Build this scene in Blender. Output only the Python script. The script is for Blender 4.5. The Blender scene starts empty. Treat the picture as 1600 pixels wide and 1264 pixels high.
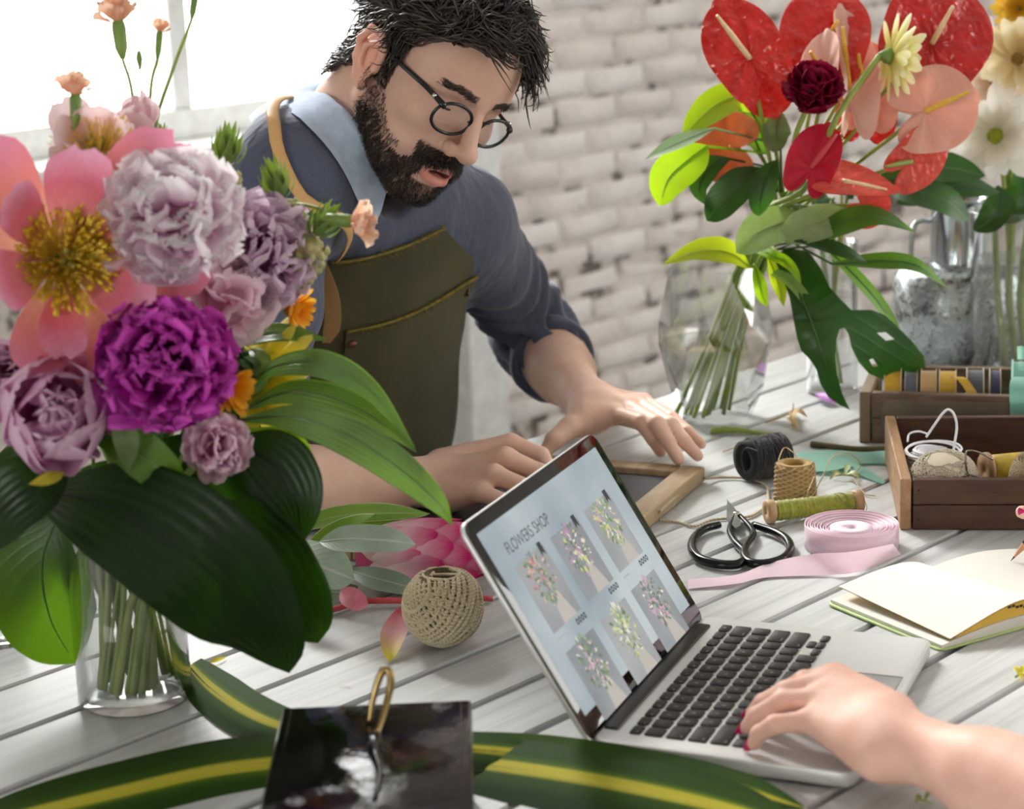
import bpy, bmesh, math, random
import numpy as np
from mathutils import Vector, Matrix
R = math.radians
SC = bpy.context.scene
COL = SC.collection
random.seed(7)
rng = np.random.default_rng(7)

# ---------------------------------------------------------------- camera
CAM_H, PITCH, ROLL, FPX, IW, IH = 0.68815914, 0.24139138, -0.03762982, 3200.0, 1600.0, 1264.0
_c, _s = math.cos(PITCH), math.sin(PITCH)
FWD = np.array([0, _c, -_s]); _up = np.array([0, _s, _c]); _r = np.array([1.0, 0, 0])
CR = math.cos(ROLL) * _r + math.sin(ROLL) * _up
CU = -math.sin(ROLL) * _r + math.cos(ROLL) * _up
EYE = np.array([0, 0, CAM_H])
cam = bpy.data.cameras.new('camera'); camo = bpy.data.objects.new('camera', cam); COL.objects.link(camo)
camo.matrix_world = Matrix(((CR[0], CU[0], -FWD[0], 0), (CR[1], CU[1], -FWD[1], 0), (CR[2], CU[2], -FWD[2], CAM_H), (0, 0, 0, 1)))
cam.sensor_width = 36.0; cam.lens = FPX * 36.0 / IW; cam.clip_start = .05; cam.clip_end = 100
cam.dof.use_dof = True; cam.dof.focus_distance = 2.12; cam.dof.aperture_fstop = 6.2
SC.camera = camo

# ---------------------------------------------------------------- sky, light, exposure
w = bpy.data.worlds.new('World'); SC.world = w; w.use_nodes = True
_nt = w.node_tree; _bg = _nt.nodes['Background']
_bg.inputs[0].default_value = (1.0, 1.0, 0.97, 1); _bg.inputs[1].default_value = 7.0
SC.view_settings.view_transform = 'Standard'; SC.view_settings.look = 'None'
SC.view_settings.gamma = 1.0; SC.view_settings.use_curve_mapping = False
SC.view_settings.exposure = 0.2
SC.cycles.use_denoising = True
SC.cycles.max_bounces = 10; SC.cycles.transparent_max_bounces = 24; SC.cycles.diffuse_bounces = 4
SC.cycles.sample_clamp_indirect = 8.0
SC.cycles.caustics_reflective = False; SC.cycles.caustics_refractive = False

TH = R(47)
TN = np.array([-math.sin(TH), math.cos(TH), 0])     # across the table, away from the sitters
TD = np.array([math.cos(TH), math.sin(TH), 0])      # along the planks
WALL_N = 3.3                                        # distance of the back wall along TN

def portal(name, c, sx, sy, direction):
    l = bpy.data.lights.new(name, 'AREA'); l.shape = 'RECTANGLE'; l.size = sx; l.size_y = sy
    l.cycles.is_portal = True
    o = bpy.data.objects.new(name, l); COL.objects.link(o); o.location = c
    o.rotation_euler = Vector(direction).to_track_quat('-Z', 'Z').to_euler()
    return o
_wc = TN * (WALL_N + .02) + TD * 2.55
sun = bpy.data.lights.new('sun', 'SUN'); sun.energy = 5.0; sun.angle = R(14); sun.color = (1.0, .99, .97)
suno = bpy.data.objects.new('sun', sun); COL.objects.link(suno); suno.location = (0, 0, 4)
suno.rotation_euler = Vector((.33, -.78, -.55)).to_track_quat('-Z', 'Z').to_euler()
portal('window_daylight', (_wc[0], _wc[1], 1.6), 1.2, 2.9, (-TN[0], -TN[1], 0))


# ---------------------------------------------------------------- pixel helpers
def ray(px, py):
    return FWD + CR * ((px - IW / 2) / FPX) - CU * ((py - IH / 2) / FPX)
def P(px, py, z=0.0):                 # point of the sight line at height z
    d = ray(px, py); return EYE + d * ((z - CAM_H) / d[2])
def PY(px, py, y):                    # point of the sight line at depth y
    d = ray(px, py); return EYE + d * (y / d[1])
def PW(px, py, off=0.0):              # point of the sight line on the back wall
    d = ray(px, py); return EYE + d * ((WALL_N + off) / (d @ TN))
def pix(p):                             # pixel of a world point
    v = np.asarray(p, float) - EYE; d = v @ FWD; return IW / 2 + FPX * (v @ CR) / d, IH / 2 - FPX * (v @ CU) / d
def M(px, y):                         # metres for px pixels at depth y
    return px * y * 1.03 / FPX
# ---------------------------------------------------------------- mesh helpers
def nrm(v):
    v = np.asarray(v, float); n = np.linalg.norm(v, axis=-1, keepdims=True); return v / np.maximum(n, 1e-9)

class G:
    def __init__(s): s.V = []; s.F = []; s.UV = []; s.MI = []; s.n = 0; s.C = []
    def add(s, V, F, UV=None, mi=0, C=None):
        V = np.asarray(V, float).reshape(-1, 3)
        s.V.append(V); s.UV.append(np.zeros((len(V), 2)) if UV is None else np.asarray(UV, float).reshape(-1, 2))
        s.C.append(np.ones((len(V), 3)) if C is None else np.asarray(C, float).reshape(-1, 3))
        for f in F: s.F.append([int(i) + s.n for i in f]); s.MI.append(mi)
        s.n += len(V); return s
    def mesh(s, name, mats, smooth=True):
        me = bpy.data.meshes.new(name)
        V = np.concatenate(s.V); UV = np.concatenate(s.UV); C = np.concatenate(s.C)
        me.from_pydata(V.tolist(), [], s.F)
        for m in (mats if isinstance(mats, (list, tuple)) else [mats]): me.materials.append(m)
        me.polygons.foreach_set('material_index', np.array(s.MI, dtype=np.int32))
        if smooth: me.polygons.foreach_set('use_smooth', np.ones(len(s.F), dtype=bool))
        li = np.zeros(len(me.loops), dtype=np.int32); me.loops.foreach_get('vertex_index', li)
        ul = me.uv_layers.new(name='UVMap'); ul.data.foreach_set('uv', UV[li].astype(np.float32).ravel())
        if not np.all(C == 1):
            ca = me.color_attributes.new('Col', 'FLOAT_COLOR', 'POINT')
            ca.data.foreach_set('color', np.concatenate([C, np.ones((len(C), 1))], 1).astype(np.float32).ravel())
        me.update(); return me
    def obj(s, name, mats, parent=None, smooth=True):
        return link(name, s.mesh(name, mats, smooth), parent)

def link(name, me, parent=None):
    o = bpy.data.objects.new(name, me); COL.objects.link(o)
    if parent is not None: o.parent = parent
    return o
def tag(o, label=None, cat=None, group=None, kind=None):
    if label: o['label'] = label
    if cat: o['category'] = cat
    if group: o['group'] = group
    if kind: o['kind'] = kind
    return o
def thing(name, label, cat, loc=(0, 0, 0), group=None, rot=None):
    o = bpy.data.objects.new(name, None); COL.objects.link(o); o.location = tuple(loc)
    o.empty_display_size = .02
    if rot is not None: o.rotation_euler = rot
    return tag(o, label, cat, group)
def struct(o): o['kind'] = 'structure'; return o
def inst(src, parent, mat=None, name=None):            # a copy of one mesh object, sharing its data
    c = src.copy(); COL.objects.link(c); c.parent = parent
    if mat is not None: c.matrix_local = mat
    return c
def frame(z, x=None):                                   # 3x3 with columns x, y, z
    z = nrm(z); x = np.array([1, 0, 0.]) if x is None else np.asarray(x, float)
    if abs(z @ nrm(x)) > .98: x = np.array([0, 1, 0.])
    y = nrm(np.cross(z, x)); x = np.cross(y, z); return np.stack([x, y, z], 1)
def mat4(rot3, loc, s=1.0):
    m = np.eye(4); m[:3, :3] = np.asarray(rot3) * s; m[:3, 3] = loc; return Matrix(m.tolist())

def spline(pts, n):                                     # catmull-rom through points, n samples
    p = np.asarray(pts, float)
    if len(p) == 2: t = np.linspace(0, 1, n)[:, None]; return p[0] * (1 - t) + p[1] * t
    p = np.vstack([2 * p[0] - p[1], p, 2 * p[-1] - p[-2]])
    m = len(p) - 3; out = []
    for q in np.linspace(0, m, n):
        i = min(int(q), m - 1); t = q - i; a, b, c, d = p[i:i + 4]
        out.append(.5 * ((2 * b) + (c - a) * t + (2 * a - 5 * b + 4 * c - d) * t * t + (3 * b - a - 3 * c + d) * t ** 3))
    return np.array(out)
def frames(p, up=None):
    T = nrm(np.gradient(p, axis=0)); N = np.zeros_like(T)
    v = np.array([0, 0, 1.]) if up is None else np.asarray(up, float)
    if abs(T[0] @ nrm(v)) > .95: v = np.array([1, 0.2, 0])
    for i, t in enumerate(T): v = nrm(v - (v @ t) * t); N[i] = v
    return T, N, np.cross(T, N)
def tube(g, pts, rad, ns=6, n=None, mi=0, caps=True, squash=1.0, up=None, C=None):
    p = spline(pts, n) if n else np.asarray(pts, float)
    n = len(p); r = np.interp(np.linspace(0, 1, n), np.linspace(0, 1, np.size(rad)), np.atleast_1d(rad))
    T, N, B = frames(p, up); a = np.linspace(0, 2 * np.pi, ns, endpoint=False)
    V = p[:, None] + r[:, None, None] * (np.cos(a)[None, :, None] * B[:, None] + squash * np.sin(a)[None, :, None] * N[:, None])
    F = [(i * ns + j, i * ns + (j + 1) % ns, (i + 1) * ns + (j + 1) % ns, (i + 1) * ns + j) for i in range(n - 1) for j in range(ns)]
    if caps: F += [tuple(range(ns))[::-1], tuple((n - 1) * ns + j for j in range(ns))]
    UV = np.stack(np.broadcast_arrays(np.arange(ns)[None, :] / ns, np.linspace(0, 1, n)[:, None]), -1)
    g.add(V, F, UV, mi, None if C is None else np.tile(C, (n * ns, 1))); return g
def lathe(g, prof, n=32, mi=0, closed=False, cen=(0, 0, 0), rot=None, a0=0.0):
    prof = np.asarray(prof, float); m = len(prof); a = np.linspace(0, 2 * np.pi, n, endpoint=False) + a0
    V = np.stack([prof[:, 0:1] * np.cos(a), prof[:, 0:1] * np.sin(a), np.repeat(prof[:, 1:2], n, 1)], -1).reshape(-1, 3)
    if rot is not None: V = V @ np.asarray(rot).T
    V = V + np.asarray(cen); k = m if closed else m - 1
    F = [(i * n + j, i * n + (j + 1) % n, ((i + 1) % m) * n + (j + 1) % n, ((i + 1) % m) * n + j) for i in range(k) for j in range(n)]
    UV = np.stack(np.broadcast_arrays(np.arange(n)[None, :] / n, np.linspace(0, 1, m)[:, None]), -1)
    g.add(V, F, UV, mi); return g
def box(g, c, s, rot=None, bev=0.0, mi=0, seg=2, jit=0.0):
    bm = bmesh.new(); bmesh.ops.create_cube(bm, size=1.0)
    for v in bm.verts: v.co = Vector((v.co.x * s[0] + random.uniform(-jit, jit), v.co.y * s[1] + random.uniform(-jit, jit), v.co.z * s[2] + random.uniform(-jit, jit)))
    if bev > 0: bmesh.ops.bevel(bm, geom=bm.edges[:], offset=bev, segments=seg, affect='EDGES', profile=.5)
    V = np.array([v.co[:] for v in bm.verts]); bm.verts.index_update(); F = [[v.index for v in f.verts] for f in bm.faces]; bm.free()
    if rot is not None: V = V @ np.asarray(rot).T
    g.add(V + np.asarray(c, float), F, V[:, :2] / max(s), mi); return g
def prism(g, outline, z0, z1, bev=0.0, rot=None, cen=(0, 0, 0), mi=0, seg=2):
    bm = bmesh.new(); vs = [bm.verts.new((x, y, z0)) for x, y in outline]; f = bm.faces.new(vs)
    r = bmesh.ops.extrude_face_region(bm, geom=[f]); bmesh.ops.translate(bm, vec=(0, 0, z1 - z0), verts=[e for e in r['geom'] if isinstance(e, bmesh.types.BMVert)])
    bmesh.ops.recalc_face_normals(bm, faces=bm.faces[:])
    if bev > 0:
        ed = [e for e in bm.edges if len(e.link_faces) == 2 and e.calc_face_angle(0) > .9]
        bmesh.ops.bevel(bm, geom=ed, offset=bev, segments=seg, affect='EDGES', profile=.5)
    bm.verts.index_update(); V = np.array([v.co[:] for v in bm.verts]); F = [[v.index for v in f.verts] for f in bm.faces]; bm.free()
    UV = V[:, :2].copy()
    if rot is not None: V = V @ np.asarray(rot).T
    g.add(V + np.asarray(cen, float), F, UV, mi); return g
def rrect(x0, y0, x1, y1, r, n=5):
    out = []
    for cx, cy, a in ((x1 - r, y1 - r, 0), (x0 + r, y1 - r, 90), (x0 + r, y0 + r, 180), (x1 - r, y0 + r, 270)):
        for k in range(n + 1):
            t = R(a + 90 * k / n); out.append((cx + r * math.cos(t), cy + r * math.sin(t)))
    return out
def grid(g, V, UV=None, mi=0, C=None):
    a, b = V.shape[:2]
    F = [(i * b + j, i * b + j + 1, (i + 1) * b + j + 1, (i + 1) * b + j) for i in range(a - 1) for j in range(b - 1)]
    if UV is None: UV = np.stack(np.meshgrid(np.linspace(0, 1, b), np.linspace(0, 1, a)), -1)
    g.add(V.reshape(-1, 3), F, UV.reshape(-1, 2), mi, C); return g
def flat(o):
    o.data.polygons.foreach_set('use_smooth', np.zeros(len(o.data.polygons), dtype=bool)); return o

# ---------------------------------------------------------------- leaves and petals
PROF = {
 'lance': [(0, .10), (.08, .35), (.25, .82), (.42, 1), (.62, .86), (.82, .48), (.94, .16), (1, .0)],
 'oval':  [(0, .06), (.08, .42), (.25, .85), (.45, 1), (.68, .93), (.86, .62), (.95, .33), (1, .0)],
 'strap': [(0, .55), (.1, .8), (.3, 1), (.6, .95), (.85, .6), (.95, .28), (1, 0)],
 'petal': [(0, .18), (.1, .34), (.3, .68), (.55, .94), (.75, 1), (.9, .86), (.97, .55), (1, .22)],
 'round': [(0, .25), (.1, .52), (.3, .88), (.5, 1), (.7, .96), (.88, .7), (.96, .42), (1, .15)],
 'spoon': [(0, .28), (.2, .3), (.5, .5), (.8, 1), (.92, .95), (1, .3)],
 'ray':   [(0, .4), (.2, .75), (.5, 1), (.8, .92), (.93, .65), (1, .15)],
}
def prof(name, t):
    a = np.array(PROF[name]); x = np.interp(t, a[:, 0], a[:, 1])
    return x
def petal_mesh(L, W, kind='petal', bend=0.6, cup=0.25, ruff=0.0, nf=5, notch=0.0, nv=9, nu=7, seed=0, twist=0.0, rib=0.0, nrib=7):
    """local: base at origin, growing along +Y then bending towards +Z by angle bend; cup lifts the sides towards +Z"""
    r = np.random.default_rng(seed); v = np.linspace(0, 1, nv); u = np.linspace(-1, 1, nu)
    th = bend * v ** 1.2; ds = L / (nv - 1)
    y = np.concatenate([[0], np.cumsum(np.cos((th[1:] + th[:-1]) / 2) * ds)]); z = np.concatenate([[0], np.cumsum(np.sin((th[1:] + th[:-1]) / 2) * ds)])
    tv = np.linspace(0, 1, 60); pw = prof(kind, tv); pw = np.convolve(np.pad(pw, 3, 'edge'), np.ones(7) / 7, 'valid'); pw[0] = prof(kind, 0); wd = np.interp(v, tv, pw) * W / 2
    U, Vv = np.meshgrid(u, v)
    off = cup * W * .5 * (U ** 2) * np.sin(np.pi * np.clip(Vv * .9 + .1, 0, 1)) ** .7
    ph = r.uniform(0, 6.28, 3)
    off = off + ruff * W * .5 * np.abs(U) ** 1.5 * Vv * (np.sin(nf * 3 * Vv + ph[0] + 2 * np.sign(U)) + .6 * np.sin(nf * 5 * Vv + ph[1]))
    off = off + ruff * W * .5 * Vv ** 3 * np.sin(nf * U * 2.2 + ph[2])
    off = off + rib * np.cos(U * np.pi * nrib) * np.sin(np.pi * Vv)
    ln = -notch * L * (1 - np.abs(U)) ** 2 * Vv ** 6 + (r.normal(0, .012, U.shape) * L * Vv ** 4 if ruff > 0 else 0)
    X = U * wd[:, None]
    sn, cs = np.sin(th)[:, None], np.cos(th)[:, None]
    Y = y[:, None] + ln * cs - off * sn; Z = z[:, None] + ln * sn + off * cs
    if twist: 
        c, s = np.cos(twist * Vv), np.sin(twist * Vv); X, Z = X * c - (Z - z[:, None]) * s, z[:, None] + X * s + (Z - z[:, None]) * c
    g = G(); grid(g, np.stack([X, Y, Z], -1), np.stack([(U + 1) / 2, Vv], -1)); return g
def leaf3(g, pts, W, facing, kind='lance', cup=0.15, n=22, nu=9, rib=0.0, nrib=8, wave=0.0, wcurve=None, fold=0.0, side=None, mi=0, seed=0):
    """leaf blade along a 3-D spine; facing = direction(s) the upper face looks (start, end); W = full width"""
    p = spline(pts, n); T = nrm(np.gradient(p, axis=0)); v = np.linspace(0, 1, n); u = np.linspace(-1, 1, nu)
    f = np.atleast_2d(np.asarray(facing, float)); fx = np.stack([np.interp(v, np.linspace(0, 1, len(f)), f[:, k]) for k in range(3)], 1)
    B = nrm(np.cross(T, fx)); N = np.cross(B, T)
    wd = (prof(kind, v) if wcurve is None else np.interp(v, np.linspace(0, 1, len(wcurve)), wcurve)) * W / 2
    k = np.ones(3) / 3
    wd[1:-1] = np.convolve(wd, k, 'same')[1:-1]
    U = u[None, :]; off = cup * wd[:, None] * U ** 2 + fold * wd[:, None] * np.abs(U) + rib * np.cos(U * np.pi * nrib) * np.sin(np.pi * v)[:, None] ** .5
    off = off + wave * W * np.abs(U) ** 2 * np.sin(v[:, None] * 11 + seed + (U > 0) * 1.3)
    V = p[:, None] + B[:, None] * (U * wd[:, None])[..., None] + N[:, None] * off[..., None]
    UV = np.stack(np.broadcast_arrays((U + 1) / 2, v[:, None]), -1)
    grid(g, V, UV, mi); return g

# ---------------------------------------------------------------- materials
MATS = {}
def srgb(h):
    if isinstance(h, str):
        h = h.lstrip('#'); c = [int(h[i:i + 2], 16) / 255 for i in (0, 2, 4)]
    else: c = list(h)
    return tuple(((x + .055) / 1.055) ** 2.4 if x > .04045 else x / 12.92 for x in c) + (1,)
class NT:
    def __init__(s, name):
        s.m = bpy.data.materials.new(name); s.m.use_nodes = True; s.t = s.m.node_tree; s.b = s.t.nodes['Principled BSDF']; s.out = s.t.nodes['Material Output']
    def n(s, typ, **kw):
        x = s.t.nodes.new(typ)
        for k, v in kw.items():
            if k.startswith('i_'): x.inputs[k[2:].replace('_', ' ')].default_value = v
            else: setattr(x, k, v)
        return x
    def l(s, a, b): s.t.links.new(a, b)
    def set(s, **kw):
        for k, v in kw.items(): s.b.inputs[k.replace('_', ' ')].default_value = v
    def ramp(s, fac, stops, interp='LINEAR'):
        r = s.n('ShaderNodeValToRGB'); r.color_ramp.interpolation = interp; e = r.color_ramp.elements
        while len(e) < len(stops): e.new(.5)
        for k, (p, c) in enumerate(stops): e[k].position = p; e[k].color = srgb(c)
        if fac is not None: s.l(fac, r.inputs[0])
        return r.outputs[0]
    def noise(s, scale, detail=3, rough=.55, coord='Object', stretch=None):
        tc = s.n('ShaderNodeTexCoord'); o = tc.outputs[coord]
        if stretch:
            mp = s.n('ShaderNodeMapping'); mp.inputs['Scale'].default_value = stretch; s.l(o, mp.inputs[0]); o = mp.outputs[0]
        x = s.n('ShaderNodeTexNoise'); x.inputs['Scale'].default_value = scale; x.inputs['Detail'].default_value = detail; x.inputs['Roughness'].default_value = rough
        s.l(o, x.inputs[0]); return x.outputs[0]
    def uv(s):
        t = s.n('ShaderNodeUVMap'); x = s.n('ShaderNodeSeparateXYZ'); s.l(t.outputs[0], x.inputs[0]); return x.outputs[0], x.outputs[1]
    def math(s, op, a, b=None, clamp=False):
        x = s.n('ShaderNodeMath', operation=op, use_clamp=clamp)
        for k, v in enumerate((a, b)):
            if v is None: continue
            if isinstance(v, (int, float)): x.inputs[k].default_value = v
            else: s.l(v, x.inputs[k])
        return x.outputs[0]
    def mix(s, fac, a, b, mode='MIX'):
        x = s.n('ShaderNodeMix', data_type='RGBA', blend_type=mode)
        for k, v in ((0, fac), (6, a), (7, b)):
            if isinstance(v, (int, float)): x.inputs[k].default_value = v
            elif isinstance(v, (tuple, str)): x.inputs[k].default_value = srgb(v) if isinstance(v, str) else v
            else: s.l(v, x.inputs[k])
        return x.outputs[2]
    def bump(s, h, strength=.3, dist=.002):
        x = s.n('ShaderNodeBump'); x.inputs['Strength'].default_value = strength; x.inputs['Distance'].default_value = dist
        s.l(h, x.inputs['Height']); s.l(x.outputs[0], s.b.inputs['Normal']); return x
    def col(s, c):
        if isinstance(c, (str, tuple)): s.b.inputs['Base Color'].default_value = srgb(c) if isinstance(c, str) else c
        else: s.l(c, s.b.inputs['Base Color'])
    def translucent(s, col, amt):
        tr = s.n('ShaderNodeBsdfTranslucent'); mx = s.n('ShaderNodeMixShader'); mx.inputs[0].default_value = amt
        if isinstance(col, str): tr.inputs[0].default_value = srgb(col)
        else: s.l(col, tr.inputs[0])
        s.l(s.b.outputs[0], mx.inputs[1]); s.l(tr.outputs[0], mx.inputs[2]); s.l(mx.outputs[0], s.out.inputs[0])
def simple(name, c, rough=.5, metal=0.0, var=None, vscale=30, bump=0.0, bscale=200, spec=.5, stretch=None, sheen=0.0, sss=0.0):
    if name in MATS: return MATS[name]
    t = NT(name); t.set(Roughness=rough, Metallic=metal); t.b.inputs['Specular IOR Level'].default_value = spec
    if var:
        t.col(t.ramp(t.noise(vscale, 4, .6, stretch=stretch), [(.3, c), (.7, var)]))
    else: t.col(c)
    if bump: t.bump(t.noise(bscale, 3, .6, stretch=stretch), bump, .001)
    if sheen: t.b.inputs['Sheen Weight'].default_value = sheen
    if sss: t.b.inputs['Subsurface Weight'].default_value = sss; t.b.inputs['Subsurface Radius'].default_value = (.01, .004, .002); t.b.inputs['Subsurface Scale'].default_value = 1.0
    MATS[name] = t.m; return t.m
def petal_mat(name, base, mid, tip, trans=.35, rough=.55, var=.12, streak=0.0):
    if name in MATS: return MATS[name]
    t = NT(name); u, v = t.uv()
    nz = t.noise(40, 3); vv = t.math('ADD', v, t.math('MULTIPLY', t.math('SUBTRACT', nz, .5), var * 2))
    if streak:
        mp = t.noise(9, 3, .6, 'UV', (6, .6, 1)); vv = t.math('ADD', vv, t.math('MULTIPLY', t.math('SUBTRACT', mp, .5), streak))
    c = t.ramp(vv, [(0.05, base), (.5, mid), (.95, tip)]); t.col(c); t.set(Roughness=rough)
    t.b.inputs['Specular IOR Level'].default_value = .25
    t.translucent(c, trans); MATS[name] = t.m; return t.m
def leaf_mat(name, dark, light, trans_col, trans=.3, rough=.35, nveins=0, mid=None, spec=.5, vein_amt=.35, edge=None):
    """nveins > 0: parallel veins along the blade"""
    if name in MATS: return MATS[name]
    t = NT(name); u, v = t.uv(); nz = t.noise(18, 3)
    c = t.ramp(nz, [(.3, dark), (.7, light)])
    if nveins:
        s = t.math('SINE', t.math('MULTIPLY', u, 2 * math.pi * nveins)); s = t.math('MULTIPLY', t.math('ADD', s, 1.0), .5)
        c = t.mix(t.math('MULTIPLY', s, vein_amt), c, light); t.bump(s, .25, .002)
    else:
        # pinnate veins slanting from the midrib
        a = t.math('ABSOLUTE', t.math('SUBTRACT', u, .5)); w_ = t.math('SUBTRACT', t.math('MULTIPLY', v, 22.0), t.math('MULTIPLY', a, 14.0))
        s = t.math('POWER', t.math('MULTIPLY', t.math('ADD', t.math('SINE', t.math('MULTIPLY', w_, 3.1)), 1.0), .5), 8.0)
        c = t.mix(t.math('MULTIPLY', s, vein_amt * .6), c, light); t.bump(s, .2, .001)
    if mid:
        a = t.math('ABSOLUTE', t.math('SUBTRACT', u, .5)); k = t.math('LESS_THAN', a, .035)
        c = t.mix(t.math('MULTIPLY', k, .7), c, mid)
    if edge:
        a = t.math('ABSOLUTE', t.math('SUBTRACT', u, .5)); k = t.math('GREATER_THAN', a, .475); c = t.mix(k, c, edge)
    t.col(c); t.set(Roughness=rough); t.b.inputs['Specular IOR Level'].default_value = spec
    t.translucent(trans_col, trans); MATS[name] = t.m; return t.m
def glass_mat(name, tint=(.97, .99, .98), ior=1.45, boost=1.0):
    if name in MATS: return MATS[name]
    t = NT(name); t.t.nodes.remove(t.b)
    tr = t.n('ShaderNodeBsdfTransparent'); tr.inputs[0].default_value = tint + (1,)
    gl = t.n('ShaderNodeBsdfGlossy'); gl.inputs['Roughness'].default_value = .02
    lw = t.n('ShaderNodeLayerWeight'); lw.inputs[0].default_value = .5
    f0 = ((ior - 1) / (ior + 1)) ** 2
    f = t.math('ADD', t.math('MULTIPLY', t.math('POWER', lw.outputs['Facing'], 4.0), .75 * boost), f0 * boost, clamp=True)
    mx = t.n('ShaderNodeMixShader')
    t.l(f, mx.inputs[0]); t.l(tr.outputs[0], mx.inputs[1]); t.l(gl.outputs[0], mx.inputs[2]); t.l(mx.outputs[0], t.out.inputs[0])
    MATS[name] = t.m; return t.m
# ================================================================ the room
FLOOR = -0.75
def wp(u, off, z): return TD * u + TN * off + np.array([0, 0, z])     # point in table / wall coordinates
RT = np.stack([TD, TN, [0, 0, 1.0]], 1)                               # rotation of that frame
plaster = simple('white_plaster', '#e6e4e1', .9, var='#d9d6d2', vscale=4)
white_paint = simple('white_painted_wood', '#e9ebea', .55, var='#d4d4d0', vscale=25, bump=.1, bscale=60)
floor_m = simple('grey_floorboards', '#6b635c', .6, var='#4f4944', vscale=6, stretch=(1, 12, 1))
g = G(); box(g, wp(2.05, 0.7, FLOOR - .05), (10.6, 5.6, .1), RT); struct(g.obj('floor', floor_m, smooth=False))
g = G(); box(g, wp(2.05, 0.7, 3.25), (10.6, 5.6, .1), RT); struct(g.obj('ceiling', plaster, smooth=False))
U0, U1, N0 = -3.1, 7.2, -2.0
# back wall: brick, with a wide window on its left
win_r = float(PW(688, 600) @ TD); trim_r = float(PW(748, 600) @ TD)
zs = float(PW(285, 172)[2]); zt = 3.0; win_l = 2.0
g = G()
th = .24
def wseg(u0, u1, z0, z1): box(g, wp((u0 + u1) / 2, WALL_N + th / 2 + .0015, (z0 + z1) / 2), (u1 - u0, th, z1 - z0), RT)
wseg(U0, win_l, FLOOR, 3.2); wseg(win_r, U1, FLOOR, 3.2); wseg(win_l, win_r, FLOOR, zs - .1); wseg(win_l, win_r, zt, 3.2)
mt = NT('grey_mortar'); mt.col(mt.ramp(mt.noise(9, 4), [(.40, '#6f655f'), (.47, '#cfc4bd'), (.7, '#e6ddd7')])); mt.set(Roughness=.95); mt.bump(mt.noise(60, 4), .6, .006)
wall_back = struct(g.obj('wall_back', mt.m, smooth=False))
# bricks, uneven and whitewashed
bt = NT('whitewashed_brick')
oi = bt.n('ShaderNodeObjectInfo')
n1 = bt.noise(16, 5, .65); n2 = bt.noise(55, 4, .7)
cb = bt.ramp(n1, [(.25, '#d6ccc6'), (.45, '#e9e2dd'), (.7, '#f1ece8')])
cb = bt.mix(bt.math('MULTIPLY', oi.outputs['Random'], .4), cb, '#d8c8be')
spots = bt.ramp(n2, [(.62, (0, 0, 0)), (.72, (1, 1, 1))])
cb = bt.mix(bt.math('MULTIPLY', spots, .45), cb, '#8d817a')
bt.col(cb); bt.set(Roughness=.85); bt.bump(bt.noise(45, 4, .65), .7, .006)
BL, BH, BC = .225, .071, .0705
protos = []
for k in range(7):
    bm = bmesh.new(); bmesh.ops.create_cube(bm, size=1.0)
    for v in bm.verts: v.co = Vector((v.co.x * (BL - .012), v.co.y * .05, v.co.z * (BH - .010)))
    bmesh.ops.bevel(bm, geom=bm.edges[:], offset=.007, segments=1, affect='EDGES')
    for v in bm.verts: v.co += Vector((random.gauss(0, .005), random.gauss(0, .0025), random.gauss(0, .0036)))
    V = np.array([v.co[:] for v in bm.verts]); bm.verts.index_update(); F = [[v.index for v in f.verts] for f in bm.faces]; bm.free()
    gg = G(); gg.add(V, F); protos.append(gg.mesh('brick', bt.m))
nb_ = 0
for row in range(0, 25):
    zc = -.74 + row * BC
    u = trim_r + .02 - (row % 2) * BL / 2 - BL * .2
    while u < trim_r + 3.35:
        qx, qy = pix(wp(u + BL / 2, WALL_N, zc))
        if u + BL * .3 > trim_r and nb_ < 299 and -150 < qx < 1760 and -60 < qy < 690 - .25 * max(0, qx - 900):
            o = link('brick', random.choice(protos), wall_back)
            uc = u + BL / 2
            ln = 1.0
            if u < trim_r: ln = (u + BL - trim_r) / BL; uc = (u + BL + trim_r) / 2
            m = mat4(RT, wp(uc, WALL_N + .022 + random.gauss(0, .002), zc + random.gauss(0, .002)))
            o.matrix_local = m @ Matrix.Diagonal((ln, 1, 1, 1)) @ Matrix.Rotation(random.gauss(0, .012), 4, 'Y'); nb_ += 1
        u += BL
# the other walls (behind and beside the camera)
lw0, lw1, lz0, lz1 = -.6, 1.6, -.2, 1.3  # unseen low opening, added as fill for upright faces on the left
g = G()
def lseg(n0, n1, z0, z1): box(g, wp(U0 - .1, (n0 + n1) / 2, (z0 + z1) / 2), (.2, n1 - n0, z1 - z0), RT)
lseg(-2, lw0, FLOOR, 3.2); lseg(lw1, 3.4, FLOOR, 3.2); lseg(lw0, lw1, FLOOR, lz0); lseg(lw0, lw1, lz1, 3.2)
struct(g.obj('wall_left', plaster, smooth=False))
portal('left_added_fill', tuple(wp(U0 - .12, (lw0 + lw1) / 2, (lz0 + lz1) / 2)), lw1 - lw0, lz1 - lz0, tuple(TD))
rw0, rw1, rz0, rz1 = -1.9, -.4, .0, 2.6  # unseen opening in the right wall, added for fill light
g = G()
def rseg(n0, n1, z0, z1): box(g, wp(U1 + .1, (n0 + n1) / 2, (z0 + z1) / 2), (.2, n1 - n0, z1 - z0), RT)
rseg(-2, rw0, FLOOR, 3.2); rseg(rw1, 3.4, FLOOR, 3.2); rseg(rw0, rw1, FLOOR, rz0); rseg(rw0, rw1, rz1, 3.2)
struct(g.obj('wall_right', plaster, smooth=False))
portal('side_added_fill', tuple(wp(U1 + .12, (rw0 + rw1) / 2, (rz0 + rz1) / 2)), rw1 - rw0, rz1 - rz0, tuple(-TD))
g = G()
fw0, fw1 = 3.6, 4.5  # unseen opening behind the camera, added to light the back wall
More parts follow.
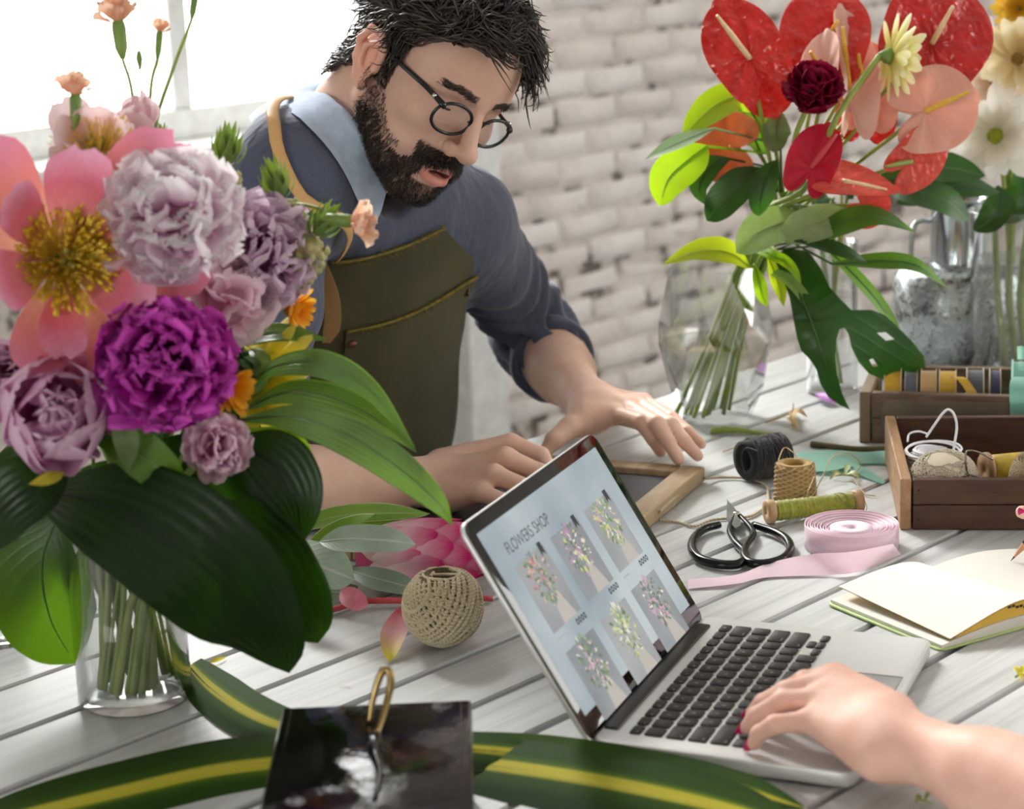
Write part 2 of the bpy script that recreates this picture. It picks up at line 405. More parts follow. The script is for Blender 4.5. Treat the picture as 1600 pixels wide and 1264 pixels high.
def fseg(u0, u1, z0, z1): box(g, wp((u0 + u1) / 2, N0 - .1, (z0 + z1) / 2), (u1 - u0, .2, z1 - z0), RT)
fseg(U0, fw0, FLOOR, 3.2); fseg(fw1, U1, FLOOR, 3.2); fseg(fw0, fw1, FLOOR, .2); fseg(fw0, fw1, 2.6, 3.2)
struct(g.obj('wall_front', plaster, smooth=False))
portal('rear_added_fill', tuple(wp((fw0 + fw1) / 2, N0 - .12, 1.4)), fw1 - fw0, 2.4, tuple(TN))
# windows: frame, bars and panes
glass_pane = glass_mat('window_glass', (1, 1, 1), 1.3)
def wbox(name, u0, u1, z0, z1, off=.05, d=.06, parent=None, m=white_paint, bev=.004):
    g = G(); box(g, wp((u0 + u1) / 2, WALL_N + off, (z0 + z1) / 2), (u1 - u0, d, z1 - z0), RT, bev); return g.obj(name, m, parent, smooth=False)
def window(name, wl, wr, us):
    win = bpy.data.objects.new(name, None); COL.objects.link(win); struct(win)
    wbox('bottom_rail', wl, wr, zs - .06, zs, .05, .07, win); wbox('top_rail', wl, wr, zt - .06, zt, parent=win)
    wbox('transom', wl, wr, 1.62, 1.67, parent=win)
    for u in us: wbox('glazing_bar', u - .024, u + .024, zs, zt - .06, parent=win)
    e = [wl] + us + [wr]
    for a, b in zip(e[:-1], e[1:]):
        for z0, z1 in ((zs, 1.62), (1.67, zt - .06)): wbox('pane', a + .026, b - .026, z0, z1, .06, .004, win, glass_pane, 0)
    wbox('sill_board', wl - .05, wr, zs - .115, zs - .06, -.02, .24, win, bev=.008)
mull = float(PW(291, 80) @ TD)
window('window_1', win_l, win_r, [mull])
g = G(); box(g, wp(win_r + .004, WALL_N + .16, (zs + zt) / 2), (.012, .2, zt - zs), RT); struct(g.obj('trim_2', white_paint, smooth=False))
g = G(); box(g, wp((win_r + trim_r) / 2, WALL_N - .02, (FLOOR + 3.2) / 2), (trim_r - win_r, .16, 3.2 - FLOOR), RT, .004)
struct(g.obj('trim_1', white_paint, smooth=False))
# ================================================================ table
wood_w = NT('white_washed_boards'); t = wood_w
oi = t.n('ShaderNodeObjectInfo')
gr = t.noise(2.2, 6, .65, 'UV', (30, 1.2, 1)); gf = t.noise(7, 5, .7, 'UV', (40, 2, 1)); sp_ = t.noise(14, 5, .7)
c = t.ramp(gr, [(.25, '#a5a8a7'), (.5, '#c6c8c7'), (.75, '#d6d8d7')])
c = t.mix(t.math('MULTIPLY', oi.outputs['Random'], .35), c, '#b2b5b4')
c = t.mix(t.ramp(gf, [(.60, (0, 0, 0)), (.74, (.6, .6, .6))]), c, '#a09a8f')
c = t.mix(t.ramp(sp_, [(.66, (0, 0, 0)), (.72, (.8, .8, .8))]), c, '#857b6d')
t.col(c); t.set(Roughness=.46); t.b.inputs['Specular IOR Level'].default_value = .35; t.bump(gr, .25, .002)
T_ = thing('work_table', 'long work table of whitewashed boards under the flowers and laptop', 'table', wp(1.2, 1.1, FLOOR))
def local(parent_loc, V): return V
plank_off = [1.765, 1.655, 1.56, 1.462, 1.365, 1.275, 1.185, 1.105, 1.02, .925, .835, .745, .655, .56, .47]
PLANK_U0, PLANK_U1 = .25, 3.9
tinv = T_.matrix_world.inverted()
def part(g, name, m, parent, smooth=True):      # world-space mesh parented without moving it
    o = g.obj(name, m, parent, smooth)
    b = parent; mw = Matrix.Identity(4); chain = []
    while b is not None: chain.append(b); b = b.parent
    for b in reversed(chain): mw = mw @ b.matrix_basis if b.matrix_parent_inverse == Matrix.Identity(4) else mw @ b.matrix_parent_inverse @ b.matrix_basis
    o.matrix_parent_inverse = mw.inverted(); return o
def plank(u0, u1, n0, n1, k):
    nu = 10; us = np.linspace(u0, u1, nu); g = G(); gap = .0030; r = np.random.default_rng(k)
    e0 = n0 + gap + np.abs(r.normal(0, .0006, nu)); e1 = n1 - gap - np.abs(r.normal(0, .0006, nu)); b = .002; dz = r.normal(0, .0004)
    cols = [(e0, -.024), (e0, -b + dz), (e0 + b, dz), (e1 - b, dz), (e1, -b + dz), (e1, -.024)]
    V = np.stack([np.stack([wp(u, c_[0][i], c_[1]) for c_ in cols]) for i, u in enumerate(us)])
    UV = np.stack([np.stack([[c_[0][i] + k * .37, u * .7 + k * 1.7] for c_ in cols]) for i, u in enumerate(us)])
    grid(g, V, UV)
    g.F += [list(range(6)), [(nu - 1) * 6 + j for j in range(6)][::-1]]; g.MI += [0, 0]
    return part(g, 'plank', wood_w.m, T_, smooth=False)
k = 0
for n1, n0 in zip(plank_off[:-1], plank_off[1:]):
    cut = .9 + (k * 1.37) % 2.4 if k % 3 == 2 else None
    if cut and k > 8: plank(PLANK_U0, cut, n0, n1, k); plank(cut + .003, PLANK_U1, n0, n1, k + 40)
    else: plank(PLANK_U0, PLANK_U1, n0, n1, k)
    k += 1
g = G()
box(g, wp(2.07, 1.115, -.0225), (3.6, 1.26, .003), RT); part(g, 'under_board', simple('dark_under_board', '#3a332c', .9), T_, False); g = G()
for u in (.5, 1.5, 2.5, 3.5): box(g, wp(u, 1.115, -.044), (.1, 1.2, .036), RT, .003)
part(g, 'batten', white_paint, T_, False)
for u in (.45, 3.7):
    for nn in (.58, 1.66):
        g = G(); box(g, wp(u, nn, (FLOOR - .062) / 2), (.08, .08, -.062 - FLOOR), RT, .004); part(g, 'leg', white_paint, T_, False)
g = G(); box(g, wp(2.07, 1.66, -.11), (3.2, .03, .09), RT, .003); part(g, 'apron_rail', white_paint, T_, False)
g = G(); box(g, wp(2.07, .58, -.11), (3.2, .03, .09), RT, .003); part(g, 'apron_rail', white_paint, T_, False)
# ================================================================ laptop
alu = simple('brushed_aluminium', '#e2e3e1', .38, .3, var='#dadbd9', vscale=4)
alu_d = simple('grey_trackpad', '#c9cbcc', .3, .5)
black_pl = simple('black_plastic', '#171311', .42)
keym = simple('black_key', '#1d1613', .6)
bezel_m = simple('black_glass', '#050505', .04, spec=.5)
def emis(name, c, strength=1.0, rough=.08, var=None, scale=3):
    if name in MATS: return MATS[name]
    t = NT(name)
    if var: k = t.ramp(t.noise(scale, 3, .5), [(.3, c), (.7, var)]); t.l(k, t.b.inputs['Emission Color'])
    else: t.b.inputs['Emission Color'].default_value = srgb(c)
    t.b.inputs['Emission Strength'].default_value = strength; t.set(Roughness=rough); t.b.inputs['Base Color'].default_value = (.01, .01, .01, 1)
    MATS[name] = t.m; return t.m
def textmesh(s, size, m, name='legend', ext=0.0, align='CENTER'):
    cu = bpy.data.curves.new(name, 'FONT'); cu.body = s; cu.size = size; cu.align_x = align; cu.align_y = 'CENTER'; cu.extrude = ext; cu.resolution_u = 3
    o = bpy.data.objects.new(name, cu); COL.objects.link(o); me = bpy.data.meshes.new_from_object(o)
    bpy.data.objects.remove(o); me.name = name; me.materials.clear(); me.materials.append(m); return me
LX, LY, LYAW, LTILT = .05401885, 1.56737532, 1.17107099, 2.1201059
lap = thing('laptop', 'open silver laptop showing the flower shop page, hand on its keys', 'laptop', (LX, LY, 0), rot=(0, 0, LYAW))
LL, LD, LT = .314, .219, .016
g = G(); prism(g, rrect(0, -LD, LL, 0, .012), .0025, LT, .0022); base_ = g.obj('base', alu, lap)
for x in (.02, LL - .02):
    for y in (-.02, -LD + .02): g = G(); lathe(g, [(0, 0), (.007, 0), (.007, .0035), (0, .0035)], 12, cen=(x, y, 0)); g.obj('rubber_foot', black_pl, lap)
g = G(); prism(g, rrect(.1045, -.2125, .2095, -.1365, .003), LT - .0005, LT + .00025, .0001); g.obj('trackpad', alu_d, lap)
g = G(); tube(g, [(.1035, -.136, LT + .0002), (.2105, -.136, LT + .0002), (.2105, -.2132, LT + .0002), (.1035, -.2132, LT + .0002), (.1035, -.136, LT + .0002)], .0003, 4); g.obj('trackpad_seam', black_pl, lap)
g = G(); box(g, (LL / 2, -.0085, LT - .001), (.262, .013, .0062), None, .002); g.obj('hinge', black_pl, lap)
g = G(); box(g, (.045, -LD + .0006, .009), (.006, .001, .002)); g.obj('sleep_light', black_pl, lap)
rows = [
 (.0098, [('esc', 1)] + [('F%d' % i, 1) for i in range(1, 13)] + [('⏏', 1)], 14.5 / 14),
 (.0157, [(c, 1) for c in '`1234567890-='] + [('delete', 1.5)], 1),
 (.0157, [('tab', 1.5)] + [(c, 1) for c in 'QWERTYUIOP[]\\'], 1),
 (.0157, [('caps', 1.78)] + [(c, 1) for c in "ASDFGHJKL;'"] + [('return', 1.72)], 1),
 (.0157, [('shift', 2.28)] + [(c, 1) for c in 'ZXCVBNM,./'] + [('shift', 2.22)], 1),
 (.0168, [('fn', 1), ('ctrl', 1), ('alt', 1), ('cmd', 1.26), ('', 5.05), ('cmd', 1.26), ('alt', 1)], 1)]
leg_m = simple('white_legend', '#b9b4ae', .6); legc = {}
UNIT, GAP, y = .0188, .0030, -.0255
keyc = {}
def keymesh(w_, h_):
    k = (round(w_, 5), round(h_, 5))
    if k not in keyc: g = G(); prism(g, rrect(-w_ / 2, -h_ / 2, w_ / 2, h_ / 2, .0022, 3), 0, .0015, .0004, seg=1); keyc[k] = g.mesh('key', keym)
    return keyc[k]
def add_key(x, y, w_, h_, s):
    o = link('key', keymesh(w_, h_), lap); o.location = (x, y, LT - .0001)
    if s:
        sz = .0042 if len(s) == 1 else .0026
        if s not in legc: legc[s] = textmesh(s, sz, leg_m)
        q = link('legend', legc[s], o); q.location = (0, 0, .00152)
        if len(s) > 1: q.location = (-w_ / 2 + .0015 + .0007 * len(s), -h_ / 2 + .003, .00152)
for kh, keys, f in rows:
    x = .0205
    for s, u in keys:
        ww = u * UNIT * f; add_key(x + ww / 2, y - kh / 2, ww - GAP, kh, s); x += ww
    if keys[0][0] == 'fn':
        for s, dx, dy, hh in (('◂', 0, -kh / 2 - .0042, .0078), ('▴', 1, -kh / 2 + .0042, .0078), ('▾', 1, -kh / 2 - .0042, .0078), ('▸', 2, -kh / 2 - .0042, .0078)):
            add_key(x + (dx + .5) * UNIT * .95, y + dy, UNIT * .95 - GAP, hh, s)
    y -= kh + .0031
# lid, local frame on the hinge
ct, st = math.cos(LTILT), math.sin(LTILT)
LR = np.array([[1, 0, 0], [0, -ct, -st], [0, st, -ct]])          # columns: along hinge, up the lid, out of the screen
lid0 = np.array([0, -.004, .008])
g = G(); prism(g, rrect(0, 0, LL, .215, .012), -.0056, -.0008, .0016, LR, lid0); lid = g.obj('lid', alu, lap)
g = G(); prism(g, rrect(.0012, .006, LL - .0012, .2138, .011), -.0009, 0, .0002, LR, lid0); g.obj('bezel', bezel_m, lid)
SX0, SX1, SY0, SY1 = .0145, .2995, .026, .2015
def onlid(x, y, z=0.0): return lid0 + LR @ np.array([x, y, z])
scr_bg = emis('screen_glow', '#8e9da6', .85, .05, var='#bcc6c9', scale=9)
g = G(); V = np.array([[onlid(x, y, .0001) for x in (SX0, SX1)] for y in (SY0, SY1)]); grid(g, V); screen = g.obj('screen', scr_bg, lid, False)
tx = textmesh('FLOWERS SHOP', .0155, emis('screen_text', '#4a4f53', .6), 'title', align='LEFT')
o = link('title', tx, lid); o.matrix_local = mat4(LR, onlid(SX0 + .030, SY1 - .026, .0003)) @ Matrix.Scale(.86, 4, (1, 0, 0))
scols = [emis('print_' + c[1:], c, .85) for c in ('#5f7a52', '#86a06a', '#c7cf7a', '#caa0b4', '#b98aa8', '#d8b59a', '#e3dccd', '#6c7d74', '#c9808c', '#a5a49f')]
card_m = [emis('print_card_%d' % i, a, .8, .08, var=b, scale=14) for i, (a, b) in enumerate((('#8f9396', '#abadae'), ('#82878b', '#a0a4a7')))]
mark_m = emis('print_dark', '#2a3034', .6); light_m = emis('print_white', '#dfe3e3', .85); wrap_m = emis('print_wrap', '#b9b3ab', .85)
pal = [[0, 1, 7, 8, 5, 0], [0, 4, 4, 2, 6, 7], [1, 2, 5, 6, 0, 1], [1, 7, 6, 3, 0, 0], [2, 2, 1, 0, 6, 1], [0, 0, 3, 6, 7, 3]]
CW, CH = .066, .0655
for k in range(6):
    cx = SX0 + .026 + (k % 3) * .083 + CW / 2; cy = SY1 - .053 - (k // 3) * .0765 - CH / 2 + (.012 if k // 3 == 0 else .004)
    rr = np.random.default_rng(40 + k); g = G(); lay = [.0002]
    def quad(x0, y0, x1, y1, mi): 
        lay[0] += .000002; V = np.array([[onlid(x, y_, lay[0]) for x in (x0, x1)] for y_ in (y0, y1)]); grid(g, V, None, mi)
    def poly(pts, mi): 
        lay[0] += .000002; g.add([onlid(a, b, lay[0]) for a, b in pts], [list(range(len(pts)))], None, mi)
    quad(cx - CW / 2, cy - CH / 2, cx + CW / 2, cy + CH / 2, 10 + k % 2)
    poly([(cx - CW * .1, cy - CH / 2), (cx + CW * .34, cy - CH / 2), (cx + CW * .16, cy - .004), (cx - CW * .03, cy - .006)], 13)
    for j in range(130):
        a = rr.uniform(0, 6.28); q = rr.uniform(0, 1) ** .6; ex, ey = cx + q * .022 * math.cos(a) + .001, cy + .010 + q * .026 * math.sin(a)
        L_ = rr.uniform(.003, .009); w_ = L_ * rr.uniform(.25, .6); th_ = a + rr.normal(0, .5); dx, dy = math.cos(th_), math.sin(th_)
        poly([(ex - dx * L_ / 2, ey - dy * L_ / 2), (ex - dy * w_ / 2, ey + dx * w_ / 2), (ex + dx * L_ / 2, ey + dy * L_ / 2), (ex + dy * w_ / 2, ey - dx * w_ / 2)], pal[k][rr.integers(6)])
    g.obj('photo_card', scols + card_m + [light_m, wrap_m], lid, False)
    if k < 3:
        g = G(); x0, y0 = cx + CW / 2 - .012, cy + CH / 2 + .004
        g.add([onlid(a, b, .0006) for a, b in ((x0, y0), (x0, y0 - .013), (x0 + .004, y0 - .009), (x0 + .008, y0 - .013), (x0 + .008, y0))], [[0, 1, 2, 4], [2, 3, 4]]); g.obj('bookmark_icon', mark_m, lid, False)
    for j in range(4):
        g = G(); a = np.linspace(0, 2 * np.pi, 11); ring = [[onlid(cx + CW / 2 - .019 + j * .0058 + r_ * math.cos(t), cy - CH / 2 - .006 + r_ * 1.25 * math.sin(t), .0006) for t in a] for r_ in (.0011, .0025)]
        grid(g, np.array(ring)); g.obj('rating_icon', mark_m, lid, False)
    g = G(); V = np.array([[onlid(cx - CW / 2 + a, cy - CH / 2 - .006 + b, .0006) for a in (.001, .016)] for b in (-.0005, .0005)]); grid(g, V); g.obj('caption_line', scols[9], lid, False)

# ================================================================ metal box in front
japan = NT('dark_japanned_metal'); t = japan
t.col(t.ramp(t.noise(14, 4), [(.3, '#0e0b0c'), (.7, '#241d20')])); t.l(t.ramp(t.noise(10, 5, .6), [(.3, (.12, .12, .12)), (.75, (.42, .42, .42))]), t.b.inputs['Roughness']); t.bump(t.noise(45, 4, .6), .18, .003)
brass = simple('aged_brass', '#b09a66', .3, .9, var='#7d6a42', vscale=60)
p0, p1, p2 = P(440, 1105, .08), P(737, 1092, .08), P(415, 1264, .08)
bx = nrm(p1 - p0); bw = np.linalg.norm(p1 - p0); by = np.cross([0, 0, 1.0], bx); bd = .225
mb = thing('metal_box', 'dark japanned metal cash box with brass ring handle in the front', 'box', (p0 + p1) / 2 * np.array([1, 1, 0]) - by * bd / 2, rot=(0, 0, math.atan2(bx[1], bx[0])))
g = G(); box(g, (0, 0, .030), (bw - .006, bd - .006, .058), None, .004); g.obj('body', japan.m, mb)
g = G(); box(g, (0, 0, .0695), (bw, bd, .021), None, .003); box(g, (0, 0, .0805), (bw - .016, bd - .016, .0016), None, .0007); ld = g.obj('lid', japan.m, mb)
g = G()
hp = [np.array((-.004, .07, .081)), np.array((.000, .075, .100)), np.array((.007, .079, .118)), np.array((.012, .079, .120)), np.array((.014, .075, .112)), np.array((.010, .068, .097)), np.array((.004, .05, .0845)), np.array((0, .035, .0825))]
tube(g, hp, [.0022, .0026, .003, .003, .003, .0028, .0024, .0022], 10, 40); g.obj('ring_handle', brass, mb)
g = G(); box(g, (.002, .028, .0845), (.010, .022, .007), None, .002); tube(g, [(.002, .02, .085), (.004, .0, .083), (.008, -.03, .0822), (.006, -.07, .082)], [.004, .003, .0026, .002], 8, 20); g.obj('hasp', japan.m, mb)
for sx in (-1, 1): g = G(); tube(g, [(sx * .02 - .008, bd / 2, .06), (sx * .02 + .008, bd / 2, .06)], .003, 8); g.obj('hinge', brass, mb)

# ================================================================ twine, thread, ribbon
def wind(g, cen, R_, H, nwrap, tr, tilt=.5, axis=None, prof_=None, nseg=36, seed=0, mi=0, ns=5, jitter=.03):
    """thread wound criss-cross around a drum of radius R_(t), half height H"""
    r = np.random.default_rng(seed); A = np.eye(3) if axis is None else axis
    pf = prof_ or (lambda z: math.sqrt(max(.02, 1 - z * z)))
    for k in range(nwrap):
        a0 = r.uniform(0, 6.28); sg = 1 if k % 2 else -1; pts = []
        amp = tilt * (1 + r.normal(0, .12)); off = r.uniform(-1, 1) * (1 - amp) 
        for a in np.linspace(0, 2 * np.pi, nseg):
            z = np.clip(off + amp * math.sin(a + a0), -.98, .98); rr = R_ * pf(z) * (1 + r.normal(0, jitter * .15)) + tr * (.3 + .5 * (k / nwrap))
            b = sg * a; pts.append(np.array(cen) + A @ np.array([rr * math.cos(b), rr * math.sin(b), z * H]))
        tube(g, pts, tr, ns, caps=False, mi=mi)
    return g
def twine_mat(name, a, b, sc=300):
    if name in MATS: return MATS[name]
    t = NT(name); u, v = t.uv(); s = t.math('SINE', t.math('ADD', t.math('MULTIPLY', v, 420.0), t.math('MULTIPLY', u, 6.283)))
    c = t.mix(t.math('MULTIPLY', t.math('ADD', s, 1.0), .3), a, b); n_ = t.noise(sc, 2); c = t.mix(t.math('MULTIPLY', n_, .45), c, b); t.col(c); t.set(Roughness=.9); t.bump(s, .5, .001); t.b.inputs['Sheen Weight'].default_value = .3
    MATS[name] = t.m; return t.m
jute = twine_mat('jute_twine', '#d8c9aa', '#a8946f'); jute_core = simple('jute_core', '#5d4d34', .95)
tan = twine_mat('tan_twine', '#dcc08c', '#b3935c'); blk = twine_mat('black_twine', '#181b21', '#07080a'); cream = twine_mat('cream_twine', '#e6dcc6', '#b0a488'); white_s = simple('white_cord', '#eeeef2', .6)
c = P(695, 1008, 0); br = M(67, c[1])
ball = thing('twine_ball', 'ball of coarse jute twine standing beside the laptop screen', 'twine', c)
ax = frame([.12, -.05, 1])
g = G(); lathe(g, [(0, .018), (.012, .022), (.016, .033), (.024, .029), (.033, .015), (.0358, .0), (.033, -.016), (.022, -.031), (0, -.036)], 28, cen=(0, 0, br), rot=ax); g.obj('core', jute_core, ball)
pf = lambda z: max(.4, (max(0.02, 1 - abs(z) ** 2.3)) ** .5)
def circles(g, cen, R_, axis, n, tr, lim=.93, n0=None, seed=0, lift=0.0, sq=1.0):
    r = np.random.default_rng(seed); A = frame(axis)
    for k, z in enumerate(np.linspace(-lim, lim, n)):
        z += r.normal(0, .012); rr = R_ * math.sqrt(max(.02, 1 - z * z)); pts = []
        for a in np.linspace(0, 2 * np.pi, 46):
            q = A @ np.array([rr * math.cos(a), rr * math.sin(a), R_ * z + .0006 * math.sin(3 * a + k)]); q[2] *= sq
            rad = math.hypot(q[0], q[1])
            if q[2] > R_ * .80: q = q * (R_ * .80 / q[2]) ** .8; q = q * max(1, .0175 / max(1e-4, math.hypot(q[0], q[1]))) * np.array([1, 1, 0]) + np.array([0, 0, q[2] * 1.0])
            pts.append(np.array(cen) + q * (1 + lift))
        tube(g, pts, tr, 6, caps=False)
g = G()
for k, (axv, n_) in enumerate((((.2, .85, .5), 15), ((.80, -.35, .50), 14), ((-.72, -.45, .55), 13))): circles(g, (0, 0, br), br * (.90 + .022 * k), axv, n_, .0019, .88, seed=k)
circles(g, (0, 0, br), br * .965, (-.55, -.75, .6), 3, .0018, .2, seed=9)
g.obj('winding', jute, ball)
g = G(); wind(g, (0, 0, br + .031), .0165, .002, 4, .0016, .3, None, lambda z: 1, 30, 8, ns=6); g.obj('rim', jute, ball)
fz = G(); rr = np.random.default_rng(5)
for k in range(260):
    d = nrm(rr.normal(size=3)); b = np.array([0, 0, br]) + ax @ (d * np.array([.94, .94, .9]) * br); e = b + nrm(d + rr.normal(0, .8, 3)) * rr.uniform(.002, .006)
    tube(fz, [b, (b + e) / 2 + rr.normal(0, .0006, 3), e], [.0001, .00005], 3)
o = fz.obj('loose_fibres', jute, ball); o['kind'] = 'stuff'

c = P(1242, 782, 0); tr_ = M(31, c[1])
sp = thing('twine_spool', 'upright cone of fine tan twine in front of the black spool', 'twine', c)
h_ = M(62, c[1]) / 2
g = G(); lathe(g, [(.012, 2 * h_ - .004), (.014, 2 * h_ + .0005), (tr_ * .93, 2 * h_ - .001), (tr_ * 1.02, h_), (tr_ * 1.04, .004), (tr_ * .9, 0), (0, 0), ], 28); lathe(g, [(.012, 2 * h_ - .004), (.011, .01), (0, .01)], 20); g.obj('core', simple('tan_core', '#a88a54', .95), sp)
g = G()
for sg in (1, -1):
    for k in range(11):
        pts = []
        for t in np.linspace(-1, 1, 34): a = sg * t * 2.4 + k * 2 * math.pi / 11 + .04 * math.sin(k * 3 + t * 4); r_ = tr_ * (1.02 - .05 * t) + .0006 * sg; pts.append((r_ * math.cos(a), r_ * math.sin(a), h_ + t * h_ * .96))
        tube(g, pts, .00105, 5, caps=False)
g.obj('winding', tan, sp)
g = G(); wind(g, (0, 0, 2 * h_ - .001), tr_ * .8, .0015, 9, .0009, .5, None, lambda z: 1, 30, 9, ns=4); g.obj('rim', tan, sp)
g = G(); q = lambda x, y, z: P(x, y, z) - c
tube(g, [q(1215, 722, .052), q(1225, 700, .06), q(1238, 706, .058), q(1245, 715, .052)], .0007, 5, 20)
tube(g, [q(1272, 745, .04), q(1262, 770, .03), q(1262, 785, .012), q(1275, 765, .02), q(1290, 735, .035), q(1300, 715, .045), q(1325, 708, .04), q(1345, 725, .012), q(1335, 745, .006), q(1350, 770, .003), q(1368, 775, .002)], .0007, 5, 70)
g.obj('loose_end', tan, sp)
# black spool lying on its side
c = P(1190, 752, 0); ctr = c + np.array([0, 0, .028])
d_ = P(1237, 712, .030) - P(1184, 725, .028); ax = frame(nrm(d_ * np.array([1, 1, .25])))
sp = thing('thread_spool', 'black waxed twine spool lying on its side behind the tan cone', 'twine', c)
cc = np.array([0.004, .012, .0275]); Rb, Hb = .0255, .028
g = G(); lathe(g, [(.013, -Hb), (.0235, -Hb), (.0245, 0), (.0235, Hb), (.013, Hb)], 28, closed=True, cen=cc, rot=ax); g.obj('core', simple('black_core', '#14161a', .8), sp)
g = G(); wind(g, cc, Rb - .001, Hb * .97, 44, .0012, .28, ax, lambda z: 1 - .03 * z * z, 36, 2, ns=5, jitter=.02); g.obj('winding', blk, sp)
g = G(); q = lambda x, y, z: P(x, y, z) - c
tube(g, [q(1185, 705, .05), q(1165, 700, .045), q(1158, 720, .03), q(1170, 748, .004), q(1190, 756, .003)], .0006, 5, 30); tube(g, [q(1186, 698, .05), q(1188, 684, .055), q(1210, 682, .056)], .0006, 5, 20); g.obj('loose_end', blk, sp)
# olive thread bobbin
a, b = P(1197, 800, .0135), P(1345, 783, .0135)
bob = thing('thread_bobbin', 'long wooden bobbin of olive green silk thread, lying down', 'thread', ((a + b) / 2) * np.array([1, 1, 0]))
o_ = ((a + b) / 2) * np.array([1, 1, 0]); ax = frame(nrm(b - a)); Lb = np.linalg.norm(b - a) / 2; cc = (a + b) / 2 - o_
wood_l = simple('pale_wood', '#c2a077', .6, var='#a9875e', vscale=20)
olive = simple('olive_silk', '#9fa32c', .35, var='#7c8320', vscale=220, bump=.3, bscale=400, sheen=.4)
g = G(); lathe(g, [(.003, -Lb), (.0125, -Lb), (.0135, -Lb + .002), (.0135, -Lb + .007), (.0115, -Lb + .0095), (.006, -Lb + .011), (.006, Lb - .011), (.0115, Lb - .0095), (.0135, Lb - .007), (.0135, Lb - .002), (.0125, Lb), (.003, Lb)], 28, closed=True, cen=cc, rot=ax); g.obj('bobbin', wood_l, bob)
g = G(); pr = [(.0062, -Lb + .0105)] + [(.0112 + .0003 * math.sin(k * 2.1) + (.0007 if 4 < k % 9 < 7 else 0), z) for k, z in enumerate(np.linspace(-Lb + .011, Lb - .011, 90))] + [(.0062, Lb - .0105)]
lathe(g, pr, 24, cen=cc, rot=ax)
for z0, ph in ((.035, 0), (.042, .4), (.052, .9), (.03, 2)): tube(g, [cc + ax @ np.array([.0122 * math.cos(t), .0122 * math.sin(t), z0 + .008 * math.sin(t + ph)]) for t in np.linspace(0, 6.28, 26)], .0005, 4)
g.obj('thread', olive, bob)
# pink satin ribbon roll with its tail
pink = NT('pink_satin'); t = pink; t.col(t.ramp(t.noise(5, 2), [(.3, '#f3d3e2'), (.7, '#f8e0ea')])); t.set(Roughness=.3); t.b.inputs['Sheen Weight'].default_value = .5; t.translucent('#f4cfdf', .25)
c = (P(1262, 862, 0) + P(1411, 855, 0)) / 2; Rr = M(74, c[1]); c = P(1337, 866, 0) + np.array([0, Rr * .55, 0]); hr = M(37, c[1])
rib = thing('ribbon_roll', 'roll of pale pink satin ribbon beside the scissors, tail unrolled', 'ribbon', c)
for k in range(10):
    r_ = Rr * (.50 + .50 * k / 9); g = G(); th_ = .0005; dz = .0006 * math.sin(k * 2.3) + .003 * (k / 12 - 1) * .0
    z1 = hr - .0005 * (9 - k) + .0011 * (k % 2); sh = .0004 * math.sin(k)
    lathe(g, [(r_ - th_, .0006), (r_ + th_, .0006), (r_ + th_, z1), (r_ - th_, z1)], 48, closed=True, cen=(sh, -sh, 0)); g.obj('ribbon_turn', pink.m, rib)
g = G(); lathe(g, [(.004, hr - .012), (.006, hr - .0035), (Rr * .46, hr - .003), (Rr * .46, .001), (0, .001)], 40); g.obj('hub', simple('pink_card', '#efd9e4', .7), rib)
q = lambda x, y, z=0: P(x, y, z) - c
def band(g, edge_a, edge_b, n=30, mi=0):
    A, B = spline(edge_a, n), spline(edge_b, n); m = np.linspace(0, 1, 5)[None, :, None]
    grid(g, A[:, None] * (1 - m) + B[:, None] * m, None, mi)
g = G(); band(g, [q(1395, 850, .022), q(1330, 862, .026), q(1265, 866, .016), q(1200, 880, .008), q(1150, 898, .006), q(1075, 905, .003)], [q(1408, 866, .003), q(1345, 892, .002), q(1300, 898, .002), q(1200, 902, .002), q(1150, 912, .0035), q(1075, 920, .0015)]); g.obj('ribbon_tail', pink.m, rib)
# scissors
lacq = simple('black_lacquered_iron', '#0d1014', .18, .3); steel = simple('dull_steel', '#7c7f80', .35, .9, var='#9a9c9a', vscale=40)
c = P(1152, 828, 0); q = lambda x, y, z=.0065: P(x, y, z) - c
sc = thing('scissors', 'small black-handled bonsai scissors with round loops, beside the pink ribbon', 'scissors', c)
for path, z0 in (([(1147, 808), (1140, 828), (1148, 846), (1163, 862), (1164, 874), (1150, 882), (1120, 881), (1092, 872), (1081, 856), (1086, 839), (1102, 826), (1124, 820)], .006), ([(1156, 806), (1174, 826), (1176, 838), (1166, 852), (1163, 868), (1172, 879), (1196, 881), (1222, 874), (1235, 860), (1230, 844), (1212, 832), (1177, 820)], .0066)):
    g = G(); tube(g, [q(x, y, z0) for x, y in path], [.003, .0035, .0042, .0045, .005, .0052, .0054, .0054, .0052, .005, .0046, .0042], 12, 70, squash=.95, up=(0, 0, 1)); g.obj('handle', lacq, sc)
for tip, bl in (((1136, 781), [(1157, 806), (1160, 818), (1146, 825), (1135, 812)]), ((1138, 785), [(1152, 806), (1158, 822), (1149, 826), (1138, 815)])):
    g = G(); z = .0055 if tip[0] == 1136 else .0078
    pts = [q(*tip, z)] + [q(x, y, z) for x, y in bl]; n_ = len(pts); V = [p + np.array([0, 0, d]) for d in (-.0009, .0009) for p in pts]
    g.add(V, [list(range(n_))[::-1], [n_ + i for i in range(n_)]] + [[i, (i + 1) % n_, n_ + (i + 1) % n_, n_ + i] for i in range(n_)]); g.obj('blade', steel, sc, False)
g = G(); lathe(g, [(0, .0115), (.0032, .0113), (.0042, .0102), (.0042, .0048), (0, .0048)], 16, cen=q(1151, 815, 0)); g.obj('screw', simple('worn_steel', '#c9c6bd', .25, .9), sc)

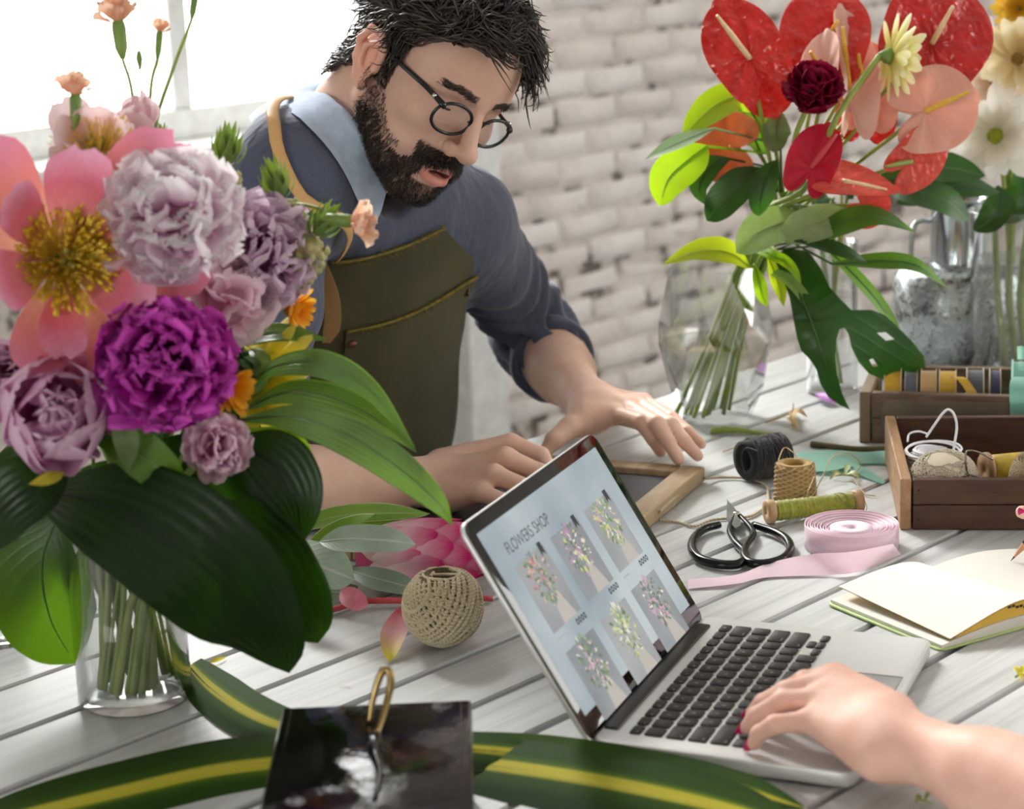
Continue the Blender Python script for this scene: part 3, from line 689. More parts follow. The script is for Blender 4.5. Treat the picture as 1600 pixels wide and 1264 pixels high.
# ================================================================ chalkboard slate
slate_w = simple('bare_frame_wood', '#b59c7c', .6, var='#96805f', vscale=14, stretch=(1, 8, 1)); slate_m = simple('slate_board', '#34343c', .5, var='#2a2a31', vscale=8)
c0, c1 = P(1102, 728, .02), P(955, 712, .02)
a = P(1102, 728, .02); b = P(1012, 803, .02); 
sx = nrm((a - b) * np.array([1, 1, 0])); sy = np.cross([0, 0, 1.0], sx)
SLW, SLL = .40, .30
so = a * np.array([1, 1, 0]) - sx * SLW / 2 + sy * SLL / 2
sl = thing('chalkboard', 'small wood-framed slate chalkboard under the hands of the man', 'chalkboard', so, rot=(0, 0, math.atan2(sx[1], sx[0])))
fw = .030
for n_, cx, cy, w_, l_ in (('rail', 0, -SLL / 2 + fw / 2, SLW, fw), ('rail', 0, SLL / 2 - fw / 2, SLW, fw), ('stile', -SLW / 2 + fw / 2, 0, fw, SLL - 2 * fw), ('stile', SLW / 2 - fw / 2, 0, fw, SLL - 2 * fw)):
    g = G(); box(g, (cx, cy, .0105), (w_ - .0006, l_ - .0006, .018), None, .002); g.obj(n_, slate_w, sl)
g = G(); box(g, (0, 0, .009), (SLW - 2 * fw, SLL - 2 * fw, .006)); g.obj('slate', slate_m, sl, False)
g = G(); c = so; q = lambda x, y, z: np.array(Matrix.Rotation(-math.atan2(sx[1], sx[0]), 3, 'Z') @ Vector((P(x, y, z) - c).tolist()))
tube(g, [q(1030, 800, .012), q(1045, 785, .012), q(1060, 772, .011), q(1050, 790, .004)], .0022, 6, 24)
tube(g, [q(1100, 748, .006), q(1130, 746, .003), q(1170, 748, .003), q(1196, 758, .003), q(1200, 772, .003), q(1199, 786, .003), q(1185, 800, .002), q(1165, 808, .002), q(1115, 812, .002), q(1085, 822, .002), q(1060, 816, .002), q(1030, 812, .003)], .0016, 6, 110)
g.obj('hanging_string', jute, sl)
# ================================================================ open notebook, pencil
page = simple('cream_paper', '#dfddd4', .75); cover = simple('green_cover', '#b9cf8a', .6); cover_d = simple('dark_cover_inside', '#5c6648', .7); yel = simple('yellow_endpaper', '#e3bf52', .7, var='#d9b140', vscale=10)
A, B = P(1290, 945, 0), P(1470, 1020, 0)            # outer edge of the left half
ey = nrm((A - B) * np.array([1, 1, 0])); ex = np.array([ey[1], -ey[0], 0]); Ln = np.linalg.norm(A - B); Wn = .125
nbk = thing('notebook', 'open notebook with blank cream pages and green cover', 'notebook', B, rot=(0, 0, math.atan2(ey[1], ey[0]) - math.pi / 2))
def pageblock(g, x0, x1, z_at0, z_at1, thick, hump, mi=0, n=16):
    rows_ = []
    for t in np.linspace(0, 1, n):
        x = x0 + (x1 - x0) * t; z = z_at0 + (z_at1 - z_at0) * t + hump * math.sin(math.pi * min(1, t * 1.0)) ** 1.0
        rows_.append((x, z))
    top = np.array([[(x, y, z) for y in np.linspace(.003, Ln - .003, 8)] for x, z in rows_]); bot = np.array([[(x, y, .0025) for y in np.linspace(.003, Ln - .003, 8)] for x, z in rows_])
    grid(g, top, None, mi); grid(g, bot[:, ::-1], None, mi)
    grid(g, np.array([[(x, .003, .0025), (x, .003, z)] for x, z in rows_])[::-1], None, mi); grid(g, np.array([[(x, Ln - .003, .0025), (x, Ln - .003, z)] for x, z in rows_]), None, mi)
    grid(g, np.array([[(x0, y, .0025), (x0, y, rows_[0][1])] for y in np.linspace(.003, Ln - .003, 8)]), None, mi); grid(g, np.array([[(x1, y, .0025), (x1, y, rows_[-1][1])] for y in np.linspace(.003, Ln - .003, 8)])[::-1], None, mi)
for x0 in (0, Wn + .012): g = G(); prism(g, rrect(x0, 0, x0 + Wn, Ln, .008), .0003, .0024, .0006); g.obj('cover', cover, nbk)
g = G(); box(g, (Wn + .006, Ln / 2, .0014), (.0125, Ln, .002)); g.obj('spine', cover, nbk)
g = G(); pageblock(g, .004, Wn + .006, .0055, .012, .01, .003); g.obj('page_block', page, nbk)
g = G(); pageblock(g, Wn + .006, 2 * Wn + .008, .012, .008, .01, .006); g.obj('page_block', page, nbk)
def lift_z(t, f): return .0125 + (1 - f) * (.017 * math.sin(math.pi * t ** .5) - .003 * t) + f * (.011 * math.sin(math.pi * t ** .6) + .005 * t)
V = []
for t in np.linspace(0, 1, 20):
    x = Wn + .006 - t * (Wn - .008); V.append([(x, y, lift_z(t, y / Ln)) for y in np.linspace(.003, Ln - .003, 10)])
V = np.array(V); g = G(); grid(g, V, None, 0); grid(g, V[:, ::-1] - np.array([0, 0, .0008]), None, 1); g.obj('lifted_page', [page, yel], nbk)
ink = simple('black_ink', '#26231f', .8)
g = G()
for k in range(5): box(g, (Wn - .035 + k * .005, .0046, .024 - .001 * k + .001 * (k % 2)), (.0034, .0004, .0022))
g.obj('printed_line', ink, nbk, False)
V = np.array([[(Wn * .55 + s * .0, .004, .006 + .0) for s in (0, 1)]]); g = G()
vs = []
for t in np.linspace(.12, .95, 16):
    x = Wn + .006 - t * (Wn - .012); z = lift_z(t, 0) - .001
    vs.append([(x, .0055, .0062 + .004 * (1 - t)), (x, .0055, z)])
grid(g, np.array(vs)); g.obj('endpaper', yel, nbk)
g = G(); band(g, [(Wn + .002, -.002, .004), (Wn + .0, -.02, .0035), (Wn + .006, -.04, .002), (Wn + .02, -.058, .002), (Wn + .05, -.075, .002)], [(Wn + .009, -.002, .004), (Wn + .007, -.02, .0035), (Wn + .0125, -.036, .002), (Wn + .024, -.052, .002), (Wn + .052, -.068, .002)]); g.obj('bookmark_ribbon', simple('white_ribbon', '#e9e9ee', .5), nbk)
tip = P(1579, 877, .016); butt = tip + nrm(np.array([.85, .15, .95])) * .175
d_ = nrm(butt - tip); pc = thing('pencil', 'black pencil held point-down over the right notebook page', 'pencil', tip); ax = frame(d_)
g = G(); lathe(g, [(.0036, .022), (.0036, .17), (0, .17)], 6, rot=ax); g.obj('shaft', simple('black_paint', '#17171b', .3), pc, False)
g = G(); lathe(g, [(.0011, .006), (.0036, .022)], 12, rot=ax); g.obj('sharpened_wood', simple('cedar', '#c99a74', .6), pc)
g = G(); lathe(g, [(0.0001, 0), (.0011, .006)], 10, rot=ax); g.obj('lead', simple('graphite', '#2c2c30', .4), pc)
# ================================================================ wooden trays and what they hold
wood_dk = NT('dark_stained_wood'); t = wood_dk; t.col(t.ramp(t.noise(6, 6, .65, stretch=(1.5, 10, 12)), [(.3, '#3a2519'), (.7, '#5d3d29')])); t.set(Roughness=.55); t.bump(t.noise(10, 5, .7, stretch=(1.5, 12, 12)), .3, .002)
wood_og = simple('orange_wood', '#b8906a', .55, var='#93704e', vscale=12, stretch=(10, 1.5, 10))
wood_gy = NT('weathered_wood'); t = wood_gy; t.col(t.ramp(t.noise(7, 6, .7, stretch=(2, 8, 8)), [(.3, '#54402f'), (.55, '#74614f'), (.75, '#8d7c6a')])); t.set(Roughness=.75); t.bump(t.noise(14, 5, .7, stretch=(1.5, 10, 10)), .4, .003)
def tray(name, label, cat, o, dx, W_, D_, H_, mats, back_h=None, th=.012):
    yaw = math.atan2(dx[1], dx[0]); r = thing(name, label, cat, o * np.array([1, 1, 0]), rot=(0, 0, yaw)); e = .0004
    bh = back_h or H_
    g = G(); box(g, (W_ / 2, D_ / 2, .004), (W_ - 2 * th, D_ - 2 * th, .006)); g.obj('bottom_board', mats[0], r, False)
    for n_, m_, z0, z1 in (('front_board', mats[0], .0, H_ * .5 - e), ('front_board', mats[0], H_ * .5 + e, H_)):
        g = G(); box(g, (W_ / 2 + th / 2, th / 2, (z0 + z1) / 2), (W_ - th, th, z1 - z0), None, .0012); g.obj(n_, m_, r, False)
    g = G(); box(g, (W_ / 2 + th / 2, D_ - th / 2, bh / 2), (W_ - th, th, bh), None, .0012); g.obj('back_board', mats[0], r, False)
    for x in (th / 2 - .002, W_ - th / 2):
        g = G(); prism(g, [(0, 0), (D_, 0), (D_, bh), (0, H_ + .001)], -th / 2, th / 2, .0015, np.array([[0, 0, 1.], [1, 0, 0], [0, 1, 0]]), (x, 0, 0)); g.obj('side_board', mats[1], r, False)
    return r
f0, f1 = P(1409, 828, 0), P(1600, 828, 0); dx = nrm(f1 - f0); dy = np.cross([0, 0, 1.], dx)
tb = tray('wooden_tray', 'open dark wooden tray with an orange end board, holding twine balls', 'box', f0, dx, .36, .285, .057, (wood_dk.m, wood_og))
for x, z in ((.012, .012), (.012, .045), (.012, .028)):
    g = G(); lathe(g, [(0, -.0012), (.0012, -.0008), (.0014, .001), (0, .001)], 8, rot=np.array([[1, 0, 0], [0, 0, 1.], [0, -1, 0]]), cen=(x + .006, -.0002, z)); g.obj('nail', black_pl, tb)
def tl(x, y, z=0.0): return f0 * np.array([1, 1, 0]) + dx * x + dy * y + np.array([0, 0, z])
# cream twine ball
def twine_obj(name, label, cat, c, R_, H, n, tr, m, core, tilt, ax=None, seed=0, pf=None, group=None, ns=5):
    o = thing(name, label, cat, c * np.array([1, 1, 0]) + np.array([0, 0, max(0, c[2] - H)])); cc = np.array([0, 0, min(H, c[2])])
    g = G(); a = np.linspace(-1, 1, 13); f = pf or (lambda z: math.sqrt(max(.03, 1 - z * z)))
    lathe(g, [(0.0, -H * .97)] + [(R_ * f(z) * .96, z * H * .97) for z in a] + [(0, H * .97)], 24, cen=cc, rot=ax); g.obj('core', core, o)
    g = G(); wind(g, cc, R_, H, n, tr, tilt, ax, f, 40, seed, ns=ns); g.obj('winding', m, o); return o
pfb = lambda z: max(.35, (max(.03, 1 - abs(z) ** 2.4)) ** .5)
twine_obj('twine_ball', 'cream cotton twine ball at the left end of the wooden tray', 'twine', tl(.050, .062, .006 + .032), .038, .032, 90, .0007, cream, simple('cream_core', '#ddd2bb', .9), .75, frame([-.25, -.35, 1]), 11, pfb)
c = tl(.044, .132, .006); wsp = thing('cord_spool', 'white cord coil with a tall looped end, behind the cream twine ball', 'cord', c)
g = G()
for k in range(46): 
    z = .004 + .001 * k; tube(g, [((.0275 + .0012 * math.sin(k * 1.7) - (.006 if k > 36 else 0) + (.0095 if k > 43 else 0)) * np.array([math.cos(t), math.sin(t), 0]) + np.array([0, 0, z + .003 * math.sin(t + k)])) for t in np.linspace(0, 6.28, 30)], .0014, 5, caps=False)
g.obj('winding', white_s, wsp); g = G(); lathe(g, [(.017, .050), (.0255, .042), (.027, .02), (.026, .002), (0, .002)], 26); lathe(g, [(.017, .050), (.018, .02), (0, .02)], 26); g.obj('core', white_s, wsp)
g = G(); q = lambda x, y, Y: PY(x, y, Y) - c
Yc = c[1]; tube(g, [q(1447, 683, Yc), q(1460, 664, Yc), q(1473, 646, Yc), q(1482, 640, Yc), q(1491, 648, Yc), q(1495, 668, Yc), q(1491, 696, Yc - .01), q(1489, 712, Yc - .015)], .0015, 7, 50)
tube(g, [q(1418, 690, Yc), q(1421, 678, Yc + .01), q(1435, 674, Yc + .01), q(1450, 678, Yc)], .0012, 6, 24); g.obj('looped_end', white_s, wsp)
twine_obj('twine_ball', 'tan twine ball in the tray, cut off by the right edge of the photo', 'twine', tl(.152, .055, .006 + .034), .031, .034, 90, .0007, twine_mat('beige_twine', '#cdb791', '#9b8460'), simple('beige_core', '#a5906c', .9), .6, frame([.2, -.1, 1]), 21, lambda z: max(.5, (max(.03, 1 - abs(z) ** 3.2)) ** .5))
c = tl(.113, .052, .006); clip = thing('binder_clip', 'worn steel binder clip with wire arms, between the two twine balls', 'clip', c)
steel_w = simple('worn_chrome', '#b9b5ac', .22, .95, var='#8b8478', vscale=50); g = G()
B3 = frame(nrm(dx * .5 + dy * -.6 + np.array([0, 0, .45])), [0, 0, 1]); cs = [np.array(v) for v in ((0, .030, 0), (0, .0, -.008), (0, .0, .010))]
sec = [(-.008, 0.036), (-.0095, .034), (.012, .008), (.0115, .006), (-.010, .010), (-.0108, .012)]
V = []; 
for z in (-.016, .016): V += [np.array([0, 0, .014]) + B3 @ np.array([a, b - .012, z]) for a, b in sec]
n_ = len(sec); g.add(V, [list(range(n_))[::-1], [n_ + i for i in range(n_)]] + [[i, (i + 1) % n_, n_ + (i + 1) % n_, n_ + i] for i in range(n_)]); g.obj('body', simple('tan_metal', '#7d6f5b', .35, .7, var='#a3977f', vscale=60), clip, False)
q = lambda x, y, Y=c[1] - .012: PY(x, y, Y) - c
g = G(); tube(g, [q(1552, 718), q(1530, 707), q(1515, 704), q(1509, 709), q(1512, 738), q(1535, 747)], .0012, 6, 40); tube(g, [q(1514, 739), q(1500, 744), q(1485, 746), q(1500, 748), q(1514, 741)], .0011, 6, 30); g.obj('wire_arm', steel_w, clip)
c = tl(.130, .15, .006); ys = thing('thread_spool', 'yellow thread spool with a wooden flange, lying behind the binder clip', 'thread', c); ax = frame(nrm(dx * .9 + dy * .3))
g = G(); lathe(g, [(.011, -.022), (.0175, -.018), (.0175, .024), (.011, .028)], 24, closed=True, cen=(0, 0, .0215), rot=ax); g.obj('thread', simple('yellow_thread', '#d9bd4a', .5, var='#bf9f35', vscale=120), ys)
g = G(); lathe(g, [(.003, -.028), (.021, -.028), (.021, -.0225), (.003, -.0225)], 24, closed=True, cen=(0, 0, .0215), rot=ax); g.obj('flange', wood_og, ys); g = G(); lathe(g, [(.003, .0285), (.021, .0285), (.021, .034), (.003, .034)], 24, closed=True, cen=(0, 0, .0215), rot=ax); g.obj('flange', wood_og, ys)
# rear box with ribbon spools
r0, r1 = P(1345, 692, 0), P(1345 + 250, 692 + 12, 0); rdx = nrm(P(1600, 625, .062) - P(1342, 618, .062)); rdx = nrm(rdx * np.array([1, 1, 0])); rdy = np.cross([0, 0, 1.], rdx)
rb = tray('ribbon_box', 'weathered wooden box of ribbon rolls behind the dark tray', 'box', r0, rdx, .36, .165, .066, (wood_gy.m, simple('grey_end_wood', '#8f7b62', .7, var='#6f5c47', vscale=14)), th=.014)
g = G(); prism(g, rrect(.025, .006, .335, .056, .012), -.0012, .0012, .0008, np.array([[1, 0, 0], [0, 0, 1.], [0, 1, 0]]), (0, -.0006, .002)); g.obj('front_panel', simple('grey_worn_wood', '#7e7160', .8, var='#5d5041', vscale=9, stretch=(2, 8, 8)), rb)
def rl(x, y, z=0.0): return r0 * np.array([1, 1, 0]) + rdx * x + rdy * y + np.array([0, 0, z])
def rspool(x, y, Rr, wd, col, label, tilt=0.0, edge='#d9cbb0'):
    c = rl(x, y, .0072); o = thing('ribbon_spool', label, 'ribbon', c); ax = frame(nrm(rdx * math.cos(tilt) + np.array([0, 0, 1.]) * math.sin(tilt) + rdy * .06)); h = wd / 2
    lift = np.array([0, 0, Rr * math.cos(tilt) + h * abs(math.sin(tilt))])
    g = G(); lathe(g, [(Rr * .4, -h * .9), (Rr * .93, -h * .9), (Rr * .93, h * .9), (Rr * .4, h * .9)], 30, closed=True, cen=lift, rot=ax); g.obj('ribbon', simple('satin_' + col[1:], col, .4, sheen=.3), o, False)
    for s in (-1, 1): g = G(); lathe(g, [(Rr * .3, s * h * .9), (Rr, s * h * .9), (Rr, s * h), (Rr * .3, s * h)], 30, closed=True, cen=lift, rot=ax); g.obj('flange', simple('card_' + edge[1:], edge, .7), o, False)
    return o
rspool(.034, .070, .038, .022, '#d8ac2c', 'yellow ribbon spool, first from the left end of the ribbon box')
rspool(.057, .072, .036, .016, '#5b6270', 'slate grey ribbon spool next to the first yellow one')
rspool(.079, .075, .037, .020, '#c9a56a', 'tan ribbon spool between the grey and the second yellow one')
o = rspool(.103, .075, .037, .022, '#cfa528', 'second yellow ribbon spool, with a loose end leaning right')
g = G(); oc = rl(.103, .075, .0072); A = [rl(.103, .05, .077) - oc, rl(.115, .035, .080) - oc, rl(.130, .028, .062) - oc, rl(.143, .026, .035) - oc]; B = [a + rdx * .013 for a in A]; band(g, A, B, 20); g.obj('loose_end', simple('satin_d8ac2c', '#d8ac2c', .4), o)
rspool(.137, .085, .037, .022, '#4c5058', 'dark grey ribbon spool behind the loose yellow end')
rspool(.162, .085, .037, .014, '#23264a', 'navy ribbon spool left of the mint one')
mint = NT('mint_satin'); t = mint; t.col('#8fd0bb'); t.set(Roughness=.3); t.b.inputs['Sheen Weight'].default_value = .4; t.translucent('#9fdcc8', .3)
MATS['satin_8fd0bb'] = mint.m
o = rspool(.196, .062, .046, .024, '#8fd0bb', 'large mint green ribbon roll with a tail over the box front', edge='#a9d8c8')
oc = rl(.196, .062, .0072); g = G(); A = [rl(.186, .03, .085) - oc, rl(.183, .006, .083) - oc, rl(.183, -.006, .070) - oc, rl(.184, -.006, .05) - oc, rl(.185, -.009, .028) - oc]; band(g, A, [a + rdx * .021 for a in A], 24)
A = [rl(.19, .06, .100) - oc, rl(.20, .04, .104) - oc, rl(.225, .03, .094) - oc, rl(.25, .03, .088) - oc, rl(.275, .035, .082) - oc]; B = [a + np.array([0, .004, .016]) for a in A]; band(g, A, B, 24); g.obj('loose_end', mint.m, o)
rspool(.250, .085, .040, .030, '#5d9f96', 'teal ribbon roll leaning at the right edge of the photo', .5, '#6fa79c')
# ================================================================ metal jug, glass vases at the back
galv = NT('galvanised_zinc'); t = galv
vo = t.n('ShaderNodeTexVoronoi'); vo.inputs['Scale'].default_value = 190; tc = t.n('ShaderNodeTexCoord'); t.l(tc.outputs['Object'], vo.inputs[0])
t.col(t.ramp(vo.outputs['Color'], [(.2, '#8d9494'), (.6, '#a6adad'), (.85, '#bcc2c2')])); t.set(Metallic=.85); t.l(t.ramp(vo.outputs['Color'], [(.2, (.45, .45, .45)), (.8, (.68, .68, .68))]), t.b.inputs['Roughness']); t.bump(t.noise(60, 3), .25, .003)
pol = simple('polished_zinc', '#c6cdd2', .17, 1.0)
c = P(1484, 578, 0); jr = M(98, c[1] + .1); c = c + np.array([.03, jr * .95, 0]); jug = thing('metal_jug', 'galvanised metal jug with shiny neck and side handle, behind the ribbon box', 'jug', c)
nh = M(150, c[1]); nr = M(43, c[1]); top = nh + M(98, c[1])
g = G(); lathe(g, [(0, 0), (jr * .96, 0), (jr, .004), (jr, nh * .5), (jr * 1.005, nh * .52), (jr, nh * .54), (jr, nh * .86), (jr * .9, nh * .96), (nr * 1.05, nh)], 40); g.obj('body', galv.m, jug)
g = G(); lathe(g, [(nr * 1.05, nh - .002), (nr, nh + .006), (nr, top - .004), (nr * 1.08, top), (nr * 1.02, top + .001), (nr * .95, top - .004), (nr * .95, nh)], 40); g.obj('neck', pol, jug)
g = G(); tube(g, [(-nr * .98, 0, top - .034), (-nr - .018, -.006, top - .032), (-nr - .028, -.008, top - .045), (-nr - .031, -.008, nh + .0), (-nr - .034, -.008, nh - .03)], [.004, .0042, .0042, .004, .004], 8, 30); g.obj('handle', pol, jug)
g_clear = glass_mat('clear_glass', (.985, .99, .987), 1.6, 2.2); water_m = glass_mat('vase_water', (.95, .962, .95), 1.4, 1.2)
def cyl_vase(name, label, c, r_, h, n=40, wl=None, th=.003):
    o = thing(name, label, 'vase', c); g = G()
    lathe(g, [(0, .001), (r_ * .92, 0), (r_, .004), (r_, h - .002), (r_ + .001, h), (r_ - th, h), (r_ - th, .010), (r_ * .85, .007), (0, .007)], n); g.obj('glass', g_clear, o)
    if wl: g = G(); lathe(g, [(0, .0075), (r_ * .85, .0078), (r_ - th - .0004, .011), (r_ - th - .0004, wl), (r_ - th - .003, wl - .001), (0, wl - .001)], n); g.obj('water', water_m, o)
    return o
vr_c = P(1585, 592, 0) + np.array([0, .06, 0]); cyl_vase('glass_vase', 'clear cylinder vase of white chrysanthemums at the right edge', vr_c, .056, .235, wl=.165)
vm_c = P(1306, 622, 0) + np.array([0, .038, 0]); cyl_vase('glass_vase', 'slim clear vase half hidden by the monstera leaf', vm_c, .036, .215, wl=.14)
# small tumbler at the left edge
c = P(4, 1018, 0) + np.array([0, .022, 0]); o = cyl_vase('glass_tumbler', 'small clear glass tumbler at the left edge of the table', c, M(27, c[1]), .062, 24, wl=.03)
# faceted vase of the anthuriums
RV = P(1126, 668, 0) + np.array([0, .05, 0])
fv = thing('glass_vase', 'faceted clear glass vase holding the anthurium bouquet', 'vase', RV)
def facets(g, rings, n=8, a0=.2):
    V = []; F = []
    for k, (r_, z) in enumerate(rings):
        for j in range(n): a = a0 + 2 * math.pi * (j + .5 * k) / n; V.append((r_ * math.cos(a), r_ * math.sin(a), z))
    for k in range(len(rings) - 1):
        for j in range(n):
            a, b, c_, d = k * n + j, k * n + (j + 1) % n, (k + 1) * n + j, (k + 1) * n + (j - 1) % n
            F += [(a, b, c_), (a, c_, d)]
    g.add(V, F); return V
s_ = lambda px: M(px, RV[1])
rings = [(s_(55), 0), (s_(74), .045), (s_(92), .108), (s_(88), .135), (s_(72), .21)]
g = G(); facets(g, rings); facets(g, [(r_ - .003, max(.006, z)) for r_, z in rings]); n_ = 8
g.F += [[j for j in range(n_)][::-1]]; g.MI += [0]; g.obj('glass', g_clear, fv, False)
g = G(); facets(g, [(s_(55) - .0035, .0065), (s_(74) - .0035, .045), (s_(92) - .0042, .106)]); k = 16; g.F.append([k + j for j in range(8)]); g.MI.append(0); g.obj('water', water_m, fv, False)
# ================================================================ signed-distance modelling for bodies and cloth
def s_cone(p, a, b, ra, rb):
    a = np.asarray(a, float); b = np.asarray(b, float); ba = b - a; t = np.clip(((p - a) @ ba) / (ba @ ba), 0, 1)
    return np.linalg.norm(p - a - t[:, None] * ba, axis=1) - (ra + (rb - ra) * t)
def s_ell(p, c, r, A=None):
    q = p - np.asarray(c, float)
    if A is not None: q = q @ A
    r = np.asarray(r, float); k0 = np.linalg.norm(q / r, axis=1); k1 = np.linalg.norm(q / (r * r), axis=1)
    return k0 * (k0 - 1) / np.maximum(k1, 1e-9)
def smin(a, b, k):
    h = np.clip(.5 + .5 * (b - a) / k, 0, 1); return b * (1 - h) + a * h - k * h * (1 - h)
def smax(a, b, k): return -smin(-a, -b, k)
def chain(p, pts, rad, k=.004):
    d = None
    for i in range(len(pts) - 1):
        e = s_cone(p, pts[i], pts[i + 1], rad[i], rad[i + 1]); d = e if d is None else smin(d, e, k)
    return d
def mesh_sdf(fn, lo, hi, h, smooth=1):
    lo = np.asarray(lo, float); hi = np.asarray(hi, float); B = 8
    nb = np.ceil((hi - lo) / (h * B)).astype(int); n = nb * B + 1
    D = np.full(n, 1.0, np.float32)
    ci = np.stack(np.meshgrid(*[np.arange(k) for k in nb], indexing='ij'), -1).reshape(-1, 3)
    cd = fn(lo + (ci * B + B / 2) * h)
    act = ci[np.abs(cd) < B * h * 1.5]
    for c, d in zip(ci, cd):
        if d < 0: D[c[0] * B:c[0] * B + B + 1, c[1] * B:c[1] * B + B + 1, c[2] * B:c[2] * B + B + 1] = -1
    r_ = np.arange(B + 1); off = np.stack(np.meshgrid(r_, r_, r_, indexing='ij'), -1).reshape(-1, 3)
    for s in range(0, len(act), 400):
        ii = (act[s:s + 400, None] * B + off[None]).reshape(-1, 3); D[ii[:, 0], ii[:, 1], ii[:, 2]] = fn(lo + ii * h)
    S = D < 0; c = np.zeros(n - 1, np.uint8); cs = [(i, j, k) for i in (0, 1) for j in (0, 1) for k in (0, 1)]
    for i, j, k in cs: c += S[i:n[0] - 1 + i, j:n[1] - 1 + j, k:n[2] - 1 + k]
    A = np.argwhere((c > 0) & (c < 8)); idx = np.full(n - 1, -1, np.int32); idx[A[:, 0], A[:, 1], A[:, 2]] = np.arange(len(A))
    acc = np.zeros((len(A), 3)); cnt = np.zeros(len(A))
    val = {k: D[A[:, 0] + k[0], A[:, 1] + k[1], A[:, 2] + k[2]] for k in cs}
    for a in cs:
        for ax in range(3):
            if a[ax] == 0:
                b = list(a); b[ax] = 1; b = tuple(b); va, vb = val[a], val[b]; m = (va < 0) != (vb < 0)
                t = np.where(m, va / np.where(va == vb, 1, va - vb), 0); q = np.array(a, float)[None].repeat(len(A), 0); q[:, ax] += t
                acc[m] += q[m]; cnt[m] += 1
    V = lo + (A + acc / cnt[:, None]) * h; F = []
    for ax in range(3):
        u, v = (ax + 1) % 3, (ax + 2) % 3; sl0 = [slice(None)] * 3; sl1 = [slice(None)] * 3; sl0[ax] = slice(0, -1); sl1[ax] = slice(1, None)
        E_ = np.argwhere(S[tuple(sl0)] != S[tuple(sl1)]); E_ = E_[(E_[:, u] > 0) & (E_[:, v] > 0) & (E_[:, u] < n[u] - 1) & (E_[:, v] < n[v] - 1)]
        ins = S[E_[:, 0], E_[:, 1], E_[:, 2]]; q = []
        for du, dv in ((-1, -1), (0, -1), (0, 0), (-1, 0)): w_ = E_.copy(); w_[:, u] += du; w_[:, v] += dv; q.append(idx[w_[:, 0], w_[:, 1], w_[:, 2]])
        q = np.stack(q, 1); q[~ins] = q[~ins][:, ::-1]; F.append(q)
    F = np.concatenate(F); F = F[(F >= 0).all(1)]
    for _ in range(smooth):
        s = np.zeros_like(V); k = np.zeros(len(V))
        for a, b in ((0, 1), (1, 2), (2, 3), (3, 0)):
            np.add.at(s, F[:, a], V[F[:, b]]); np.add.at(s, F[:, b], V[F[:, a]]); np.add.at(k, F[:, a], 1); np.add.at(k, F[:, b], 1)
        V = V * .5 + .5 * s / np.maximum(k, 1)[:, None]
    return V, F
def grad(fn, p, e=.002):
    return nrm(np.stack([fn(p + d) - fn(p - d) for d in np.eye(3) * e], 1))
def tubes(g, Pth, Rad, ns=4, mi=0, C=None):
    N, n, _ = Pth.shape; T = nrm(np.gradient(Pth, axis=1)); ref = np.where(np.abs(T[..., 2:3]) > .9, np.array([1., 0, 0]), np.array([0, 0, 1.]))
    U_ = nrm(np.cross(T, ref)); W_ = np.cross(T, U_); a = np.linspace(0, 2 * np.pi, ns, endpoint=False)
    V = Pth[:, :, None] + Rad[:, :, None, None] * (np.cos(a)[:, None] * U_[:, :, None] + np.sin(a)[:, None] * W_[:, :, None])
    b = (np.arange(N)[:, None, None] * n + np.arange(n - 1)[None, :, None]) * ns; j = np.arange(ns)[None, None]; j2 = (j + 1) % ns
    F = np.stack([b + j, b + j2, b + ns + j2, b + ns + j], -1).reshape(-1, 4)
    UV = np.stack(np.broadcast_arrays(a[None, None] / 6.28, np.linspace(0, 1, n)[None, :, None] + np.zeros((N, 1, 1))), -1)
    g.add(V.reshape(-1, 3), F.tolist(), UV.reshape(-1, 2), mi, C); return g
def hand_sdf(p, wrist, wr, kn, kr, fingers, fr, thumb, tr, palm_k=.014, extra=None):
    """wrist: two points across; kn: four knuckles; fingers: joints beyond each knuckle; thumb: chain"""
    w0, w1 = wrist; d = None
    for i, k in enumerate(kn):
        w_ = w0 + (w1 - w0) * (i / 3.0); e = s_cone(p, w_, k, wr, kr[i]); d = e if d is None else smin(d, e, palm_k)
    fd = None
    for k, f, r in zip(kn, fingers, fr):
        e = chain(p, [k] + list(f), r, .003); fd = e if fd is None else smin(fd, e, .0012)
    d = smin(d, fd, .006); d = smin(d, chain(p, thumb, tr, .004), .012)
    return d
def skin_mat(name, c, c2, sss=.12, rough=.55):
    t = NT(name); at = t.n('ShaderNodeVertexColor'); at.layer_name = 'Col'
    k = t.ramp(t.noise(35, 4, .6), [(.3, c), (.7, c2)]); k = t.mix(1.0, k, at.outputs[0], 'MULTIPLY'); t.col(k)
    t.set(Roughness=rough); t.b.inputs['Subsurface Weight'].default_value = sss; t.b.inputs['Subsurface Radius'].default_value = (.012, .004, .002); t.b.inputs['Subsurface Scale'].default_value = 1.0
    t.b.inputs['Specular IOR Level'].default_value = .25; t.bump(t.noise(420, 2), .08, .0006); return t.m

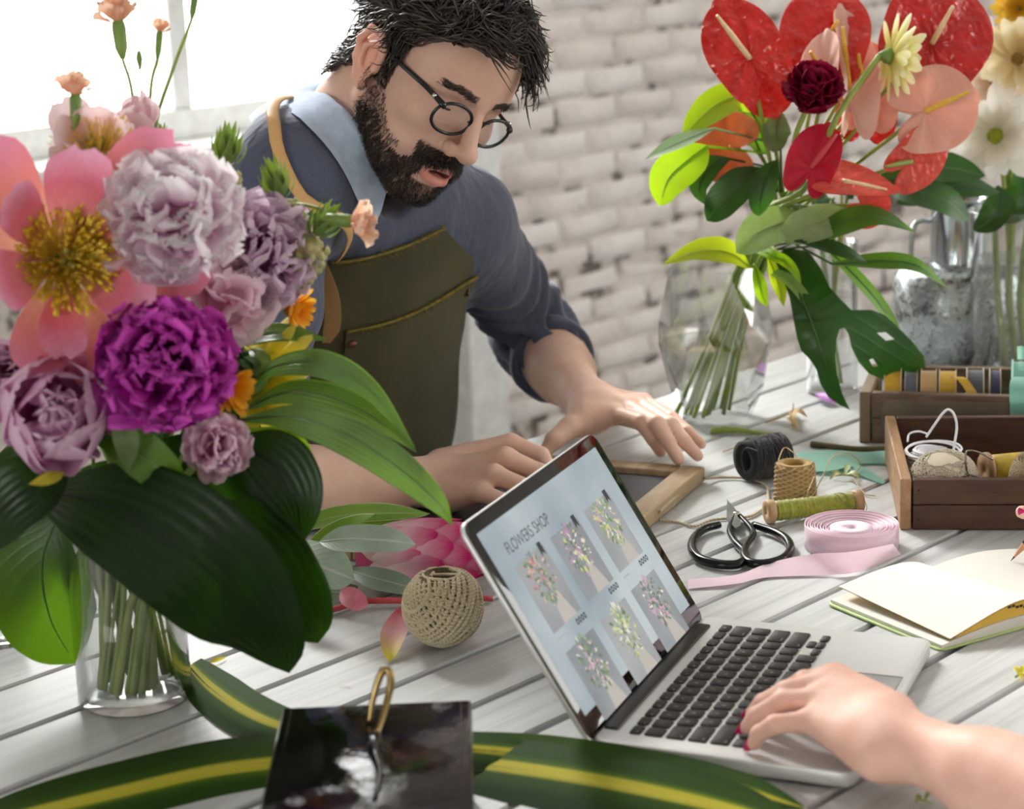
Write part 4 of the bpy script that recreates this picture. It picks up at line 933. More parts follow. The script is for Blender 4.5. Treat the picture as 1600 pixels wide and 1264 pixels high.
# ================================================================ the man
skin = skin_mat('man_skin', '#ecc9b7', '#e4bca8', .08)
HO = PY(662, 124, 2.37)
_F = np.array([.519, -.627, .581]); _L = np.array([.653, -.148, -.743])
toW = lambda v: CR * v[0] + CU * v[1] - FWD * v[2]
hF = nrm(toW(_F)); hL = toW(_L); hL = nrm(hL - (hL @ hF) * hF); hU = np.cross(hF, hL)
HR = np.stack([hF, hL, hU], 1)
def hw(x, y, z): return HO + HR @ np.array([x, y, z], float)
NB = PY(550, 238, 2.455)                                    # base of the neck
nbl = HR.T @ (NB - HO)
def head_local(p):
    y = np.abs(p[:, 1]); q = np.stack([p[:, 0], y, p[:, 2]], 1)
    d = s_ell(q, (-.003, 0, .046), (.099, .077, .083))
    d = smin(d, s_ell(q, (.036, 0, .044), (.060, .064, .055)), .03)
    d = smin(d, s_ell(q, (.040, 0, -.02), (.056, .060, .064)), .03)
    d = smin(d, s_ell(q, (.046, 0, -.066), (.047, .048, .040)), .025)
    d = smin(d, s_cone(q, (0, .054, -.046), (.072, .016, -.094), .015, .015), .018)
    d = smin(d, s_ell(q, (.080, 0, -.094), (.020, .021, .018)), .016)
    d = smin(d, s_ell(q, (.064, .043, -.012), (.026, .021, .018)), .018)
    d = smin(d, s_cone(q, (.091, .006, .033), (.074, .049, .034), .0095, .008), .012)
    d = smin(d, s_ell(q, (.077, 0, -.056), (.029, .032, .026)), .016)
    d = smax(d, -s_ell(q, (.103, .032, .013), (.015, .019, .013)), .012)
    d = smin(d, s_ell(q, (.0765, .032, .014), (.0135, .0155, .0125)), .003)
    d = smin(d, chain(q, [(.093, 0, .026), (.103, 0, .008), (.121, 0, -.021)], [.0085, .0085, .0105], .008), .008)
    d = smin(d, s_ell(q, (.123, 0, -.0235), (.0115, .0125, .0105)), .006)
    d = smin(d, s_ell(q, (.108, .0135, -.028), (.0115, .0072, .0085)), .005)
    d = smax(d, -s_ell(q, (.113, .0065, -.0365), (.007, .0035, .005)), .003)
    d = smin(d, chain(q, [(.108, 0, -.0545), (.104, .012, -.0555), (.094, .025, -.0615)], [.0048, .005, .003], .004), .004)
    d = smin(d, chain(q, [(.106, 0, -.0715), (.102, .012, -.0705), (.093, .024, -.0645)], [.0062, .0058, .003], .004), .004)
    d = smax(d, -s_ell(q, (.108, 0, -.0625), (.015, .016, .0038)), .002)
    # ears
    e = s_ell(q, (-.008, .0815, .002), (.0205, .0065, .034))
    e = smax(e, -s_ell(q, (-.004, .088, -.001), (.011, .008, .017)), .004)
    e = smin(e, chain(q, [(.010, .080, .002), (.010, .084, .018), (-.002, .090, .031), (-.018, .093, .028), (-.026, .092, .010), (-.021, .088, -.010), (-.010, .083, -.024), (.001, .079, -.031)], [.003, .0036, .004, .0042, .004, .0038, .0048, .0056], .004), .004)
    e = smin(e, chain(q, [(-.004, .089, .018), (-.014, .091, .008), (-.013, .088, -.008), (-.006, .085, -.018)], [.002, .003, .003, .0025], .004), .004)
    e = smin(e, s_ell(q, (.009, .080, -.006), (.004, .005, .006)), .004)
    d = smin(d, e, .004)
    nk = s_cone(p, (-.030, 0, -.045), nbl, .058, .064); d = smin(d, nk, .03)
    d = smin(d, s_cone(p, (-.045, 0, .0), nbl + np.array([-.03, 0, 0]), .05, .06), .03)
    return d
lo, hi = np.array([-.20, -.13, -.26]), np.array([.15, .13, .14]); lo = np.minimum(lo, nbl - .07)
HV, HF_ = mesh_sdf(head_local, lo, hi, .0021, 1)
# head colours: face darkened as if in shade, lips, beard shadow, scalp
def hairline(x): return np.interp(x, [-.12, -.06, -.032, -.022, -.002, .008, .020, .030, .045, .066, .083, .10], [-.052, -.04, -.012, .034, .036, -.005, -.02, .032, .056, .076, .092, .102])
def scalp(p): return (p[:, 2] > hairline(p[:, 0])) & (np.abs(p[:, 1]) < .081)
def beardness(p):
    x, y, z = p[:, 0], np.abs(p[:, 1]), p[:, 2]
    b = np.zeros(len(p)); up = np.interp(x, [-.02, .012, .03, .05, .075, .095, .12], [.0, -.005, -.028, -.046, -.052, -.040, -.040])
    b = np.clip((up - z) / .030, 0, 1) ** .8 * (x > .002) * np.clip((z + .125) / .01, 0, 1)
    m = np.clip((-.034 - z) / .006, 0, 1) * (x > .082) * (z > -.056) * (y < .036); b = np.maximum(b, m)
    lip = (x > .088) & (y < .024) & (z > -.082) & (z < -.0505 - .25 * y); b = np.where(lip, 0, b)
    low = np.clip(1 - (-.098 - z) / .02, 0, 1); b = b * np.where(x < .05, low, 1)
    return b
LIP = lambda p: (p[:, 0] > .090) & (np.abs(p[:, 1]) < .0235) & (p[:, 2] > -.0785 + .25 * np.abs(p[:, 1])) & (p[:, 2] < -.0505 - .28 * np.abs(p[:, 1]))
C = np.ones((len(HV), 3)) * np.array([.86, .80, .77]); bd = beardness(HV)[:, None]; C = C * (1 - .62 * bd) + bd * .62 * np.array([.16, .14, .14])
C[LIP(HV)] = (.86, .55, .56); inm = (np.abs(HV[:, 2] + .0628) < .0026) & (HV[:, 0] > .08) & (HV[:, 0] < .104) & (np.abs(HV[:, 1]) < .017); C[inm] = (.2, .08, .08)
sc_ = scalp(HV); C[sc_] = (.12, .1, .1); earv = np.abs(HV[:, 1]) > .0775; C[earv & (HV[:, 2] < .04) & (HV[:, 0] < .02)] = (1.0, .80, .76)
brow = np.abs(HV[:, 2] - (.0365 - .18 * np.abs(np.abs(HV[:, 1]) - .033))) < .0042; brow &= (np.abs(HV[:, 1]) > .012) & (np.abs(HV[:, 1]) < .054) & (HV[:, 0] > .06); C[brow] = (.35, .3, .28)
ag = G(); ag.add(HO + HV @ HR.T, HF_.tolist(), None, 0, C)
# ---- arms and hands
WR_ = [P(690, 728, .048), P(695, 775, .030)]; EL = P(385, 765, .052)
def arm_r(p):
    kn = [P(798, 694, .074), P(790, 716, .076), P(772, 742, .068), P(752, 770, .052)]
    fi = [[P(845, 712, .062), P(862, 742, .040), P(858, 760, .030)], [P(843, 738, .060), P(858, 768, .038), P(850, 784, .030)], [P(826, 764, .056), P(842, 790, .036), P(832, 802, .030)], [P(800, 788, .046), P(818, 808, .034), P(808, 816, .029)]]
    th = [P(735, 735, .040), P(785, 740, .036), P(830, 745, .030), P(858, 748, .030)]
    wc = (WR_[0] + WR_[1]) / 2
    d = s_cone(p, EL, wc, .044, .027); d = smin(d, s_cone(p, EL + (wc - EL) * .15, EL + (wc - EL) * .55, .047, .038), .03)
    h = hand_sdf(p, WR_, .021, kn, [.0125, .0128, .012, .0105], fi, [[.0118, .0105, .009, .0075], [.012, .0105, .009, .0075], [.0115, .010, .0085, .0072], [.010, .0088, .0076, .0066]], th, [.017, .0135, .011, .008])
    return smin(d, h, .02)
WL_ = [P(915, 652, .058), P(935, 628, .060)]; EL2 = PY(838, 528, 2.80); SL_ = PY(728, 345, 2.60)
SRt = PY(452, 282, 2.34)
def arm_l(p):
    kn = [P(962, 648, .060), P(980, 636, .064), P(996, 631, .062), P(1006, 628, .054)]
    fi = [[P(1003, 660, .062), P(1020, 684, .047), P(1032, 705, .029)], [P(1026, 662, .064), P(1044, 690, .047), P(1060, 717, .029)], [P(1048, 664, .060), P(1070, 690, .045), P(1090, 712, .029)], [P(1050, 654, .050), P(1074, 674, .042), P(1096, 694, .029)]]
    th = [P(915, 655, .052), P(890, 668, .052), P(866, 688, .042), P(852, 706, .030)]
    wc = (WL_[0] + WL_[1]) / 2
    d = s_cone(p, EL2, wc, .044, .028); d = smin(d, s_cone(p, EL2 + (wc - EL2) * .12, EL2 + (wc - EL2) * .5, .047, .038), .03)
    h = hand_sdf(p, WL_, .022, kn, [.0128, .013, .0125, .0108], fi, [[.0118, .0105, .009, .0076], [.012, .0106, .009, .0076], [.0115, .010, .0086, .0073], [.010, .0088, .0076, .0066]], th, [.018, .014, .0115, .0085])
    return smin(d, h, .02)
for fn, pts in ((arm_r, [EL, P(690, 750, .04), P(865, 800, .02), P(800, 690, .1)]), (arm_l, [EL2, P(852, 706, .03), P(1096, 700, .02), P(1000, 628, .09)])):
    pts = np.array(pts); V, F = mesh_sdf(fn, pts.min(0) - .06, pts.max(0) + .06, .0024, 1)
    ag.add(V, F.tolist(), None, 0, np.ones((len(V), 3)) * np.array([1.0, .985, .975]))  # arms tinted lighter than the face, as if more strongly lit
man = thing('person', 'bearded man in glasses, denim shirt and olive apron leaning over a chalkboard', 'person', (TN * 1.95 + TD * 1.45) + np.array([0, 0, FLOOR]))
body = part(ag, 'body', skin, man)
for s in (-1, 1):
    g = G(); lathe(g, [(.0128 * math.sin(a), -.0128 * math.cos(a)) for a in np.linspace(0, math.pi, 12)], 18, cen=hw(.0745, .032 * s, .0125), rot=HR @ frame([.8, 0, -.6])); part(g, 'eye', simple('eye_white', '#cfc8c2', .2), man)
    g = G(); pts = [hw(.0755 + .013 * math.cos(a) * 1.03, s * (.032 + .014 * math.sin(a)), .0095 - .002 * math.cos(a)) for a in np.linspace(-1.2, 1.2, 14)]; tube(g, pts, [.0006, .0013, .0014, .0006], 5); part(g, 'eyelashes', simple('dark_hair', '#1b1613', .6), man)
# ---- hair and beard
hair_m = NT('dark_brown_hair'); t = hair_m; u_, v_ = t.uv(); t.col(t.ramp(t.noise(45, 2), [(.3, '#191411'), (.7, '#41372d')])); t.set(Roughness=.36); t.b.inputs['Specular IOR Level'].default_value = .6
r = np.random.default_rng(3)
def grow(N, mask, nstep, ds, flow, h0, h1, rad, wave=.004, seed=0, ns=4, spread=.25, O_=None, R_=None):
    rr = np.random.default_rng(seed); cand = HV[mask]; p = cand[rr.integers(len(cand), size=N)] + rr.normal(0, .001, (N, 3)); out = []; ph = rr.uniform(0, 6.28, (N, 2)); hs = rr.uniform(.6, 1.25, N); jit = rr.normal(0, spread, (N, 3)); L_ = rr.uniform(.65, 1.25, N)
    for i in range(nstep):
        t_ = i / (nstep - 1); nn = grad(head_local, p, .004); d = head_local(p); h = (h0 + (h1 - h0) * t_ ** .8) * hs
        p = p + nn * np.clip(h - d, -.006, .006)[:, None]
        q = p + wave * t_ * np.stack([np.sin(ph[:, 0] + 6 * t_), np.cos(ph[:, 1] + 7 * t_), np.sin(ph[:, 1] + 5 * t_)], 1); out.append(q)
        fld = np.stack([np.sin(p[:, 1] * 95 + p[:, 2] * 60 + seed), np.sin(p[:, 0] * 85 + p[:, 2] * 70 + 2 * seed), np.sin(p[:, 0] * 75 - p[:, 1] * 90 + 1.3)], 1) * .55
        f = flow(p) + jit * .6 + fld; f = f - (f * nn).sum(1)[:, None] * nn; p = p + nrm(f) * (ds * L_)[:, None]
    Pth = np.stack(out, 1); Pw = (HO if O_ is None else O_) + Pth @ (HR if R_ is None else R_).T
    Rd = rad * rr.uniform(.6, 1.2, (N, 1)) * np.interp(np.linspace(0, 1, nstep), [0, .3, .75, 1], [.8, 1, .7, .15])[None]
    return tubes(G(), Pw, Rd, ns)
def flow_top(p):
    side = np.clip((np.abs(p[:, 1]) - .035) / .035, 0, 1)[:, None]; fr = np.clip((p[:, 0] - .0) / .06, 0, 1)[:, None]; sg = np.sign(p[:, 1])[:, None]
    top = np.array([.35, .5, .5]); sd = np.concatenate([np.full((len(p), 1), -.75), sg * .1, np.full((len(p), 1), -.45)], 1)
    bk = (p[:, 0] < -.06)[:, None] * np.array([-.3, 0, -1.0])
    return (1 - side) * top + side * sd + bk + .8 * fr * np.array([.1, .9, .5])
hm = scalp(HV) & (HV[:, 2] > -.06)
top = hm & (HV[:, 2] > .055)
part(grow(2200, hm, 9, .0048, flow_top, .002, .011, .0014, .004, 1), 'hair', hair_m.m, man)
part(grow(2000, top, 11, .0055, flow_top, .005, .021, .0015, .007, 2, spread=.4), 'hair_locks', hair_m.m, man)
part(grow(420, top & (HV[:, 0] > .045), 11, .0058, lambda p: np.tile(np.array([.35, .9, .5]), (len(p), 1)), .007, .027, .0015, .008, 5, spread=.4), 'fringe', hair_m.m, man)
bd_all = beardness(HV); bm_ = bd_all > .45
fl_b = lambda p: np.stack([.35 * np.ones(len(p)), .1 * np.sign(p[:, 1]), -np.ones(len(p))], 1)
o = part(grow(5600, (bd_all > .55) & (HV[:, 2] < -.045), 4, .0024, fl_b, .0005, .0065, .00042, .0015, 7, 3, .5), 'beard', hair_m.m, man)
o = part(grow(1500, (bd_all > .15) & (HV[:, 2] > -.06) & (HV[:, 0] < .07), 3, .0020, fl_b, .0004, .002, .00030, .001, 8, 3, .5), 'stubble', hair_m.m, man)
o = part(grow(700, bm_ & (HV[:, 0] > .085) & (HV[:, 2] > -.058), 4, .0026, lambda p: np.stack([.2 * np.ones(len(p)), .8 * np.sign(p[:, 1]), -.8 * np.ones(len(p))], 1), .0005, .0045, .00042, .001, 9, 3, .35), 'moustache', hair_m.m, man)
for sd in (-1, 1): part(grow(170, brow & (HV[:, 1] * sd > 0), 3, .0032, lambda p: np.stack([-.1 * np.ones(len(p)), np.sign(p[:, 1]), .1 * np.ones(len(p))], 1), .0003, .0024, .0004, .0006, 10, 3, .3), 'eyebrow', hair_m.m, man)
# ---- glasses
gl = thing('glasses', 'round black-rimmed glasses worn by the man', 'glasses', hw(.1, 0, .01))
rim = simple('black_acetate', '#12181a', .2); chrome = simple('chrome_hinge', '#cfd3d5', .2, .9); lens_m = glass_mat('lens_glass', (.97, .975, .98), 1.5, 1.6)
for s in (-1, 1):
    cx = np.array([.1045, s * .0335, .004]); A = frame(nrm([1, s * .13, -.12]), [0, 1, 0]); pts = []
    for a in np.linspace(0, 2 * np.pi, 37): ca, sa = math.cos(a), math.sin(a); pts.append(HO + HR @ (cx + A @ np.array([.0258 * np.sign(ca) * abs(ca) ** .9, .0190 * np.sign(sa) * abs(sa) ** .92 * (1.0 if sa < 0 else 1), 0])))
    g = G(); tube(g, pts, .0020, 8, caps=False); part(g, 'rim', rim, gl)
    top_ = [p for p in pts if (HR.T @ (p - HO))[2] > cx[2] + .010]
    g = G(); V = [HO + HR @ cx] + pts[:-1]; n_ = len(V) - 1; g.add(V, [(0, 1 + k, 1 + (k + 1) % n_) for k in range(n_)]); part(g, 'lens', lens_m, gl)
    e0 = cx + np.array([-.0035, s * .0245, .0125]); g = G(); tube(g, [HO + HR @ q for q in (e0 + np.array([.0035, -s * .005, -.002]), e0, e0 + np.array([-.03, s * .004, .001]), np.array([.03, s * .081, .020]), np.array([-.005, s * .083, .022]), np.array([-.03, s * .082, .004]))], [.0026, .0025, .0021, .0019, .0017, .0017], 8, 40, squash=1.5); part(g, 'temple', rim, gl)
    g = G(); tube(g, [HO + HR @ (e0 + np.array([-.008, s * .0042, .001])), HO + HR @ (e0 + np.array([-.012, s * .0048, .001]))], .0026, 8); part(g, 'hinge', chrome, gl)
    g = G(); lathe(g, [(0, -.001), (.003, -.0005), (.003, .0005), (0, .001)], 10, cen=hw(.097, s * .010, -.002), rot=HR @ frame([.5, s, 0])); part(g, 'nose_pad', simple('clear_pad', '#d8d4cc', .3), gl)
g = G(); tube(g, [hw(.1065, -.0115, .008), hw(.1095, 0, .0105), hw(.1065, .0115, .008)], .0016, 8, 12); part(g, 'bridge', rim, gl)

# ================================================================ clothes
denim = NT('denim_shirt'); t = denim
wv = t.noise(260, 2, .7, stretch=(1, 3, 1)); t.col(t.mix(t.math('MULTIPLY', wv, .6), '#41465a', '#5f6880')); t.set(Roughness=.85); t.b.inputs['Sheen Weight'].default_value = .25; bb = t.bump(t.noise(17, 3, .55, stretch=(1, 1, .6)), .55, .02)
denim_lit = simple('sunlit_denim', '#a9bcd6', .85, var='#c3d2e6', vscale=60, bump=.2, bscale=420)  # paler copy of the shirt denim with sunlight put into its colour
canvas = NT('olive_canvas'); t = canvas; t.col(t.ramp(t.noise(9, 4), [(.3, '#3d3a22'), (.7, '#514d30')])); t.set(Roughness=.85); t.bump(t.noise(380, 2, .6), .25, .0008); t.b.inputs['Sheen Weight'].default_value = .1
fray = simple('frayed_yellow_edge', '#8d7c30', .9, var='#5f5424', vscale=160)
leather = simple('tan_leather', '#d8ae76', .5, var='#c99a60', vscale=15)
CH_ = PY(552, 412, 2.55); WS_ = PY(545, 560, 2.60); PV_ = PY(535, 690, 2.66)
def torso_up(): return nrm(CH_ - PV_)
tf = np.stack([TD, TN, [0, 0, 1.0]], 1); tu = torso_up(); ty = nrm(TN - (TN @ tu) * tu); tA = np.stack([np.cross(ty, tu), ty, tu], 1)
def torso(p):
    d = s_ell(p, CH_ + tu * .02, (.178, .115, .20), tA)
    d = smin(d, s_ell(p, WS_, (.155, .105, .17), tA), .06); d = smin(d, s_ell(p, PV_, (.165, .115, .16), tA), .06)
    d = smin(d, s_cone(p, NB + TN * .025 - np.array([0, 0, .062]), SRt, .062, .058), .05); d = smin(d, s_cone(p, NB + TN * .03 - np.array([0, 0, .066]), SL_, .062, .058), .05)
    return d
cufL = EL2 + ((WL_[0] + WL_[1]) / 2 - EL2) * .30; cufR = EL + ((WR_[0] + WR_[1]) / 2 - EL) * .10
def shirt_sdf(p):
    d = torso(p)
    d = smin(d, s_cone(p, SL_, EL2, .060, .054), .035); d = smin(d, s_cone(p, EL2, cufL, .054, .052), .02)
    d = smin(d, s_cone(p, SRt, EL, .060, .052), .035); d = smin(d, s_cone(p, EL, cufR, .055, .052), .02)
    d = smin(d, s_ell(p, SRt * .62 + CH_ * .38 + np.array([0, 0, .045]), (.085, .07, .085), tA), .07)
    # folds
    ax = nrm(EL2 - SL_); s = (p - SL_) @ ax; L_ = np.linalg.norm(EL2 - SL_); w_ = np.clip((s / L_ - .15) / .5, 0, 1) * (((p - CH_) @ TD) > .10)
    d = d - .0065 * w_ * np.sin(s * 150 + 2.6 * np.sin(p[:, 2] * 26 + p[:, 0] * 31) + 1.5 * np.sin(p[:, 1] * 47))
    d = d - .0035 * (1 - w_) * np.sin(p[:, 0] * 48 + p[:, 2] * 22 + 2 * np.sin(p[:, 2] * 17 + p[:, 1] * 12))
    nd = s_cone(p, HO + HR @ np.array([-.02, 0, -.03]), NB + np.array([0, 0, .01]), .060, .074)
    vop = s_cone(p, NB + np.array([0, 0, .0]), NB - TN * .085 - np.array([0, 0, .05]), .066, .03)
    d = smax(d, -nd, .006); d = smax(d, -vop, .008); return d
lo = np.minimum.reduce([SRt, EL, PV_, EL2, SL_]) - .16; hi = np.maximum.reduce([SRt, SL_, EL2, NB, PV_]) + .16; lo[2] = max(lo[2], -.02) - .12
V, F = mesh_sdf(shirt_sdf, lo, hi, .0055, 2); g = G(); g.add(V, F.tolist()); part(g, 'shirt', denim.m, man)
def cuffring(c, axis, r_, wd, m, nm='cuff'):
    g = G(); A = frame(axis); V = []
    for k, (rr_, z) in enumerate([(r_ * .86, -wd / 2), (r_ * 1.02, -wd / 2), (r_ * 1.08, -wd * .3), (r_ * 1.10, 0), (r_ * 1.09, wd * .3), (r_ * 1.03, wd / 2), (r_ * .90, wd / 2), (r_ * .80, wd * .35)]):
        V.append([c + A @ np.array([(rr_ + .0025 * math.sin(3 * a + k)) * math.cos(a), (rr_ + .0022 * math.sin(4 * a + k * .7)) * math.sin(a), z + .004 * math.sin(2 * a)]) for a in np.linspace(0, 2 * np.pi, 33)])
    grid(g, np.array(V)); part(g, nm, m, man)
cuffring(cufL, (WL_[0] + WL_[1]) / 2 - EL2, .054, .038, denim.m); cuffring(cufR + nrm(WR_[0] - EL) * .022, WR_[0] - EL, .051, .036, denim_lit)
# collar: a stand inside the neck opening and a fall lying on the shirt
nax = nrm((HO + HR @ np.array([-.02, 0, -.03])) - NB); cA = frame(nax, TD); n_ = 44
angs = np.linspace(R(-30), R(246), n_); drs = np.cos(angs)[:, None] * cA[:, 0] + np.sin(angs)[:, None] * cA[:, 1]; eop = np.abs((angs - R(90)) / R(156))
def surf_z(rr_):                                       # height of the shirt along the neck axis at radius rr_
    zz = np.linspace(-.13, .09, 45); q = NB + drs[:, None] * rr_ + nax * zz[None, :, None]; d = shirt_sdf(q.reshape(-1, 3)).reshape(n_, -1)
    return np.array([max([z for z, ins in zip(zz, row < .005) if ins], default=-.13) for row in d])
def smooth_z(z): return np.convolve(np.pad(z, 3, 'edge'), np.ones(7) / 7, 'valid')
s0, s1, s2, s3 = [smooth_z(surf_z(q)) for q in (.082, .096, .112, .128)]
topz = np.maximum(np.maximum(s0, s1) + .016, .030 - .04 * eop ** 2)
ring_pts = lambda rr_, z: NB + drs * (rr_ + .003 * eop)[:, None] + nax * np.asarray(z)[:, None]
rows_ = [ring_pts(.070, topz - .05), ring_pts(.069, topz - .02), ring_pts(.069, topz), ring_pts(.073, topz + .006), ring_pts(.081, topz + .002), ring_pts(.095, np.maximum(s1 + .006, topz - .014)), ring_pts(.111, np.maximum(s2 + .006, topz - .05)), ring_pts(.122, np.maximum(s3 + .006, topz - .085))]
cg = G(); grid(cg, np.array(rows_)); part(cg, 'collar', denim_lit, man)
g = G(); q = [NB + cA @ np.array([math.cos(a), math.sin(a), 0]) * .0655 + nax * (topz[n_ // 2] - .025 + zz) for zz in (0, .012) for a in np.linspace(R(50), R(120), 10)]; grid(g, np.array(q).reshape(2, 10, 3)); part(g, 'neck_label', simple('blue_label', '#3f5fa8', .7), man)
# apron wrapped around the front of the torso
def wrap(p0, dirs, off, r1=.34):
    lo_ = np.zeros(len(dirs)); hi_ = np.full(len(dirs), r1)
    for _ in range(22):
        m = (lo_ + hi_) / 2; ins = torso(p0 + dirs * m[:, None]) < off + .004; lo_ = np.where(ins, m, lo_); hi_ = np.where(ins, hi_, m)
    return p0 + dirs * ((lo_ + hi_) / 2)[:, None]
def apron_rows(s0, s1, ns, fL, fR, off, nc=42):
    out = []
    for s in np.linspace(s0, s1, ns):
        c = PV_ + tu * s; ph = np.linspace(fL(s), fR(s), nc); dirs = np.sin(ph)[:, None] * tA[:, 0] - np.cos(ph)[:, None] * tA[:, 1]
        out.append(wrap(np.tile(c, (nc, 1)), dirs, off))
    return np.array(out)
Ht = float((PY(640, 352, 2.46) - PV_) @ tu)
fR = lambda s: np.interp(s, [-.2, 0, .10, .17, Ht - .06, Ht], [1.25, 1.2, 1.1, .92, .55, .22]); fL = lambda s: -np.interp(s, [-.2, 0, .12, .2, Ht], [1.4, 1.4, 1.4, 1.3, 1.0])
AV = apron_rows(-.14, Ht, 44, fL, fR, .007); g = G(); grid(g, AV)
AI = apron_rows(-.14, Ht, 44, fL, fR, .0035); grid(g, AI[:, ::-1]); part(g, 'apron', canvas.m, man)
def edge_strip(pts, rad=.003):
    g = G(); tube(g, pts, rad, 6, squash=.7); rr_ = np.random.default_rng(1)
    for p in pts[::1]:
        for _ in range(3): q = p + rr_.normal(0, .0015, 3); tube(g, [q, q + rr_.normal(0, .003, 3)], .0005, 3)
    return part(g, 'frayed_hem', fray, man)
edge_strip(spline(AV[-1], 70))
Hp = float((PY(600, 472, 2.47) - PV_) @ tu)
PK = apron_rows(-.10, Hp, 22, lambda s: -.85, lambda s: .62, .011, 30); g = G(); grid(g, PK); grid(g, apron_rows(-.10, Hp, 22, lambda s: -.85, lambda s: .62, .0075, 30)[:, ::-1]); part(g, 'pocket', canvas.m, man)
edge_strip(spline(PK[-1], 60), .0032)
copper = simple('copper_rivet', '#8a6248', .4, .8)
for j in (1, -2):
    p = PK[-2][j]; g = G(); lathe(g, [(0, .003), (.0045, .002), (.006, 0), (.0045, .0015), (0, .0015)], 14, cen=p + (-ty) * .001, rot=frame(-ty * .8 + tA[:, 0] * (.6 if j < 0 else -.6))); part(g, 'rivet', copper, man)
# leather strap hanging from the bib, neck strap
Ys = 2.36
st = [PY(x, y, Y) for x, y, Y in ((478, 372, 2.37), (494, 402, 2.365), (510, 440, 2.36), (519, 475, 2.36), (519, 510, 2.365), (510, 536, 2.37))]
side = nrm(CR * .95 + np.array([0, -.3, 0])); g = G(); sp_ = spline(st, 26); wv_ = np.interp(np.linspace(0, 1, 26), [0, .5, .85, 1], [.0085, .0105, .0105, .005])
A = sp_ - side * wv_[:, None]; B = sp_ + side * wv_[:, None]; dn = np.array([0, .0022, 0])
loop = np.stack([A, B, B + dn, A + dn, A], 1); grid(g, loop); part(g, 'leather_strap', leather, man, False)
g = G(); lathe(g, [(0, -.0005), (.002, -.0005), (.002, .002), (0, .002)], 10, cen=PY(494, 422, 2.358), rot=np.array([[1, 0, 0], [0, 0, 1.], [0, -1, 0]])); part(g, 'strap_hole', black_pl, man)
q = spline([PY(470, 150, 2.45), PY(446, 190, 2.38), PY(438, 225, 2.34), PY(446, 270, 2.33), PY(462, 320, 2.33), PY(486, 385, 2.34)], 40)
for _ in range(8): q = q + grad(shirt_sdf, q, .004) * (.009 - shirt_sdf(q))[:, None]
g = G(); tube(g, spline(q[::3], 40), .0075, 8, squash=.25, up=(0, -.6, .8)); part(g, 'neck_strap', leather, man)
# trousers down to the floor, shoes
trs = simple('dark_trousers', '#2b2a2c', .9)
def trouser(p):
    d = s_ell(p, PV_ - tu * .06, (.16, .115, .14), tA)
    for s in (-1, 1):
        hp = PV_ + TD * s * .085 - np.array([0, 0, .10]); kn_ = hp + np.array([0, 0, -.36]) - TN * .03; an = np.array([kn_[0], kn_[1], FLOOR + .08]) + TN * .05
        d = smin(d, s_cone(p, hp, kn_, .092, .068), .04); d = smin(d, s_cone(p, kn_, an, .068, .052), .03)
    return d
V, F = mesh_sdf(trouser, PV_ + np.array([-.32, -.32, FLOOR - PV_[2]]), PV_ + np.array([.32, .32, .16]), .014, 1); g = G(); g.add(V, F.tolist()); part(g, 'trousers', trs, man)
for s in (-1, 1):
    b = PV_ + TD * s * .085 + TN * .02; b[2] = FLOOR; g = G(); V, F = mesh_sdf(lambda p: smax(smin(s_ell(p, b - TN * .09 + np.array([0, 0, .03]), (.045, .075, .05), tf), s_ell(p, b + np.array([0, 0, .04]), (.042, .06, .06), tf), .03), -(p[:, 2] - FLOOR - .002), .004), b - .22, b + .2, .012, 1); g.add(V, F.tolist()); part(g, 'shoe', simple('brown_leather', '#3a281d', .5), man)
# ================================================================ the woman at the laptop: arms in view, the rest beside the frame
skin2 = skin_mat('woman_skin', '#e6bfae', '#dcae9a', .08)
lu = np.array([math.cos(LYAW), math.sin(LYAW), 0]); lv = np.array([math.sin(LYAW), -math.cos(LYAW), 0])
w_w = [P(1392, 1120, .052), P(1372, 1180, .040)]; wc2 = (w_w[0] + w_w[1]) / 2; wel = P(1835, 1330, .044)
s_l = np.array([.66, 1.28, .33]); s_r = np.array([.82, 1.66, .33])
pen = tip + d_ * .052
def w_left(p):
    kn = [P(1306, 1058, .058), P(1292, 1066, .060), P(1278, 1092, .055), P(1266, 1126, .046)]
    fi = [[P(1256, 1064, .058), P(1222, 1082, .040), P(1204, 1096, .025)], [P(1228, 1080, .056), P(1192, 1098, .038), P(1175, 1115, .025)], [P(1222, 1096, .052), P(1182, 1118, .036), P(1167, 1137, .025)], [P(1210, 1132, .046), P(1186, 1146, .034), P(1178, 1162, .0245)]]
    th = [P(1350, 1105, .045), P(1312, 1080, .036), P(1280, 1068, .028), P(1262, 1064, .025)]
    h = hand_sdf(p, w_w, .0205, kn, [.0115, .0115, .011, .0098], fi, [[.0098, .0088, .0076, .0062], [.0100, .0088, .0076, .0062], [.0096, .0086, .0075, .0062], [.0088, .0078, .0068, .0058]], th, [.014, .011, .009, .0068])
    d = s_cone(p, wel, wc2, .036, .0245); d = smin(d, s_cone(p, wel + (wc2 - wel) * .1, wel + (wc2 - wel) * .6, .036, .030), .03)
    d = smin(d, h, .02); return smin(d, s_cone(p, s_l, wel, .050, .041), .03)
rk = pen + lv * .055 + np.array([.02, -.01, .035]); rel = np.array([.82, 1.86, .04])
f_th = PY(1597, 800, 1.96)
